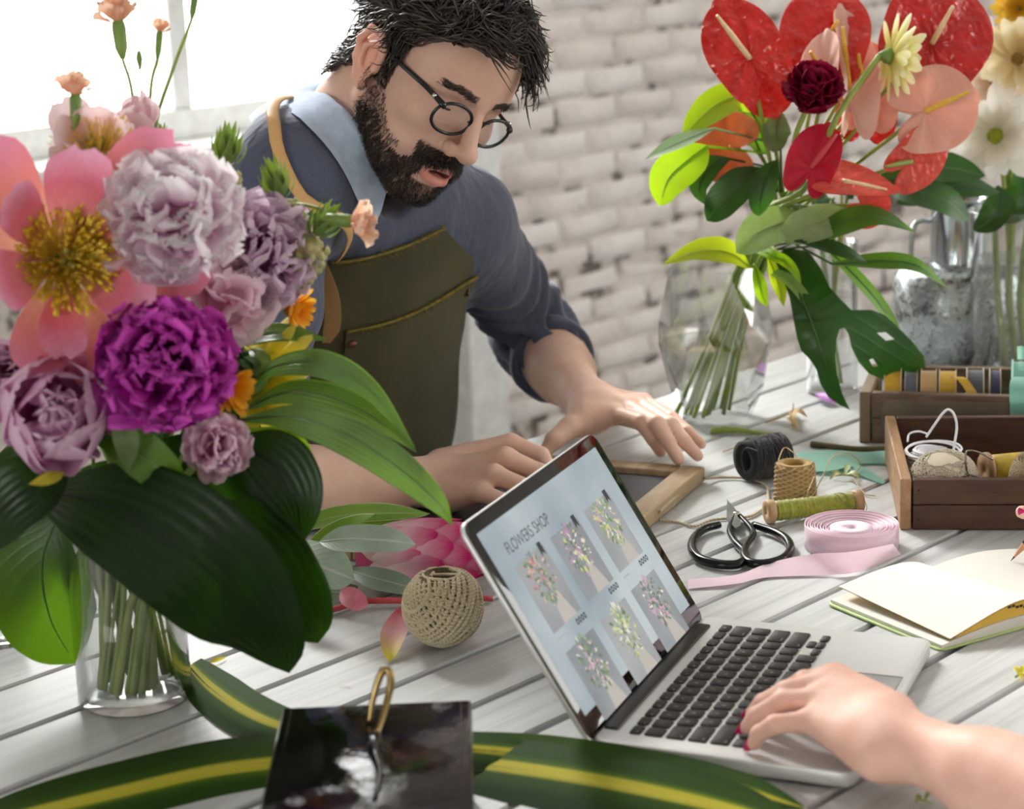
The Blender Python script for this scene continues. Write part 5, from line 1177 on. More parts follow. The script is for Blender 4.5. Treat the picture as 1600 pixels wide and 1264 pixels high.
def w_right(p):
    kn = [rk + np.array([0, .012, .012]), rk + np.array([.008, .004, .010]), rk + np.array([.012, -.008, .002]), rk + np.array([.012, -.018, -.010])]
    fi = [[rk + np.array([-.022, .008, .018]), pen + np.array([.006, .009, .016]), pen + np.array([-.001, .005, .004])], [rk + np.array([-.022, .004, .0]), pen + np.array([.012, .006, -.004]), pen + np.array([.004, .007, -.010])], [rk + np.array([-.016, -.004, -.016]), pen + np.array([.022, -.002, -.022]), pen + np.array([.016, .004, -.026])], [rk + np.array([-.010, -.012, -.026]), pen + np.array([.034, -.010, -.028]), pen + np.array([.028, -.004, -.031])]]
    w_ = rk + nrm(rel - rk) * .075
    th = [w_ + np.array([-.02, -.012, 0]), rk + np.array([-.012, -.028, -.002]), pen + np.array([.02, -.014, .006]), f_th]
    h = hand_sdf(p, [w_ + np.array([0, .012, .01]), w_ - np.array([0, .012, .01])], .02, kn, [.0112, .0112, .0108, .0096], fi, [[.0096, .0086, .0075, .006]] * 4, th, [.014, .0112, .0092, .0068])
    d = smin(s_cone(p, rel, w_, .041, .0255), h, .02); return smin(d, s_cone(p, s_r, rel, .050, .041), .03)
wg = G()
for fn, pts in ((w_left, [wel, P(1170, 1150, .0), wc2, s_l]), (w_right, [rel, s_r, pen, f_th, rk])):
    pts = np.array(pts); V, F = mesh_sdf(fn, pts.min(0) - .07, pts.max(0) + .07, .0024, 1); wg.add(V, F.tolist(), None, 0, np.ones((len(V), 3)) * np.array([1, .97, .965]))
woman = thing('person', 'woman typing with her left hand, magenta nails, only her arms in view', 'person', (.86, 1.30, FLOOR))
body_w = part(wg, 'body', skin2, woman)
nail = simple('magenta_nail', '#c4105f', .15)
def nailobj(a, b, up):
    ax = nrm(b - a); z = nrm(np.asarray(up) - (np.asarray(up) @ ax) * ax); A = np.stack([ax, np.cross(z, ax), z], 1); g = G(); V = []
    for r_, h in ((1, 0), (.8, .0010), (.4, .0016), (0.02, .0018)): V.append([b + ax * .0005 + A @ np.array([(.0068 * math.cos(t) + .001) * r_, .0045 * math.sin(t) * r_, .0046 + h - .0035 * (r_ * math.sin(t)) ** 2]) for t in np.linspace(0, 2 * np.pi, 15)])
    grid(g, np.array(V)); return part(g, 'nail', nail, woman)
for a, b in ((P(1192, 1098, .038), P(1173, 1115, .024)), (P(1182, 1118, .036), P(1165, 1137, .024)), (P(1186, 1146, .034), P(1176, 1162, .0235)), (P(1222, 1082, .040), P(1202, 1096, .024))):
    nailobj(a, b, np.array([-.55, -.45, .7]))
nailobj(pen + np.array([.02, -.014, .006]), f_th, np.array([0, -.9, .4]))
# blouse, head and hair (out of the frame)
fc = -lv; wb = np.array([.80, 1.44, 0]); blouse = simple('white_blouse', '#dcd8d4', .8, var='#cfcac6', vscale=8)
wA = np.stack([lu, fc, [0, 0, 1.]], 1)
def blouse_sdf(p):
    d = s_ell(p, wb + np.array([0, 0, .15]), (.16, .10, .22), wA); d = smin(d, s_ell(p, wb + lv * .06 + np.array([0, 0, -.12]), (.15, .11, .2), wA), .06)
    for s in (s_l, s_r): d = smin(d, s_cone(p, wb + lv * .02 + np.array([0, 0, .33]), s, .06, .058), .05)
    d = smin(d, s_cone(p, s_l, s_l + (wel - s_l) * .5, .060, .058), .03); return smin(d, s_cone(p, s_r, s_r + (rel - s_r) * .5, .060, .058), .03)
V, F = mesh_sdf(blouse_sdf, wb + np.array([-.3, -.35, -.4]), wb + np.array([.35, .4, .5]), .010, 1); g = G(); g.add(V, F.tolist()); part(g, 'blouse', blouse, woman)

# her head, bowed over the notebook, with swept-back hair
wF = nrm(fc * .85 + np.array([0, 0, -.5])); wL = nrm(np.cross([0, 0, 1.], wF)); wR = np.stack([wF, wL, np.cross(wF, wL)], 1) * .93
wHO = wb + lv * .01 + np.array([0, 0, .42]) - wR @ (nbl * np.array([1, 0, 1])) * .55
def whead(p): return np.maximum(head_local(p), -(p[:, 2] + .16 + .9 * np.minimum(p[:, 0], 0)))
Cw = np.ones((len(HV), 3)) * np.array([1, .96, .95]); Cw[LIP(HV)] = (.85, .45, .48); Cw[scalp(HV)] = (.25, .2, .18); Cw[brow] = (.5, .42, .38)
g = G(); g.add(wHO + HV @ wR.T, HF_.tolist(), None, 0, Cw); part(g, 'head', skin2, woman)
wh = simple('brown_hair', '#3a261a', .45, var='#543827', vscale=40)
fw_ = lambda p: np.stack([-np.ones(len(p)), .15 * np.sign(p[:, 1]), -.35 * np.ones(len(p))], 1)
part(grow(2600, hm, 10, .009, fw_, .002, .012, .0016, .002, 21, spread=.12, O_=wHO, R_=wR), 'hair', wh, woman)
g = G(); V, F = mesh_sdf(lambda p: s_ell(p, (-.115, 0, .03), (.042, .045, .045)) + .002 * np.sin(90 * p[:, 1] + 60 * p[:, 2]), (-.19, -.08, -.05), (-.04, .08, .11), .006, 1); g.add(wHO + V @ wR.T, F.tolist()); part(g, 'hair_bun', wh, woman)
# ================================================================ flower builders
green_stem = simple('green_stem', '#76933a', .5, var='#a0b052', vscale=9)
brown_stem = simple('brown_stem', '#6b5a2f', .6, var='#4d5526', vscale=12)
calyx_m = simple('calyx_green', '#7f9c45', .5, var='#5f8038', vscale=40)
def facing(px, py, Y, away=(0, 0, 0)):             # unit vector from a point towards the lens, plus a lean
    p = PY(px, py, Y); return nrm(nrm(EYE - p) + np.asarray(away, float))
def rotz(a): c, s = math.cos(a), math.sin(a); return np.array([[c, -s, 0], [s, c, 0], [0, 0, 1.]])
def rotx(a): c, s = math.cos(a), math.sin(a); return np.array([[1, 0, 0], [0, c, -s], [0, s, c]])
def roty(a): c, s = math.cos(a), math.sin(a); return np.array([[c, 0, s], [0, 1, 0], [-s, 0, c]])
def flower(name, label, cat, c, axis, group=None, roll=0.0):
    A = frame(axis) @ rotz(roll); o = thing(name, label, cat, c, group); o.matrix_world = mat4(A, c); o['_'] = 0; del o['_']
    o.rotation_euler = Matrix(A.tolist()).to_euler(); return o, A
def stem_to(o, c, A, pts, rad, m=None, name='stem', n=40):
    loc = [A.T @ (np.asarray(p) - c) for p in pts]; g = G(); tube(g, loc, rad, 7, n); return g.obj(name, m or green_stem, o)
def layer(o, protos, n, e, z0, s=1.0, a0=0.0, rad=0.0, jit=.12, r=None, name='petal', sj=.12):
    """ring of petals: elevation e above the flower plane, base ring radius rad at height z0"""
    r = r or np.random.default_rng(1)
    for k in range(n):
        a = a0 + 2 * math.pi * k / n + r.normal(0, jit); Rm = rotz(a) @ rotx(e + r.normal(0, jit)) @ roty(r.normal(0, jit * .8)); q = link(name, protos[r.integers(len(protos))], o)
        q.matrix_local = mat4(Rm, rotz(a) @ np.array([0, rad, z0]), s * (1 + r.normal(0, sj)))
def pom(o, protos, n, R_, r, th0, th1, base=.45, s=1.0, name='petal', tj=.35):
    """ruffled petals standing out of a ball"""
    for k in range(n):
        z = math.cos(th0) + (math.cos(th1) - math.cos(th0)) * (k + .5) / n; ph = k * 2.39996 + r.normal(0, .15); q_ = math.sqrt(max(0, 1 - z * z)); d = np.array([q_ * math.cos(ph), q_ * math.sin(ph), z])
        y = nrm(d + r.normal(0, .16, 3)); t = np.cross(y, [0, 0, 1.]) + r.normal(0, tj, 3); x = nrm(t - (t @ y) * y); Rm = np.stack([x, y, np.cross(x, y)], 1)
        q = link(name, protos[r.integers(len(protos))], o); q.matrix_local = mat4(Rm, d * R_ * base, s * (1 + r.normal(0, .12)))
def peony(px, py, Y, Rpx, lean, m_out, m_in, label, group=None, seed=0, nin=64, guard=8, stem=None, base_m=None, smooth=False, e0=-.25):
    c = PY(px, py, Y); R_ = M(Rpx, Y); A_ = facing(px, py, Y, lean); o, A = flower('peony', label, 'flower', c, A_, group, seed * 1.3); r = np.random.default_rng(seed)
    ru = .10 if not smooth else .04
    gp = [petal_mesh(R_ * 1.25, R_ * 1.15, 'round', 1.7, .30, ru * .6, 4, .06, 9, 9, 30 + k + seed).mesh('petal', m_out) for k in range(3)]
    ip = [petal_mesh(R_ * .66, R_ * .82, 'petal', .7, .30, .15 if not smooth else .07, 6, .10, 7, 9, 60 + k + seed).mesh('petal', m_in) for k in range(4)]
    layer(o, gp, guard, e0, -R_ * .52, 1.0, .3, R_ * .05, .12, r); layer(o, gp, guard - 1, e0 + .45, -R_ * .45, .92, .8, R_ * .05, .12, r)
    pom(o, ip, nin, R_, r, .05, 1.75, .42)
    g = G(); lathe(g, [(0, R_ * .55), (R_ * .4, R_ * .42), (R_ * .58, 0), (R_ * .45, -R_ * .4), (0, -R_ * .6)], 16); g.obj('heart', base_m or m_in, o)
    g = G(); lathe(g, [(0, -R_ * .52), (R_ * .28, -R_ * .50), (R_ * .2, -R_ * .66), (.003, -R_ * .74)], 12); g.obj('calyx', calyx_m, o)
    if stem: stem_to(o, c, A, [c - A_ * R_ * .6] + stem, [.0035, .0034, .0038, .0046], n=36)
    return o
def open_peony(px, py, Y, Rpx, lean, mats, label, seed=0, n=(6, 6), st=.42, stem=None, e=(.12, .42), name='peony', cat='flower', stm=None, roll=None, wf=.86):
    c = PY(px, py, Y); R_ = M(Rpx, Y); A_ = facing(px, py, Y, lean); o, A = flower(name, label, cat, c, A_, None, seed if roll is None else roll); r = np.random.default_rng(seed)
    for k, (n_, e_) in enumerate(zip(n, e)):
        pm = [petal_mesh(R_ * (1.08 - .10 * k), R_ * (wf - .04 * k), 'petal', .75, .22, .035, 4, .07, 10, 9, seed + q + 5 * k).mesh('petal', mats[k % len(mats)]) for q in range(3)]
        layer(o, pm, n_, e_, -.012 * (1 - k) * R_ / .08, 1.0, .5 * k, .012 * R_ / .08, .10, r)
    g = G(); Rs = R_ * st; N = 420; u = r.uniform(0, 1, N) ** .5; a = r.uniform(0, 6.28, N); P_ = []
    for ui, ai in zip(u, a):
        b = np.array([ui * Rs * .45 * math.cos(ai), ui * Rs * .45 * math.sin(ai), 0]); d = nrm(np.array([math.cos(ai) * ui * 1.15, math.sin(ai) * ui * 1.15, .75]) + r.normal(0, .13, 3)); L_ = Rs * r.uniform(.55, .95); P_.append([b, b + d * L_ * .5, b + d * L_ * .84, b + d * L_ * .88, b + d * L_])
    tubes(g, np.array(P_), np.tile(np.array([.0005, .0005, .0005, .0014, .0010]) * R_ / .085, (N, 1)), 5); q = g.obj('stamens', stm or simple('yellow_stamens', '#f0c41e', .7, var='#f7de5e', vscale=90), o); q['kind'] = 'stuff'
    g = G()
    for k in range(4): tube(g, [(0, 0, 0), (.005 * math.cos(k * 1.57), .005 * math.sin(k * 1.57), Rs * .35), (.008 * math.cos(k * 1.57), .008 * math.sin(k * 1.57), Rs * .55)], [.004, .004, .0015], 7, 8)
    g.obj('pistil', simple('pistil_green', '#a8a04a', .5), o)
    g = G(); lathe(g, [(0, .0), (R_ * .15, -.003), (R_ * .14, -R_ * .14), (.003, -R_ * .22)], 12); g.obj('calyx', calyx_m, o)
    if stem: stem_to(o, c, A, [c - A_ * R_ * .2] + stem, [.0035, .0034, .0038, .0046], n=36)
    return o
# ================================================================ the near bouquet in its glass vase
VC = P(212, 1090, 0); VR, VH = M(91, VC[1]), .165
cyl_vase('glass_vase', 'clear glass vase of the peony bouquet in the left foreground', VC, VR, VH, 40, .145, .0028)
vi = [0]
def vstem(neck=None):
    k = vi[0]; vi[0] += 1; a = k * 2.399; rr_ = VR * (.34 + .50 * ((k * .618) % 1)); b = VC + np.array([rr_ * math.cos(a), rr_ * math.sin(a) * .9, .012]); t = VC + np.array([rr_ * .95 * math.cos(a + .9) + .010, rr_ * .8 * math.sin(a + .9), VH * .98]); return [t, (t + b) / 2, b]
pk_o = petal_mat('coral_petal', '#f2c6a6', '#ee9088', '#f09cb8', .35, .5, .14, .6)
pk_h = petal_mat('hot_pink_petal', '#f0b8a2', '#ea7c90', '#f2b0cc', .4, .5, .16, .6)
open_peony(100, 405, 1.63, 190, (.22, 0, .02), [pk_o, pk_h], 'large open coral peony with yellow stamens at the left edge', 3, (6, 6), .40, vstem(), (.16, .50), roll=.35, wf=.54)
lil_o = petal_mat('pale_lilac_petal', '#efc2dc', '#f8dfee', '#fdf3f8', .55, .6, .18); lil_i = petal_mat('lilac_ruffle', '#e3a2cb', '#fae3f0', '#fffafc', .55, .6, .2)
peony(272, 342, 1.63, 104, (-.1, .0, .35), lil_o, lil_i, 'pale lilac ruffled peony, the largest pale ball behind the open coral one', None, 11, 66, 8, vstem())
lv_o = petal_mat('lavender_petal', '#d69cc8', '#e6c2e0', '#f2deee', .5, .6, .18); lv_i = petal_mat('lavender_ruffle', '#c670b4', '#e6c0de', '#f3e0f0', .5, .6, .2)
peony(396, 395, 1.74, 92, (.15, 0, .2), lv_o, lv_i, 'lavender pink ruffled peony under the small pineapples', None, 12, 70, 8, vstem())
peony(352, 476, 1.68, 66, (.05, 0, .1), petal_mat('blush_petal', '#e9bccc', '#f3d5e0', '#f8e6ec', .5, .6, .14), petal_mat('blush_inner', '#e6b0c6', '#f0d0de', '#f5e2ea', .5, .6, .14), 'smooth blush pink peony between the lavender and magenta ones', None, 13, 26, 7, vstem(), smooth=True)
mg_o = petal_mat('magenta_petal', '#5a0a3a', '#a3118a', '#c02aa6', .25, .5, .2); mg_i = petal_mat('magenta_ruffle', '#6d0b50', '#b3159c', '#d956c6', .25, .42, .22)
peony(258, 570, 1.60, 100, (.05, 0, .05), mg_o, mg_i, 'deep magenta peony in the middle of the near bouquet', None, 14, 80, 8, vstem())
sp_o = petal_mat('soft_pink_petal', '#b8478e', '#dba6c4', '#ecc9da', .3, .6, .2); sp_i = petal_mat('soft_pink_ruffle', '#a02a72', '#dba6c2', '#eed2dd', .3, .6, .25)
peony(336, 697, 1.62, 50, (.2, 0, -.1), sp_o, sp_i, 'small pink and white ruffled peony below the magenta one', None, 15, 44, 6, vstem())
peony(18, 578, 1.66, 46, (0, 0, .1), sp_o, petal_mat('dusty_mauve', '#7d3d62', '#b07a9c', '#c9a0b8', .2, .6, .2), 'dusty mauve peony at the left edge above the rose', None, 16, 40, 6, vstem())
peony(110, 585, 1.68, 46, (0, 0, .1), sp_o, MATS['dusty_mauve'], 'dusty mauve peony half hidden behind the cupped rose', None, 17, 40, 6, vstem())
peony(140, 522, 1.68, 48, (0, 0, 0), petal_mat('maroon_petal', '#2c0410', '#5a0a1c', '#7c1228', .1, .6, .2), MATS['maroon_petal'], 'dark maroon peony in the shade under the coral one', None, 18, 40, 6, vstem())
# cupped mauve rose
def cup_rose(px, py, Y, Rpx, lean, m_o, m_m, m_c, label, stem, seed=2):
    c = PY(px, py, Y); R_ = M(Rpx, Y); A_ = facing(px, py, Y, lean); o, A = flower('garden_rose', label, 'flower', c, A_, None, .5); r = np.random.default_rng(seed)
    mk = lambda L_, W_, b, m, cu=.25, ru=.03, kd='round', s=0: [petal_mesh(L_, W_, kd, b, cu, ru, 3, .02, 11, 9, s + k).mesh('petal', m) for k in range(3)]
    layer(o, mk(R_ * 1.75, R_ * 1.75, 2.3, m_o, .28, .04, 'round', 1), 5, .02, -R_ * .72, 1, 0, 0, .10, r, sj=.06); layer(o, mk(R_ * 1.62, R_ * 1.5, 2.2, m_o, .30, .04, 'round', 5), 5, .16, -R_ * .65, 1, .6, 0, .10, r, sj=.06)
    layer(o, mk(R_ * 1.45, R_ * 1.2, 2.1, m_m, .3, .05, 'round', 9), 5, .34, -R_ * .6, 1, .2, 0, .12, r); layer(o, mk(R_ * 1.2, R_ * .9, 1.9, m_m, .3, .08, 'round', 13), 6, .6, -R_ * .5, 1, .5, 0, .15, r); layer(o, mk(R_ * .95, R_ * .75, 1.8, m_c, .35, .06, 'round', 21), 6, .8, -R_ * .35, 1, .1, 0, .15, r)
    pom(o, mk(R_ * .5, R_ * .6, 1.0, m_c, .35, .07, 'round', 17), 16, R_ * .55, r, .0, .95, .45)
    g = G(); lathe(g, [(0, R_ * .2), (R_ * .35, R_ * .05), (R_ * .5, -R_ * .4), (0, -R_ * .7)], 14); g.obj('heart', m_m, o); g = G(); lathe(g, [(0, -R_ * .7), (R_ * .25, -R_ * .68), (.003, -R_ * .85)], 10); g.obj('calyx', calyx_m, o)
    stem_to(o, c, A, [c - A_ * R_ * .75] + stem, [.0035, .0034, .0038, .0046], n=36)
cup_rose(90, 650, 1.575, 92, (.05, 0, .22), petal_mat('mauve_petal', '#c765a6', '#e0a8ce', '#f2d6e8', .4, .5, .12), petal_mat('mauve_deep', '#b03a8c', '#cc70b0', '#e6b8d6', .4, .5, .15), petal_mat('mauve_centre', '#c470ac', '#dcaece', '#ecd0e2', .4, .55, .2), 'cupped mauve pink rose at the lower left of the bouquet', vstem())
# pale poppy with yellow stamens
open_peony(152, 240, 1.72, 78, (-.15, 0, .75), [petal_mat('pale_poppy_petal', '#f5dbc4', '#f3d3d6', '#f7e3e6', .45, .55, .12)], 'pale pink poppy with a thick yellow centre behind the coral peony', 21, (4, 5), .75, vstem(), (.25, .7), name='poppy')
o = open_peony(214, 214, 1.78, 62, (.1, .3, 1.3), [petal_mat('shell_pink_petal', '#f0c3cd', '#f2cdd8', '#f8e2e8', .5, .5, .1)], 'upright shell pink poppy bud standing behind the yellow centre', 22, (4, 4), .3, vstem(), (1.1, 1.25), name='poppy')
# carnations
pe = petal_mat('peach_petal', '#f4cdae', '#f4c2a0', '#f8d8c0', .55, .55, .12)
def carnation(px, py, Y, Rpx, axis_px, label, foot, group=None, seed=0, tilt=(0, 0, 0), n=16, calyx_len=1.5):
    """axis_px: image direction the bloom opens towards (x right, y up)"""
    c = PY(px, py, Y); R_ = M(Rpx, Y); ax = nrm(CR * axis_px[0] + CU * axis_px[1] - FWD * tilt[2] + np.array([tilt[0], 0, tilt[1]])); o, A = flower('carnation', label, 'flower', c, ax, group, seed); r = np.random.default_rng(seed)
    pm = [petal_mesh(R_ * 1.15, R_ * .85, 'spoon', .75, .15, .2, 5, .05, 8, 7, seed + k).mesh('petal', pe) for k in range(3)]
    layer(o, pm, n // 2, .45, -R_ * .4, 1, 0, .001, .2, r); layer(o, pm, n // 2, .9, -R_ * .35, 1.0, .4, .001, .2, r); layer(o, pm, n // 3, 1.25, -R_ * .3, .8, .8, .001, .2, r)
    cl = R_ * calyx_len; g = G(); lathe(g, [(R_ * .18, -R_ * .25), (R_ * .26, -R_ * .35), (R_ * .30, -R_ * .6), (R_ * .27, -R_ * .35 - cl * .7), (R_ * .12, -R_ * .35 - cl), (.0009, -R_ * .4 - cl)], 12); g.obj('calyx', calyx_m, o)
    stem_to(o, c, A, [c - ax * (R_ * .4 + cl)] + foot, [.0015, .0016, .0016, .0018], n=30); return o
ft = lambda px, py, Y, *q: [PY(px, py, Y)] + list(q) + vstem()
carnation(183, 22, 1.78, 36, (-.12, .95), 'peach carnation, tallest and widest of the four at the upper left', ft(207, 150, 1.78, PY(225, 320, 1.77)), None, 31)
carnation(250, 44, 1.80, 17, (.08, 1), 'small narrow peach carnation bud right of the tallest carnation', ft(235, 150, 1.8, PY(235, 320, 1.78)), None, 32, n=10, calyx_len=2.4)
carnation(118, 138, 1.72, 30, (0, 1), 'low peach carnation at the far left against the window', ft(110, 215, 1.72, PY(130, 350, 1.72)), None, 33)
carnation(306, -14, 1.80, 19, (.15, 1), 'carnation bud cut off by the top edge, on a long dark stem', ft(270, 110, 1.8, PY(243, 200, 1.79), PY(240, 330, 1.78)), None, 34, n=10, calyx_len=1.9)
carnation(562, 347, 1.72, 36, (1, -.12), 'peach carnation pointing right in front of the apron', ft(500, 326, 1.74, PY(440, 330, 1.76), PY(380, 450, 1.76)), None, 35, tilt=(0, 0, .3))
c = PY(218, 95, 1.78); o = thing('carnation_bud', 'tiny closed green bud on a thin stem between the carnations', 'flower', c); g = G(); lathe(g, [(0, .010), (.002, .007), (.003, .002), (.0015, -.006), (.0004, -.008)], 10); g.obj('bud', calyx_m, o); g = G(); tube(g, [np.zeros(3), PY(214, 150, 1.78) - c, PY(218, 260, 1.78) - c], [.0006, .0009], 5, 20); g.obj('stem', green_stem, o)
# small pineapples
pin_l = leaf_mat('pineapple_leaf', '#466a2c', '#86a850', '#a6c23e', .25, .5, edge='#d9dcae'); pin_b = simple('pineapple_skin', '#b3a06a', .6, var='#7e8a45', vscale=60)
def pineapple(px, py, Y, Hpx, ax_px, label, body_px, seed=0):
    c = PY(px, py, Y); ax = nrm(CR * ax_px[0] + CU * ax_px[1] - FWD * .25); o, A = flower('mini_pineapple', label, 'pineapple', c, ax); r = np.random.default_rng(seed); H_ = M(Hpx, Y); br_ = M(body_px, Y)
    g = G(); lathe(g, [(0, 0), (br_ * .55, -.1 * br_), (br_ * .95, -br_ * .7), (br_, -br_ * 1.3), (br_ * .85, -br_ * 2.0), (br_ * .3, -br_ * 2.5), (0, -br_ * 2.5)], 18); core = g.obj('fruit', pin_b, o)
    bm_g = G(); lathe(bm_g, [(0, .0045), (.002, .0038), (.0042, .001), (.0048, -.001)], 6); em = bm_g.mesh('eye', simple('pineapple_eye', '#c9b886', .6, var='#8d9a58', vscale=200))
    for k in range(46):
        z = -.25 - 2.0 * (k + .5) / 46; rr_ = br_ * (1 - .22 * abs(z + 1.25) ** 1.6) * .97; a = k * 2.39996; d = np.array([math.cos(a), math.sin(a), 0]); q = link('eye', em, core); q.matrix_local = mat4(frame(d, [0, 0, 1.]), d * rr_ + np.array([0, 0, z * br_]), br_ / .019)
    for k in range(20):
        t = k / 19; L_ = H_ * (.75 + .35 * t); lm = petal_mesh(L_, L_ * .30, 'lance', 1.5 - 1.2 * t, .35, 0, 1, 0, 8, 5, seed + k).mesh('leaf', pin_l); a = k * 2.39996; q = link('leaf', lm, o); e = .35 + .95 * t
        q.matrix_local = mat4(rotz(a) @ rotx(e) @ roty(0), rotz(a) @ np.array([0, br_ * .28 * (1 - t), H_ * .12 * t]))
    stem_to(o, c, A, [c - ax * br_ * 2.4, PY(330, 520, 1.76)] + vstem(), [.003, .0028, .0032], n=30)
pineapple(352, 262, 1.78, 62, (.15, 1), 'green mini pineapple with an upright crown, in front of the shirt', 26, 41)
pineapple(254, 232, 1.80, 34, (0, 1), 'smallest mini pineapple peeking behind the pink poppy bud', 18, 42)
pineapple(440, 312, 1.76, 60, (-.25, .95), 'mini pineapple with curly pale leaves beside the collar', 27, 43)
pineapple(490, 368, 1.74, 55, (.55, .75), 'mini pineapple leaning right towards the peach carnation', 36, 44)
# yellow gerbera from behind, orange marigolds
yel_p = petal_mat('gerbera_petal', '#d9d24a', '#ecd936', '#f0e468', .45, .5, .1); org_p = petal_mat('orange_petal', '#e08a12', '#eca016', '#f2b93c', .4, .5, .15)
def daisy(name, px, py, Y, Rpx, axis, m, label, n=(20,), e=(.1,), disc=None, disc_r=.3, seed=0, Lw=.28, kind='ray', stem=None, back=False, bend=.25, notch=.0, jit=.08, stem_m=None, sr=.002):
    c = PY(px, py, Y); R_ = M(Rpx, Y); o, A = flower(name, label, 'flower', c, axis, None, seed); r = np.random.default_rng(seed)
    for k, (n_, e_) in enumerate(zip(n, e)):
        pm = [petal_mesh(R_ * (1 - .12 * k), R_ * Lw, kind, bend, .25, .03, 3, notch, 8, 5, seed + q).mesh('petal', m) for q in range(3)]; layer(o, pm, n_, e_, .002 * k, 1, .13 * k, R_ * .08, jit, r)
    if disc: g = G(); lathe(g, [(0, R_ * .10), (R_ * disc_r * .6, R_ * .09), (R_ * disc_r, R_ * .02), (R_ * disc_r * .8, -.002), (0, -.002)], 18); g.obj('disc', disc, o)
    g = G(); b = .42 if back else .22; lathe(g, [(0, -.001), (R_ * b, -.002), (R_ * b * .9, -R_ * .14), (R_ * .1, -R_ * .30), (.002, -R_ * .36)], 16); g.obj('calyx', calyx_m, o)
    if back:
        for k in range(30): q = link('bract', pm_b, o); a = k * 2.4; q.matrix_local = mat4(rotz(a) @ rotx(-.9 - .2 * (k % 3)), rotz(a) @ np.array([0, R_ * (.10 + .10 * (k % 3)), -R_ * (.30 - .08 * (k % 3))]), R_ / .03)
    if stem: stem_to(o, c, A, [c - nrm(axis) * R_ * .3] + stem, sr, stem_m, n=30)
    return o
pm_b = petal_mesh(.014, .004, 'lance', -.5, .2, 0, 1, 0, 6, 3).mesh('bract', simple('dark_bract', '#3d5a2a', .6))
daisy('gerbera', 396, 584, 1.73, 98, nrm(CR * .55 - CU * .30 + FWD * .75), yel_p, 'yellow gerbera seen from behind, beside the striped leaves', (18, 14), (.15, .3), None, .3, 51, .30, stem=[PY(352, 560, 1.7)] + vstem(), back=True)
daisy('marigold', 452, 482, 1.76, 42, nrm(CR * .85 - CU * .3 - FWD * .3), org_p, 'orange marigold hanging in front of the apron pocket', (13, 10), (.5, .8), simple('orange_disc', '#c4790f', .8), .3, 52, .34, stem=[PY(415, 470, 1.77)] + vstem(), bend=.3, notch=.1)
daisy('marigold', 352, 606, 1.64, 46, nrm(CR * .75 - CU * .1 - FWD * .55), org_p, 'orange marigold squeezed beside the magenta peony', (13, 11), (.45, .8), MATS['orange_disc'], .3, 53, .34, stem=[PY(320, 640, 1.66)] + vstem(), bend=.3, notch=.1)
# leaves of the bouquet
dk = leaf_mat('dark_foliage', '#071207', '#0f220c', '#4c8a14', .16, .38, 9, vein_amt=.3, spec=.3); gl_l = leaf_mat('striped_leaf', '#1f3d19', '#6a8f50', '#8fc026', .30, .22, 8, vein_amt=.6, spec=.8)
md = leaf_mat('mid_foliage', '#2a4a1c', '#4a7026', '#86b228', .35, .4, 0, mid='#8aa860')
def bleaf(pts, Wpx, face, label, m, kind='lance', nrib=8, rib=.0, cup=.12, wave=.0, fold=0.0, name='leaf', cat='leaf', seed=0, th=True, nu=None, wcurve=None, stalk=None):
    pp = [PY(*p) for p in pts]; c = pp[0]; W_ = M(Wpx, np.mean([p[2] for p in pts])); o = thing(name, label, cat, c); g = G()
    leaf3(g, [p - c for p in pp], W_, face, kind, cup, 26, nu or (17 if rib else 9), rib, nrib, wave, wcurve, fold, seed=seed); bl = g.obj('blade', m, o)
    q = spline(pp, 24); T = nrm(np.gradient(q, axis=0)); f = np.atleast_2d(np.asarray(face, float)); fx = np.stack([np.interp(np.linspace(0, 1, 24), np.linspace(0, 1, len(f)), f[:, k]) for k in range(3)], 1); N = np.cross(nrm(np.cross(T, fx)), T)
    g = G(); st_ = [p - c for p in (stalk or [])]; tube(g, st_ + [p - c for p in (q - N * .0006)[:22]], [.0016] * (1 + len(st_)) + [.0012, .0003], 5); g.obj('midrib', m, o); return o
cf = (-.05, -.85, .5)
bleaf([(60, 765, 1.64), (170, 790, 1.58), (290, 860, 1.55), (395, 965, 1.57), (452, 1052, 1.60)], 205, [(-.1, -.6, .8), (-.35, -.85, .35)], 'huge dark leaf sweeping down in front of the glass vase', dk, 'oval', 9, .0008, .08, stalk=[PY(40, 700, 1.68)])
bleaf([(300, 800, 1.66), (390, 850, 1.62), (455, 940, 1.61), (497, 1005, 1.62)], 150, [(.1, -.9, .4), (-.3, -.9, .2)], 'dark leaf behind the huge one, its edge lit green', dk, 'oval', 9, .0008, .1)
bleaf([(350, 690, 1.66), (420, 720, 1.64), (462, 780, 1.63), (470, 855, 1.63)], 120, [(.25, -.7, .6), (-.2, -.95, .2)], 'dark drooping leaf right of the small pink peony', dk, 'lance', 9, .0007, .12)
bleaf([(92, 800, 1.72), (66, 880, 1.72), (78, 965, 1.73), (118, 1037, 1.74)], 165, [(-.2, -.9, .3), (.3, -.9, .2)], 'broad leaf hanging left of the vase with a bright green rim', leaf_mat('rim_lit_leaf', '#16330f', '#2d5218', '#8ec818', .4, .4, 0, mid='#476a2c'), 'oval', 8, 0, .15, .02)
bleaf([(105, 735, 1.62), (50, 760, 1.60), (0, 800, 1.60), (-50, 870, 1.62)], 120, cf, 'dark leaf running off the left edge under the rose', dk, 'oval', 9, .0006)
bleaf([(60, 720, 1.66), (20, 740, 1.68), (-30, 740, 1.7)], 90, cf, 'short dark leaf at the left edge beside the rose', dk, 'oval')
bleaf([(150, 680, 1.60), (205, 700, 1.59), (250, 735, 1.59), (285, 772, 1.60)], 74, [(-.1, -.8, .6), (-.1, -1, .2)], 'mid green leaf between the rose and the small pink peony', md, 'oval', cup=.1)
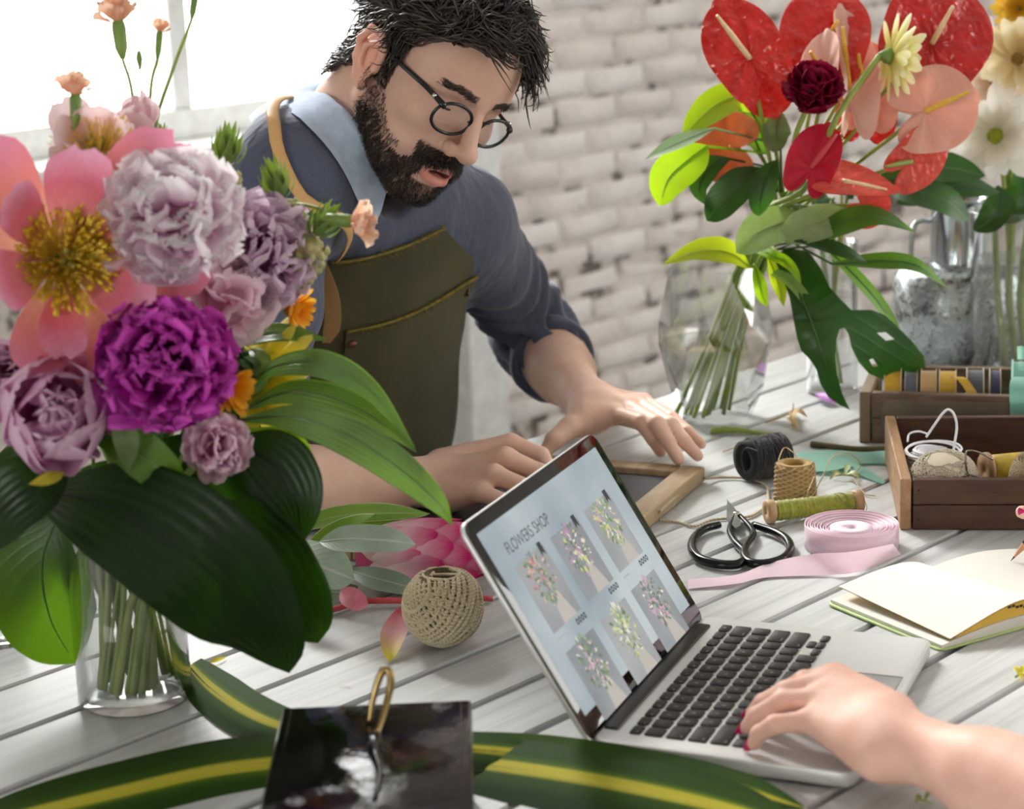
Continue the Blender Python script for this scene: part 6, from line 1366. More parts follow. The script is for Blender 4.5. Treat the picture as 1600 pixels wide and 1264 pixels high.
bleaf([(180, 640, 1.58), (197, 690, 1.57), (200, 740, 1.58)], 42, [(.4, -.9, .2)], 'narrow grey green leaf beside the mauve rose', leaf_mat('grey_green_leaf', '#4d6138', '#76895a', '#8aa060', .25, .5, 0), 'lance')
bleaf([(300, 745, 1.6), (318, 790, 1.59), (335, 832, 1.6)], 40, [(.2, -.95, .2)], 'small dark pointed leaf under the small pink peony', md, 'lance')
bleaf([(100, 738, 1.56), (75, 748, 1.55), (44, 757, 1.55)], 26, [(0, -.7, .7)], 'thin yellow green leaf below the mauve rose', leaf_mat('yellow_leaf', '#9a8f1e', '#b7a82c', '#c9c02a', .3, .4, 0), 'lance')
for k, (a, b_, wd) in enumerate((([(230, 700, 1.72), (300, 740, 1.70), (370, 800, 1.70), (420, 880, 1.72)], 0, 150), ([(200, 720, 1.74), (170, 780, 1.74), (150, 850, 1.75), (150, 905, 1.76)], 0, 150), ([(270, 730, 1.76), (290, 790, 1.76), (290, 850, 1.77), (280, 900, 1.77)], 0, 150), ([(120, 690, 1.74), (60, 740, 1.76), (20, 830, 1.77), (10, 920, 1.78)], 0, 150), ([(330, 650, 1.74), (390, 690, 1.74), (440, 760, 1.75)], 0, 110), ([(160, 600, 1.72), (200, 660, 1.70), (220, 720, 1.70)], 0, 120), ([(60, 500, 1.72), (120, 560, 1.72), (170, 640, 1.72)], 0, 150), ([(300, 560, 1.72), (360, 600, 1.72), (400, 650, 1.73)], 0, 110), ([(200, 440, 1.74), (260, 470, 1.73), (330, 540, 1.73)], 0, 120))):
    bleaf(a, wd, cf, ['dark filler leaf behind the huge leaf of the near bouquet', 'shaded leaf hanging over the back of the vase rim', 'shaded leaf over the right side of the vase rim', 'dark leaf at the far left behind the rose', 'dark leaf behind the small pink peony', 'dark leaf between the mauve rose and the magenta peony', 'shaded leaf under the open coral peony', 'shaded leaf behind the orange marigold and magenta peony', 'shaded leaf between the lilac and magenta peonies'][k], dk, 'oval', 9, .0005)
up = (.15, -.62, .78)
bleaf([(384, 602, 1.72), (435, 570, 1.70), (505, 568, 1.68), (580, 610, 1.67), (650, 702, 1.67)], 62, [(-.1, -.5, .85), (.2, -.6, .75), (.55, -.7, .45)], 'glossy striped leaf, upper of the three long ones at the right', gl_l, 'lance', 8, .0009, -.12)
bleaf([(380, 640, 1.70), (450, 612, 1.685), (530, 625, 1.675), (600, 662, 1.67), (652, 708, 1.67)], 56, [(0, -.62, .78), (.4, -.75, .5)], 'glossy striped leaf, middle of the three long ones at the right', gl_l, 'lance', 8, .0009, -.1)
bleaf([(376, 656, 1.68), (450, 650, 1.66), (540, 678, 1.645), (620, 728, 1.64), (682, 782, 1.64), (708, 822, 1.65)], 74, [(.0, -.6, .8), (.2, -.7, .65), (.5, -.8, .3)], 'longest glossy striped leaf, its tip behind the laptop corner', gl_l, 'lance', 8, .0009, -.12)
bleaf([(378, 672, 1.69), (430, 688, 1.68), (468, 705, 1.675), (484, 742, 1.675)], 50, [(.0, -.8, .6), (.3, -.9, .1)], 'short bright green leaf with a drooping tip over the forearm', leaf_mat('bright_leaf', '#3f6b1c', '#6f9a2c', '#a9d02a', .5, .35, 7, vein_amt=.4), 'lance', 7, .0006, .05)
bleaf([(362, 540, 1.75), (430, 520, 1.74), (514, 531, 1.73)], 46, [(0, -.5, .85)], 'small striped leaf pointing right under the leather strap', gl_l, 'lance', 7, .0006, .1)
# ================================================================ variegated leaves lying on the table
var = NT('variegated_leaf'); t = var; u_, v_ = t.uv(); s1 = t.noise(3.2, 2, .6, 'UV', (9, .25, 1)); uu = t.math('ADD', u_, t.math('MULTIPLY', t.math('SUBTRACT', s1, .5), .16))
c_ = t.ramp(uu, [(.0, '#27401a'), (.30, '#2f4d1e'), (.37, '#5e7a24'), (.42, '#c3b93c'), (.50, '#ccc24a'), (.56, '#b4ad38'), (.60, '#3c5a20'), (.72, '#2b471b'), (1.0, '#203717')])
t.col(c_); t.set(Roughness=.6); t.b.inputs['Specular IOR Level'].default_value = .06; t.translucent('#8aa52a', .15); t.bump(t.noise(4, 2, .6, 'UV', (40, .4, 1)), .25, .002)
def vleaf(pts, W_, face, label, z0=.006):
    pp = [P(x, y, z) for x, y, z in pts]; c = pp[0] * np.array([1, 1, 0]); o = thing('variegated_leaf', label, 'leaf', c); g = G(); leaf3(g, [p - c for p in pp], W_, face, 'strap', -.1, 40, 11, .0003, 6, 0, [.55, .75, .9, 1, 1, 1, .98, .92, .8, .5, .1]); g.obj('blade', var.m, o)
    g = G(); tube(g, [p - c - np.array([0, 0, .0012]) for p in spline(pp, 24)], [.0016, .001], 6); g.obj('midrib', var.m, o)
vleaf([(296, 1040, .012), (330, 1075, .012), (385, 1113, .014), (450, 1138, .014), (540, 1150, .008)], .046, [(-.3, -.45, .85), (0, -.5, .85)], 'short yellow striped leaf between the vase and the metal box')
vleaf([(600, 1178, .008), (470, 1186, .010), (330, 1202, .012), (180, 1236, .012), (40, 1270, .01), (-120, 1310, .008)], .075, [(0, -.35, .93)], 'long yellow striped leaf left of the metal box, running to the corner')
vleaf([(600, 1176, .006), (740, 1192, .012), (880, 1212, .016), (1020, 1238, .018), (1150, 1268, .014), (1260, 1300, .008)], .075, [(.05, -.4, .9)], 'broad yellow striped leaf right of the metal box, lower of two')
vleaf([(640, 1160, .022), (760, 1172, .020), (900, 1186, .014), (1040, 1208, .013), (1160, 1234, .012), (1255, 1262, .008)], .05, [(.05, -.4, .9)], 'narrower striped leaf lying on the broad one along the laptop edge')
# ================================================================ anthurium bouquet
RY = 2.62
def stemR(k):
    r_ = .010 * math.sqrt(k % 9); a = k * 2.4; o_ = np.array([r_ * math.cos(a), r_ * math.sin(a) * .8, 0])
    return [PY(1222, 330, RY + .02) + o_ * .9, PY(1185, 395, RY + .05) + o_ * .7, PY(1142, 510, 2.70) + o_ * .8, P(1100, 645, .016) + o_ * 1.3]
si = [0]
def ns():
    si[0] += 1; return stemR(si[0])
def anth_mat(name, a, b, rough=.12, trans=.25, vein=.5, bsc=105):
    t = NT(name); u, v = t.uv(); nz = t.noise(30, 3); c = t.ramp(nz, [(.3, a), (.7, b)]); t.col(c); t.set(Roughness=rough); t.b.inputs['Coat Weight'].default_value = .3 if rough < .3 else 0; t.b.inputs['Coat Roughness'].default_value = .08
    vo = t.n('ShaderNodeTexVoronoi'); vo.inputs['Scale'].default_value = bsc; tc = t.n('ShaderNodeTexCoord'); t.l(tc.outputs['Object'], vo.inputs[0]); t.bump(vo.outputs['Distance'], vein, .0035); t.translucent(c, trans); return t.m
an_red = anth_mat('red_spathe', '#d8241f', '#ec4034', vein=.9); an_dk = anth_mat('deep_red_spathe', '#c01d1e', '#d93029', vein=.9); an_hot = anth_mat('crimson_spathe', '#d01238', '#e02444', .5, .3, .1); an_cor = anth_mat('coral_spathe', '#e2564a', '#ea6a58', .3, .3, .6, 130); an_pe = anth_mat('peach_spathe', '#efb59f', '#f3c4b0', .45, .4, .25, 130); an_or = anth_mat('orange_spathe', '#e58a5c', '#eb9c6c', .5, .4, .25, 130); an_wh = anth_mat('cream_spathe', '#f2cfc0', '#f7e0d4', .45, .45, .15)
spx = simple('cream_spadix', '#e9c890', .5, var='#f2e0b4', vscale=120, bump=.3, bscale=500); spx_y = simple('yellow_spadix', '#e6b12c', .5, var='#f0ca5a', vscale=120, bump=.3, bscale=500); spx_r = simple('red_spadix', '#d8505a', .5)
def anthurium(px, py, Y, tip_px, Lpx, face, m, label, spad_px=None, sm=None, Wf=1.0, cup=.25, fold=0.0, stem=True, seed=0, sp_r=.0035, via=None):
    """px,py: where the spadix joins; tip_px: image direction of the tip; face: normal of the spathe"""
    c = PY(px, py, Y); L_ = M(Lpx, Y); z = nrm(face); t = CR * tip_px[0] + CU * tip_px[1]; y = nrm(t - (t @ z) * z); A = np.stack([np.cross(y, z), y, z], 1)
    o = thing('anthurium', label, 'flower', c); o.rotation_euler = Matrix(A.tolist()).to_euler(); r = np.random.default_rng(seed)
    nth, nr = 64, 14; th = np.linspace(-np.pi, np.pi, nth); V = np.zeros((nr, nth, 3)); UV = np.zeros((nr, nth, 2))
    rho = (.60 + .40 * ((1 + np.cos(th)) / 2) ** 1.4) * (1 - .62 * np.exp(-((np.abs(th) - np.pi) / .30) ** 2)) + .16 * np.exp(-((np.abs(th) - 2.35) / .5) ** 2); rho[np.abs(th) < .12] *= 1.06
    for i, q in enumerate(np.linspace(.02, 1, nr)):
        x = L_ * Wf * rho * q * np.sin(th); y_ = L_ * rho * q * np.cos(th); zz = L_ * (cup * q ** 2 * (np.abs(np.sin(th)) ** 1.5) * .5 + .028 * q * np.cos(9 * th) * (q < .97) + (.042 * np.abs(np.sin(6 * th + 2.0 * q)) * np.abs(np.sin(8.5 * q)) * (1 - q ** 6) if m in (an_red, an_dk) else 0)) + fold * np.abs(x) - L_ * .12 * q ** 2 * np.clip(np.cos(th), 0, 1) + L_ * .03 * np.sin(3 * th + seed) * q ** 2
        V[i] = np.stack([x, y_, zz], -1); UV[i] = np.stack([(th + np.pi) / 6.28, np.full(nth, q)], -1)
    g = G(); grid(g, V, UV); grid(g, V[:, ::-1] - np.array([0, 0, .0006]), UV[:, ::-1]); g.obj('spathe', m, o)
    if spad_px is not None:
        e = PY(px + spad_px[0], py + spad_px[1], Y) - FWD * M(30, Y); q = A.T @ (e - c); g = G(); tube(g, [(0, 0, .001), q * .5, q], [sp_r, sp_r * 1.05, sp_r * .55], 10, 14); g.obj('spadix', sm or spx, o)
    if stem: stem_to(o, c, A, [c - z * .004] + (via or []) + ns(), [.0028, .0026, .0026], n=36)
    return o
tc_ = lambda x, y, z=0: nrm(-FWD * 1.0 + CR * x + CU * y)
anthurium(1172, 92, 2.55, (-.5, .87), 108, tc_(-.25, .15), an_red, 'glossy red anthurium at the left top with a long cream spadix', (-55, -62), spx, .68, .15, seed=1)
anthurium(1192, 120, 2.60, (.35, -.9), 62, tc_(.3, .1), an_red, 'red anthurium lobe tucked right behind the left glossy one', None, seed=2)
anthurium(1286, 72, 2.63, (.15, 1), 104, tc_(-.1, .25), an_red, 'red anthurium in the middle, cut by the top edge', (18, -34), spx_y, .84, .2, seed=3)
anthurium(1456, 68, 2.60, (.45, .85), 108, tc_(.1, .1), an_dk, 'deep red anthurium at the upper right with a cream spadix', (26, -52), spx, 1.0, .2, seed=4)
anthurium(1288, 118, 2.57, (-.1, 1), 74, tc_(-.7, .2), an_wh, 'cream anthurium folded upright behind the dark ranunculus', (-26, -32), spx_y, .55, .5, seed=5)
anthurium(1326, 138, 2.60, (.1, 1), 128, tc_(.8, .1), an_wh, 'narrow cream anthurium standing upright in the middle', (-14, -90), spx_y, .42, .5, seed=6)
anthurium(1350, 150, 2.62, (.1, .95), 96, tc_(.3, .2), an_pe, 'peach anthurium behind the pale yellow chrysanthemum', (-14, -60), spx_y, .7, .4, seed=7)
anthurium(1446, 174, 2.56, (.9, .25), 84, tc_(.05, -.1), an_pe, 'peach pink anthurium at the right with a green tipped spadix', (62, -26), spx_y, 1.0, .15, seed=8)
anthurium(1424, 252, 2.56, (.75, .55), 74, tc_(.35, -.3), an_cor, 'coral anthurium curling at the right under the peach pink one', (-46, 12), simple('olive_spadix', '#8f9a4a', .5), .75, .35, seed=9)
anthurium(1140, 228, 2.62, (-.95, .1), 72, tc_(-.5, -.2), an_or, 'orange anthurium seen from behind at the left', None, seed=10, via=[PY(1180, 232, 2.64)])
anthurium(1268, 262, 2.52, (.35, .95), 72, tc_(-.35, .1), an_hot, 'crimson anthurium facing the camera in the middle', (34, -48), spx_r, .72, .3, seed=11)
anthurium(1316, 284, 2.51, (.95, .05), 84, nrm(CU * .9 - FWD * .45), an_cor, 'coral anthurium lying flat under the crimson one', (64, 16), spx, 1.1, .2, seed=12)
anthurium(1352, 322, 2.58, (.7, -.5), 44, tc_(.2, -.6), an_cor, 'small coral anthurium edge below the flat one', None, seed=13)
anthurium(1352, 186, 2.66, (.1, 1), 62, tc_(.1, .1), an_red, 'shaded red anthurium deep in the middle of the bouquet', None, seed=14)
anthurium(1404, 128, 2.66, (-.2, 1), 66, tc_(-.2, .1), an_dk, 'red anthurium behind the chrysanthemum and the peach pink one', None, seed=15)
# dark ranunculus
wine = petal_mat('wine_petal', '#4a0718', '#7a0c2c', '#96173c', .15, .4, .15)
peony(1270, 143, 2.52, 46, (.15, 0, .9), wine, wine, 'dark wine red ranunculus nodding above the crimson anthurium', None, 61, 40, 8, [PY(1256, 180, 2.53), PY(1240, 230, 2.55)] + ns(), smooth=True, e0=.1)
# pale yellow chrysanthemum turned away
lem = petal_mat('lemon_petal', '#e9e27c', '#f2ec9c', '#f8f5cc', .45, .55, .1)
daisy('chrysanthemum', 1392, 88, 2.55, 58, nrm(CR * .95 - CU * .05 + FWD * .25), lem, 'pale yellow chrysanthemum seen from behind on a thick green stem', (18, 16, 12), (.05, .35, .6), None, .3, 62, .30, stem=[PY(1352, 118, 2.545), PY(1305, 188, 2.53), PY(1262, 290, 2.56)] + ns(), sr=[.0042, .004, .0038, .0032, .003])
# white and cream chrysanthemums at the right edge
whp = petal_mat('white_petal', '#eef0d8', '#f6f5ea', '#fbfaf4', .4, .55, .06); crp = petal_mat('cream_petal', '#e6cd8c', '#f2e3b0', '#f6eed0', .4, .55, .08); pkp = petal_mat('cream_pink_petal', '#e8cdb4', '#f0dccb', '#f4e6da', .4, .55, .08); yep = petal_mat('golden_petal', '#d8a21c', '#e9bc2e', '#f0ce58', .4, .55, .1)
dg = simple('green_disc', '#a9b52e', .7, var='#7d8f24', vscale=140, bump=.5, bscale=300); db = simple('tan_disc', '#a0812e', .8, var='#7b6326', vscale=140, bump=.5, bscale=300)
vst = lambda k: [PY(1572 + 3 * k, 330, 2.98), PY(1578 + 4 * (k % 3), 440, 2.97), vr_c + np.array([.012 * math.cos(k * 2.1), .012 * math.sin(k * 2.1), .015])]
daisy('chrysanthemum', 1556, 212, 2.86, 66, facing(1556, 212, 2.86, (-.2, 0, 0)), whp, 'white chrysanthemum with green centre, lowest at the right edge', (17, 13), (.05, .3), dg, .30, 71, .36, stem=vst(0), sr=.003)
daisy('chrysanthemum', 1556, 132, 2.92, 46, facing(1556, 132, 2.92, (-.3, 0, .2)), pkp, 'cream pink chrysanthemum above the lowest white one', (17, 13), (.1, .35), db, .34, 72, .34, stem=vst(1), sr=.003)
daisy('chrysanthemum', 1590, 92, 2.88, 58, facing(1590, 92, 2.88, (.1, 0, .1)), crp, 'large cream chrysanthemum cut by the right edge', (18, 14), (.05, .3), db, .26, 73, .36, stem=vst(2), sr=.003)
daisy('chrysanthemum', 1538, 70, 2.96, 40, facing(1538, 70, 2.96, (-.6, 0, .3)), whp, 'small white chrysanthemum beside the deep red anthurium', (16, 12), (.1, .4), dg, .28, 74, .32, stem=vst(3), sr=.003)
daisy('chrysanthemum', 1594, 14, 2.92, 40, facing(1594, 14, 2.92, (-.1, 0, .2)), yep, 'golden yellow chrysanthemum in the upper right corner', (18, 16, 12), (.05, .3, .6), None, .3, 75, .30, stem=vst(4), sr=.003)
# ---------------------------------------------------------------- foliage of that bouquet
lime = leaf_mat('lime_leaf', '#7ea61c', '#a4c828', '#b6e020', .6, .4, 0, mid='#c4dc7a'); grn = leaf_mat('fresh_leaf', '#2c5a22', '#4a7a2c', '#7fae2a', .3, .35, 0, mid='#7d9a5c'); dgr = leaf_mat('deep_leaf', '#17361a', '#27501f', '#4f8a1e', .2, .32, 0, mid='#5b7c48'); pale = leaf_mat('pale_leaf', '#8fb08a', '#b6ccae', '#a6c890', .4, .45, 0)
def rleaf(pts, W, face, label, m, kind='lance', **kw): return bleaf(pts, W, face, label, m, kind, **kw)
n0 = tc_(0, .2); st0 = [PY(1205, 300, 2.62), PY(1195, 240, 2.62)]
rleaf([(1180, 172, 2.60), (1150, 152, 2.59), (1108, 172, 2.58), (1066, 212, 2.58)], 62, tc_(-.2, .6), 'lime green leaf at the left under the glossy red anthurium', lime, 'oval', stalk=[PY(1215, 290, 2.62)])
rleaf([(1105, 228, 2.58), (1076, 250, 2.56), (1044, 280, 2.56), (1030, 322, 2.57)], 66, tc_(-.4, -.1), 'lime green leaf with a drooping tip, lowest at the far left', lime, 'oval', stalk=[PY(1200, 240, 2.62)])
rleaf([(1116, 200, 2.57), (1075, 216, 2.55), (1040, 232, 2.54), (1007, 250, 2.54)], 34, tc_(-.2, .9), 'pale leaf edge pointing left with a curled tip', pale, 'lance', stalk=[PY(1195, 220, 2.62)])
rleaf([(1140, 248, 2.60), (1108, 262, 2.60), (1092, 292, 2.60), (1104, 322, 2.60)], 40, tc_(-.5, 0), 'dark green leaf curling down under the orange anthurium', dgr, 'lance', stalk=[PY(1195, 260, 2.62)])
rleaf([(1188, 262, 2.60), (1158, 285, 2.58), (1126, 318, 2.58), (1104, 345, 2.59)], 58, tc_(-.3, .2), 'dark pointed leaf left of the stems', dgr, 'oval', stalk=[PY(1210, 300, 2.63)])
rleaf([(1214, 250, 2.58), (1196, 282, 2.57), (1188, 312, 2.57), (1186, 338, 2.58)], 42, tc_(.2, .1), 'deep green leaf hanging beside the main stems', dgr, 'oval', stalk=[PY(1220, 300, 2.6)])
rleaf([(1150, 152, 2.63), (1178, 180, 2.63), (1190, 210, 2.63), (1196, 238, 2.63)], 60, tc_(0, .2), 'fresh green leaf behind the glossy red anthurium', grn, 'oval', stalk=[PY(1215, 300, 2.63)])
rleaf([(1218, 176, 2.60), (1214, 198, 2.59), (1214, 216, 2.59), (1220, 234, 2.6)], 44, tc_(0, .2), 'grey green oval leaf above the crimson anthurium', MATS['grey_green_leaf'], 'round', stalk=[PY(1222, 300, 2.61)])
rleaf([(1262, 340, 2.60), (1218, 350, 2.59), (1182, 366, 2.59), (1150, 395, 2.6)], 70, tc_(-.1, .5), 'pale variegated green spathe over the vase mouth', leaf_mat('mottled_leaf', '#6f9448', '#c6d8b4', '#a9c860', .4, .4, 0), 'oval', stalk=[PY(1236, 318, 2.6)])
rleaf([(1330, 330, 2.58), (1290, 345, 2.57), (1248, 358, 2.57), (1218, 372, 2.58)], 60, tc_(.1, .4), 'mottled green spathe under the flat coral anthurium', MATS['mottled_leaf'], 'oval', stalk=[PY(1240, 320, 2.6)])
rleaf([(1176, 420, 2.66), (1140, 395, 2.64), (1090, 392, 2.64), (1034, 414, 2.64)], 52, tc_(-.1, .7), 'yellow green leaf resting on the left rim of the vase', leaf_mat('yellow_green_leaf', '#a2b81c', '#c2cf2e', '#cfe028', .6, .4, 0, mid='#dbe08a'), 'lance')
rleaf([(1262, 385, 2.58), (1310, 352, 2.56), (1370, 338, 2.56), (1432, 363, 2.57)], 46, tc_(.1, .6), 'green lance leaf arching right, upper of the three', grn, 'lance', stalk=[PY(1215, 390, 2.63)])
rleaf([(1245, 376, 2.56), (1290, 384, 2.55), (1330, 398, 2.55), (1358, 412, 2.56)], 30, tc_(.1, .7), 'dark short leaf arching right, between the two long ones', dgr, 'lance', stalk=[PY(1205, 385, 2.63)])
rleaf([(1300, 412, 2.58), (1370, 408, 2.56), (1430, 414, 2.55), (1481, 450, 2.56)], 34, tc_(.1, .6), 'green lance leaf arching right, longest and lowest of the three', grn, 'lance', stalk=[PY(1200, 395, 2.63), PY(1240, 380, 2.6)])
rleaf([(1166, 384, 2.62), (1205, 398, 2.58), (1235, 415, 2.57), (1252, 444, 2.57)], 20, tc_(.2, .3), 'light green narrow leaf over the vase mouth', lime, 'strap')
rleaf([(1200, 420, 2.60), (1235, 440, 2.57), (1262, 475, 2.56), (1275, 520, 2.56)], 20, tc_(.2, .2), 'light green narrow leaf hanging in front of the monstera', leaf_mat('light_leaf', '#7aa04a', '#a2c070', '#a9d050', .4, .4, 0), 'strap')
rleaf([(1178, 412, 2.63), (1186, 440, 2.61), (1192, 465, 2.61), (1200, 480, 2.61)], 22, tc_(0, .2), 'yellow green leaf hanging inside the vase mouth', lime, 'lance')
rleaf([(1200, 400, 2.6), (1212, 430, 2.59), (1220, 455, 2.59), (1225, 480, 2.59)], 26, tc_(.2, .2), 'bright yellow tipped leaf beside the monstera top', MATS['yellow_green_leaf'], 'lance')
rleaf([(1300, 395, 2.64), (1345, 440, 2.63), (1385, 490, 2.63), (1420, 560, 2.64)], 24, tc_(.3, .3), 'narrow green leaf falling in front of the metal jug', grn, 'strap')
for k, (pp, W_) in enumerate((([(1390, 300, 2.78), (1430, 300, 2.76), (1480, 315, 2.76), (1515, 345, 2.77)], 56), ([(1360, 300, 2.8), (1420, 270, 2.8), (1480, 262, 2.8), (1540, 275, 2.8)], 60), ([(1560, 300, 2.84), (1500, 290, 2.82), (1450, 300, 2.82), (1400, 318, 2.82)], 52), ([(1560, 290, 2.86), (1560, 320, 2.84), (1545, 345, 2.84), (1520, 360, 2.84)], 46), ([(1590, 250, 2.86), (1600, 290, 2.86), (1590, 320, 2.86), (1570, 350, 2.86)], 56), ([(1500, 240, 2.9), (1470, 250, 2.88), (1440, 270, 2.88), (1420, 300, 2.88)], 50))):
    bleaf(pp, W_, tc_(0, .5), ['dark leaf over the shiny jug neck', 'dark leaf behind the coral anthurium at the right', 'dark leaf left of the right hand vase', 'dark leaf hanging over the right hand vase rim', 'dark leaf under the white chrysanthemum', 'dark leaf between coral anthurium and white chrysanthemum'][k], dgr, 'oval')
# monstera leaf with its slits and holes
mono = [(1206, 398), (1232, 388), (1262, 392), (1282, 418), (1296, 448), (1312, 466), (1322, 476), (1330, 484), (1345, 484), (1362, 484), (1382, 492), (1402, 510), (1424, 532), (1443, 556), (1446, 574), (1430, 586), (1404, 592), (1378, 592), (1358, 584), (1342, 566), (1331, 544), (1326, 522), (1320, 512), (1312, 514), (1307, 530), (1305, 556), (1308, 585), (1316, 615), (1328, 640), (1312, 633), (1294, 620), (1282, 600), (1276, 578), (1266, 562), (1252, 548), (1246, 530), (1240, 500), (1234, 466), (1222, 430)]
holes = [[(1370, 520), (1384, 519), (1398, 530), (1384, 532)], [(1358, 562), (1364, 560), (1372, 572), (1364, 573)]]
from mathutils.geometry import tessellate_polygon
c = PY(1220, 400, 2.58); o = thing('monstera_leaf', 'large dark monstera leaf with slits and holes, hanging right of the vase', 'leaf', c)
flatp = mono + [q for h_ in holes for q in h_]; tri = tessellate_polygon([[Vector((x, y, 0)) for x, y in lp] for lp in [mono] + holes])
bm = bmesh.new(); vs = [bm.verts.new((x, y, 0)) for x, y in flatp]
for t_ in tri:
    try: bm.faces.new([vs[i] for i in t_])
    except ValueError: pass
bmesh.ops.triangulate(bm, faces=bm.faces[:]); bmesh.ops.subdivide_edges(bm, edges=[e for e in bm.edges if e.calc_length() > 24], cuts=2, use_grid_fill=False); bmesh.ops.triangulate(bm, faces=bm.faces[:])
bm.verts.index_update(); V2 = np.array([v.co[:2] for v in bm.verts]); F = [[v.index for v in f.verts] for f in bm.faces]; bm.free()
def mdep(x, y):
    ax_ = np.array([1328 - 1215, 640 - 400.]); ax_ /= np.linalg.norm(ax_); s_ = (x - 1215) * ax_[0] + (y - 400) * ax_[1]; d_ = -(x - 1215) * ax_[1] + (y - 400) * ax_[0]
    return 2.60 - .10 * math.sin(min(s_, 260) / 260 * 2.4) * .6 + .0004 * abs(d_) - .02 * s_ / 260
V = np.array([PY(x, y, mdep(x, y)) for x, y in V2]) - c; g = G(); UV = np.stack([(V2[:, 0] - 1200) / 250, (V2[:, 1] - 390) / 250], 1); F = [f[::-1] if np.cross(V[f[1]] - V[f[0]], V[f[2]] - V[f[0]]) @ FWD > 0 else f for f in F]
g.add(V, F, UV); g.add(V + FWD * .0007, [f[::-1] for f in F], UV); g.obj('blade', leaf_mat('monstera', '#1e4414', '#376a1a', '#5fa018', .28, .32, 0, vein_amt=.25), o)
g = G(); tube(g, [PY(x, y, mdep(x, y) + .001) - c for x, y in ((1215, 400), (1240, 440), (1262, 490), (1284, 550), (1310, 615))], [.0022, .0016, .0006], 6, 24); g.obj('midrib', grn, o); g = G(); tube(g, [np.zeros(3), PY(1195, 392, 2.62) - c, PY(1150, 500, 2.68) - c, P(1105, 640, .02) - c], [.003, .0028], 7, 26); g.obj('stem', green_stem, o)
# stems in the slim and the right-hand vase
for k in range(5):
    b = vm_c + np.array([.014 * math.cos(k * 2.2), .012 * math.sin(k * 2.2), .012]); t_ = vm_c + np.array([-.016 * math.cos(k * 2.2), -.014 * math.sin(k * 2.2), .225]); e = t_ + np.array([.02 * math.cos(k * 1.3), .02 * math.sin(k * 1.3), .05 + .01 * k]); o = thing('leafy_stem', 'green leafy stem in the slim vase behind the monstera', 'stem', b, 'stems in the slim vase'); g = G(); tube(g, [b * 0, t_ - b, e - b], [.0026, .0024, .0016], 6, 16); g.obj('stem', green_stem, o)
    for j in range(3): g = G(); q = t_ - b + (e - t_) * (.2 + .35 * j); leaf3(g, [q, q + np.array([.018 * math.cos(k + 2 * j), .018 * math.sin(k + 2 * j), .008]), q + np.array([.036 * math.cos(k + 2 * j), .036 * math.sin(k + 2 * j), -.004])], .022, (0, -.4, .9), 'lance', .1, 10, 5); g.obj('leaf', dgr, o)
for k in range(3):
    b = vr_c + np.array([-.004 + .016 * k, -.02, .012]); o = thing('thick_stem', ['thick pale green stem, leftmost in the right hand vase', 'thick green stem in the middle of the right hand vase', 'thick green stem at the right in the right hand vase'][k], 'stem', b); g = G(); tube(g, [b * 0, np.array([-.012, .0, .10]), np.array([-.02 + .01 * k, .004, .24])], [.006, .0055, .004], 8, 20); g.obj('stem', simple('pale_stem', '#9aa83a', .45, var='#7d9232', vscale=14), o)
    g = G(); tube(g, [(-.0125, 0, .100), (-.0122, 0, .106)], [.0064, .0064], 8); g.obj('node', green_stem, o)
# ================================================================ loose flowers and cuttings on the table
c = P(640, 900, 0); pro = thing('protea', 'pink protea with grey green leaves lying behind the twine ball', 'flower', c)
br_m = petal_mat('protea_bract', '#f6e2dc', '#f0b2c4', '#cf1a70', .25, .35, .10, .3)
a0, a1 = P(560, 872, .036), P(752, 862, .042); ax = nrm(a1 - a0); L_ = np.linalg.norm(a1 - a0); A = frame(ax, [0, 0, 1.]); A = A
g = G(); lathe(g, [(0, -.004), (.014, 0), (.024, L_ * .3), (.027, L_ * .55), (.022, L_ * .8), (0, L_ * .98)], 18, cen=a0 - c, rot=A); g.obj('heart', simple('protea_heart', '#c84a7c', .6), pro)
pm = [petal_mesh(.066, .040, 'oval', -.35, -.35, .0, 1, 0, 9, 7, k).mesh('bract', br_m) for k in range(3)]
for k in range(48):
    t = (k + .5) / 48; a = k * 2.39996; zz = L_ * (.0 + .62 * t); rr_ = .014 + .020 * math.sin(math.pi * min(1, .15 + t * .72)); d = A @ np.array([math.cos(a), math.sin(a), 0])
    y = nrm(ax + d * (.34 - .30 * t)); x = nrm(np.cross(y, d)); Rm = np.stack([x, y, np.cross(x, y)], 1); q = link('bract', pm[k % 3], pro); q.matrix_local = mat4(Rm, (a0 - c) + ax * zz + d * rr_, .85 + .25 * t)
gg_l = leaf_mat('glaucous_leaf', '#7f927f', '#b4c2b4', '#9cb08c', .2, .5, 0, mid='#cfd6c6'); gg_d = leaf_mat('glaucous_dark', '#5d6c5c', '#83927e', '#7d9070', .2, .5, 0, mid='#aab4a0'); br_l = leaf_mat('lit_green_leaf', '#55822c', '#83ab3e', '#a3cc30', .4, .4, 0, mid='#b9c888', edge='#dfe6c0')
def tleaf(pts, Wpx, face, m, label=None, wave=.03, kind='oval'):
    pp = [P(x, y, z) for x, y, z in pts]; g = G(); W_ = M(Wpx, pp[0][1]); leaf3(g, [p - c for p in pp], W_, face, kind, .15, 20, 9, 0, 1, wave); q = g.obj('leaf', m, pro)
    if label: q['label'] = label
    g = G(); tube(g, [p - c - np.array([0, 0, .0008]) for p in spline(pp, 14)[:13]], [.0012, .0004], 5); g.obj('midrib', m, q)
up_ = [(0, -.75, .66)]
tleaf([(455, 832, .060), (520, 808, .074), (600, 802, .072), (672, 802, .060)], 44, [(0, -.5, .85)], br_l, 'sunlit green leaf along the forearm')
tleaf([(470, 868, .040), (520, 838, .060), (570, 822, .066), (640, 812, .056)], 46, up_, br_l, 'sunlit green leaf with pale edge')
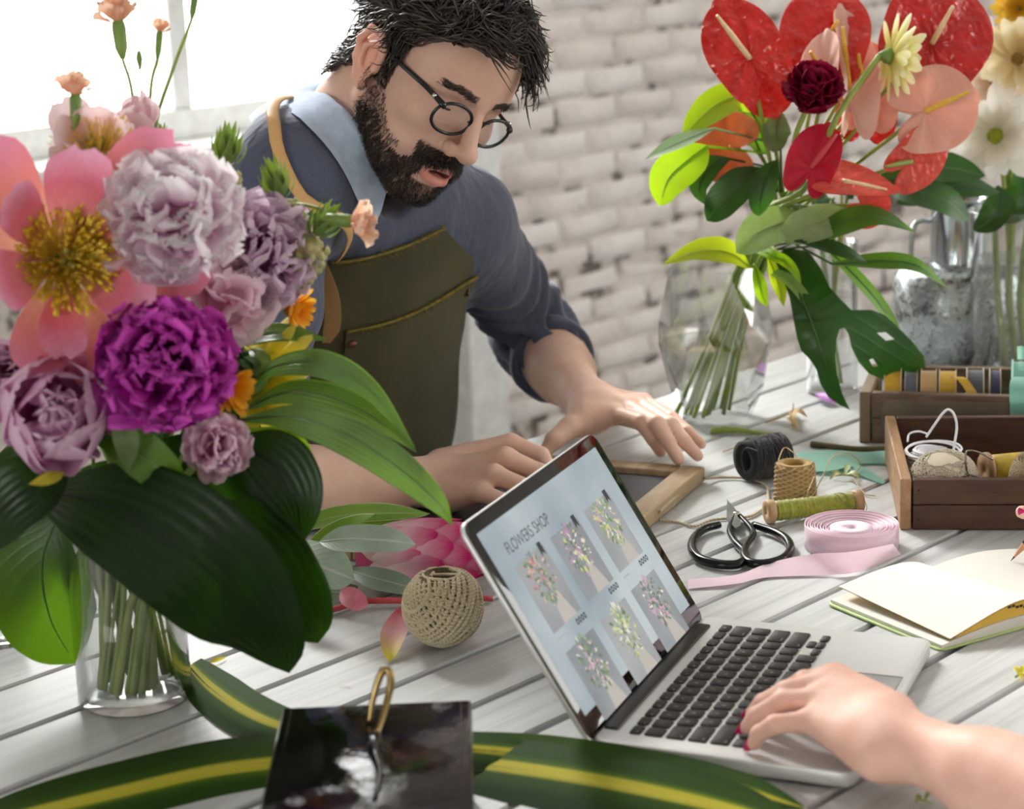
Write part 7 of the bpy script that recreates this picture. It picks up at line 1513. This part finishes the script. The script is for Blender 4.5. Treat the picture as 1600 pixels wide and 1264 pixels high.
tleaf([(500, 846, .080), (540, 842, .088), (600, 844, .088), (650, 850, .080)], 50, up_, gg_l, 'pale grey green leaf in front of the bracts')
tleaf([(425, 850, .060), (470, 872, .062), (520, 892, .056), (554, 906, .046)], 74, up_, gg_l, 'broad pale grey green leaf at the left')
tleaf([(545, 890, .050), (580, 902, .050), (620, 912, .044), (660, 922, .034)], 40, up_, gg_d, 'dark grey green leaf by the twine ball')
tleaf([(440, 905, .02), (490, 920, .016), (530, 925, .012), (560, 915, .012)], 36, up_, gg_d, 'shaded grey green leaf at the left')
red_st = simple('red_stem', '#b8353a', .4, var='#d0565a', vscale=18)
g = G(); tube(g, [P(470, 955, .006) - c, P(520, 952, .006) - c, P(565, 940, .009) - c, P(640, 938, .008) - c, P(770, 935, .006) - c], [.0036, .0032, .0034, .003], 8, 40); g.obj('stem', red_st, pro)
g = G(); leaf3(g, [P(575, 945, .010) - c, P(552, 936, .018) - c, P(532, 922, .020) - c], .022, [(0, -.9, .4)], 'oval', .3, 10, 5); g.obj('leaf', simple('pink_leaf', '#cf6a7c', .5, var='#d98a94', vscale=30), pro)
dp = petal_mat('dropped_petal', '#c8385a', '#e9b4b4', '#e2d23c', .35, .5, .1)
c2 = P(625, 985, 0); o = thing('petal', 'fallen pink and yellow curled petal beside the twine ball', 'petal', c2); g = G(); leaf3(g, [P(636, 945, .030) - c2, P(622, 975, .020) - c2, P(612, 1005, .010) - c2, P(608, 1033, .003) - c2], .025, [(-.3, -.8, .5), (.2, -.7, .7)], 'oval', .35, 16, 7, 0, 1, .05); g.obj('blade', dp, o)
c2 = P(340, 1032, 0); o = thing('petal', 'tiny fallen yellow petal right of the glass vase', 'petal', c2); g = G(); leaf3(g, [P(326, 1036, .002) - c2, P(340, 1031, .003) - c2, P(354, 1026, .002) - c2], .006, [(0, -.5, .9)], 'oval', .2, 8, 5); g.obj('blade', MATS['gerbera_petal'], o)
c2 = P(1295, 622, 0); o = thing('petal', 'fallen purple petal under the tip of the monstera leaf', 'petal', c2); g = G(); leaf3(g, [P(1274, 615, .006) - c2, P(1292, 622, .010) - c2, P(1312, 630, .004) - c2], .020, [(0, -.5, .85)], 'oval', .35, 10, 5); g.obj('blade', simple('purple_petal', '#9a5aa8', .6, var='#b47ec0', vscale=60), o)
def cutting(name, label, cat, pts, rad, m, leaves=(), lm=None):
    pp = [P(*p) for p in pts]; c_ = pp[0] * np.array([1, 1, 0]); o = thing(name, label, cat, c_); g = G(); tube(g, [p - c_ for p in pp], rad, 7, 30); g.obj('stem', m, o)
    for (x0, y0, x1, y1, wpx) in leaves: g = G(); a, b = P(x0, y0, .006), P(x1, y1, .004); leaf3(g, [a - c_, (a + b) / 2 - c_ + np.array([0, 0, .006]), b - c_], M(wpx, a[1]), [(0, -.4, .9)], 'lance', .2, 10, 5); g.obj('leaf', lm, o)
cutting('stem_cutting', 'cut green stem lying in front of the anthurium vase', 'stem', [(1110, 673, .005), (1145, 672, .006), (1180, 676, .004), (1226, 682, .004)], [.0045, .0042, .003, .0026], green_stem)
cutting('twig', 'brown twig lying in front of the ribbon box', 'twig', [(1268, 694, .004), (1300, 698, .005), (1340, 702, .004), (1385, 700, .004)], [.0042, .004, .004, .003], simple('twig_bark', '#6b6138', .8, var='#4f4a2c', vscale=40))
cutting('dry_sprig', 'dry tan sprig right of the anthurium vase', 'sprig', [(1196, 660, .003), (1225, 650, .006), (1238, 642, .012), (1240, 630, .02)], [.0012, .0012, .0008], simple('dry_stem', '#b89a6a', .8), [(1226, 652, 1248, 672, 14), (1232, 645, 1262, 652, 12), (1238, 640, 1240, 672, 12)], simple('dry_leaf', '#c9ac7c', .8))
cutting('dry_sprig', 'thin dry sprig between the slate and the black twine', 'sprig', [(1130, 706, .003), (1150, 700, .004), (1178, 704, .003)], [.0009, .0007], MATS['dry_stem'], [(1150, 701, 1166, 698, 8)], MATS['dry_leaf'])
cutting('leaf_scrap', 'green leaf scrap with cream sepals on the mint ribbon', 'leaf', [(1300, 744, .004), (1320, 742, .006), (1344, 746, .003)], [.0012, .001], green_stem, [(1318, 742, 1296, 750, 12), (1322, 742, 1344, 750, 12), (1320, 742, 1330, 728, 10)], simple('scrap_leaf', '#8fae6a', .6, var='#d8d3a0', vscale=60))
cutting('flower_scrap', 'yellow flower scrap at the right edge behind the typing arm', 'flower', [(1586, 1058, .003), (1594, 1054, .005), (1606, 1056, .003)], [.0012, .001], green_stem, [(1592, 1056, 1584, 1048, 9), (1594, 1056, 1604, 1048, 9), (1594, 1056, 1596, 1066, 9)], MATS['gerbera_petal'])
cutting('leaf_scrap', 'tiny green scrap on the boards under the typing arm', 'leaf', [(1436, 1250, .002), (1446, 1252, .003), (1458, 1256, .002)], [.001, .0008], green_stem, [(1444, 1252, 1458, 1248, 9), (1440, 1252, 1430, 1258, 9)], simple('green_scrap', '#7d8a3a', .7))
c2 = P(1320, 722, 0); o = thing('ribbon_strip', 'mint green ribbon strip lying between the spools and the tray', 'ribbon', c2); g = G(); q = lambda x, y, z=.002: P(x, y, z) - c2
band(g, [q(1245, 706), q(1300, 703, .006), q(1350, 706, .004), q(1400, 702)], [q(1250, 738), q(1300, 735, .005), q(1350, 724, .003), q(1400, 726)]); band(g, [q(1320, 720, .004), q(1345, 728, .006), q(1370, 742, .002), q(1384, 752, .0015)], [q(1310, 728, .004), q(1336, 738, .005), q(1362, 750, .0015), q(1380, 756, .0012)]); g.obj('ribbon', mint.m, o)
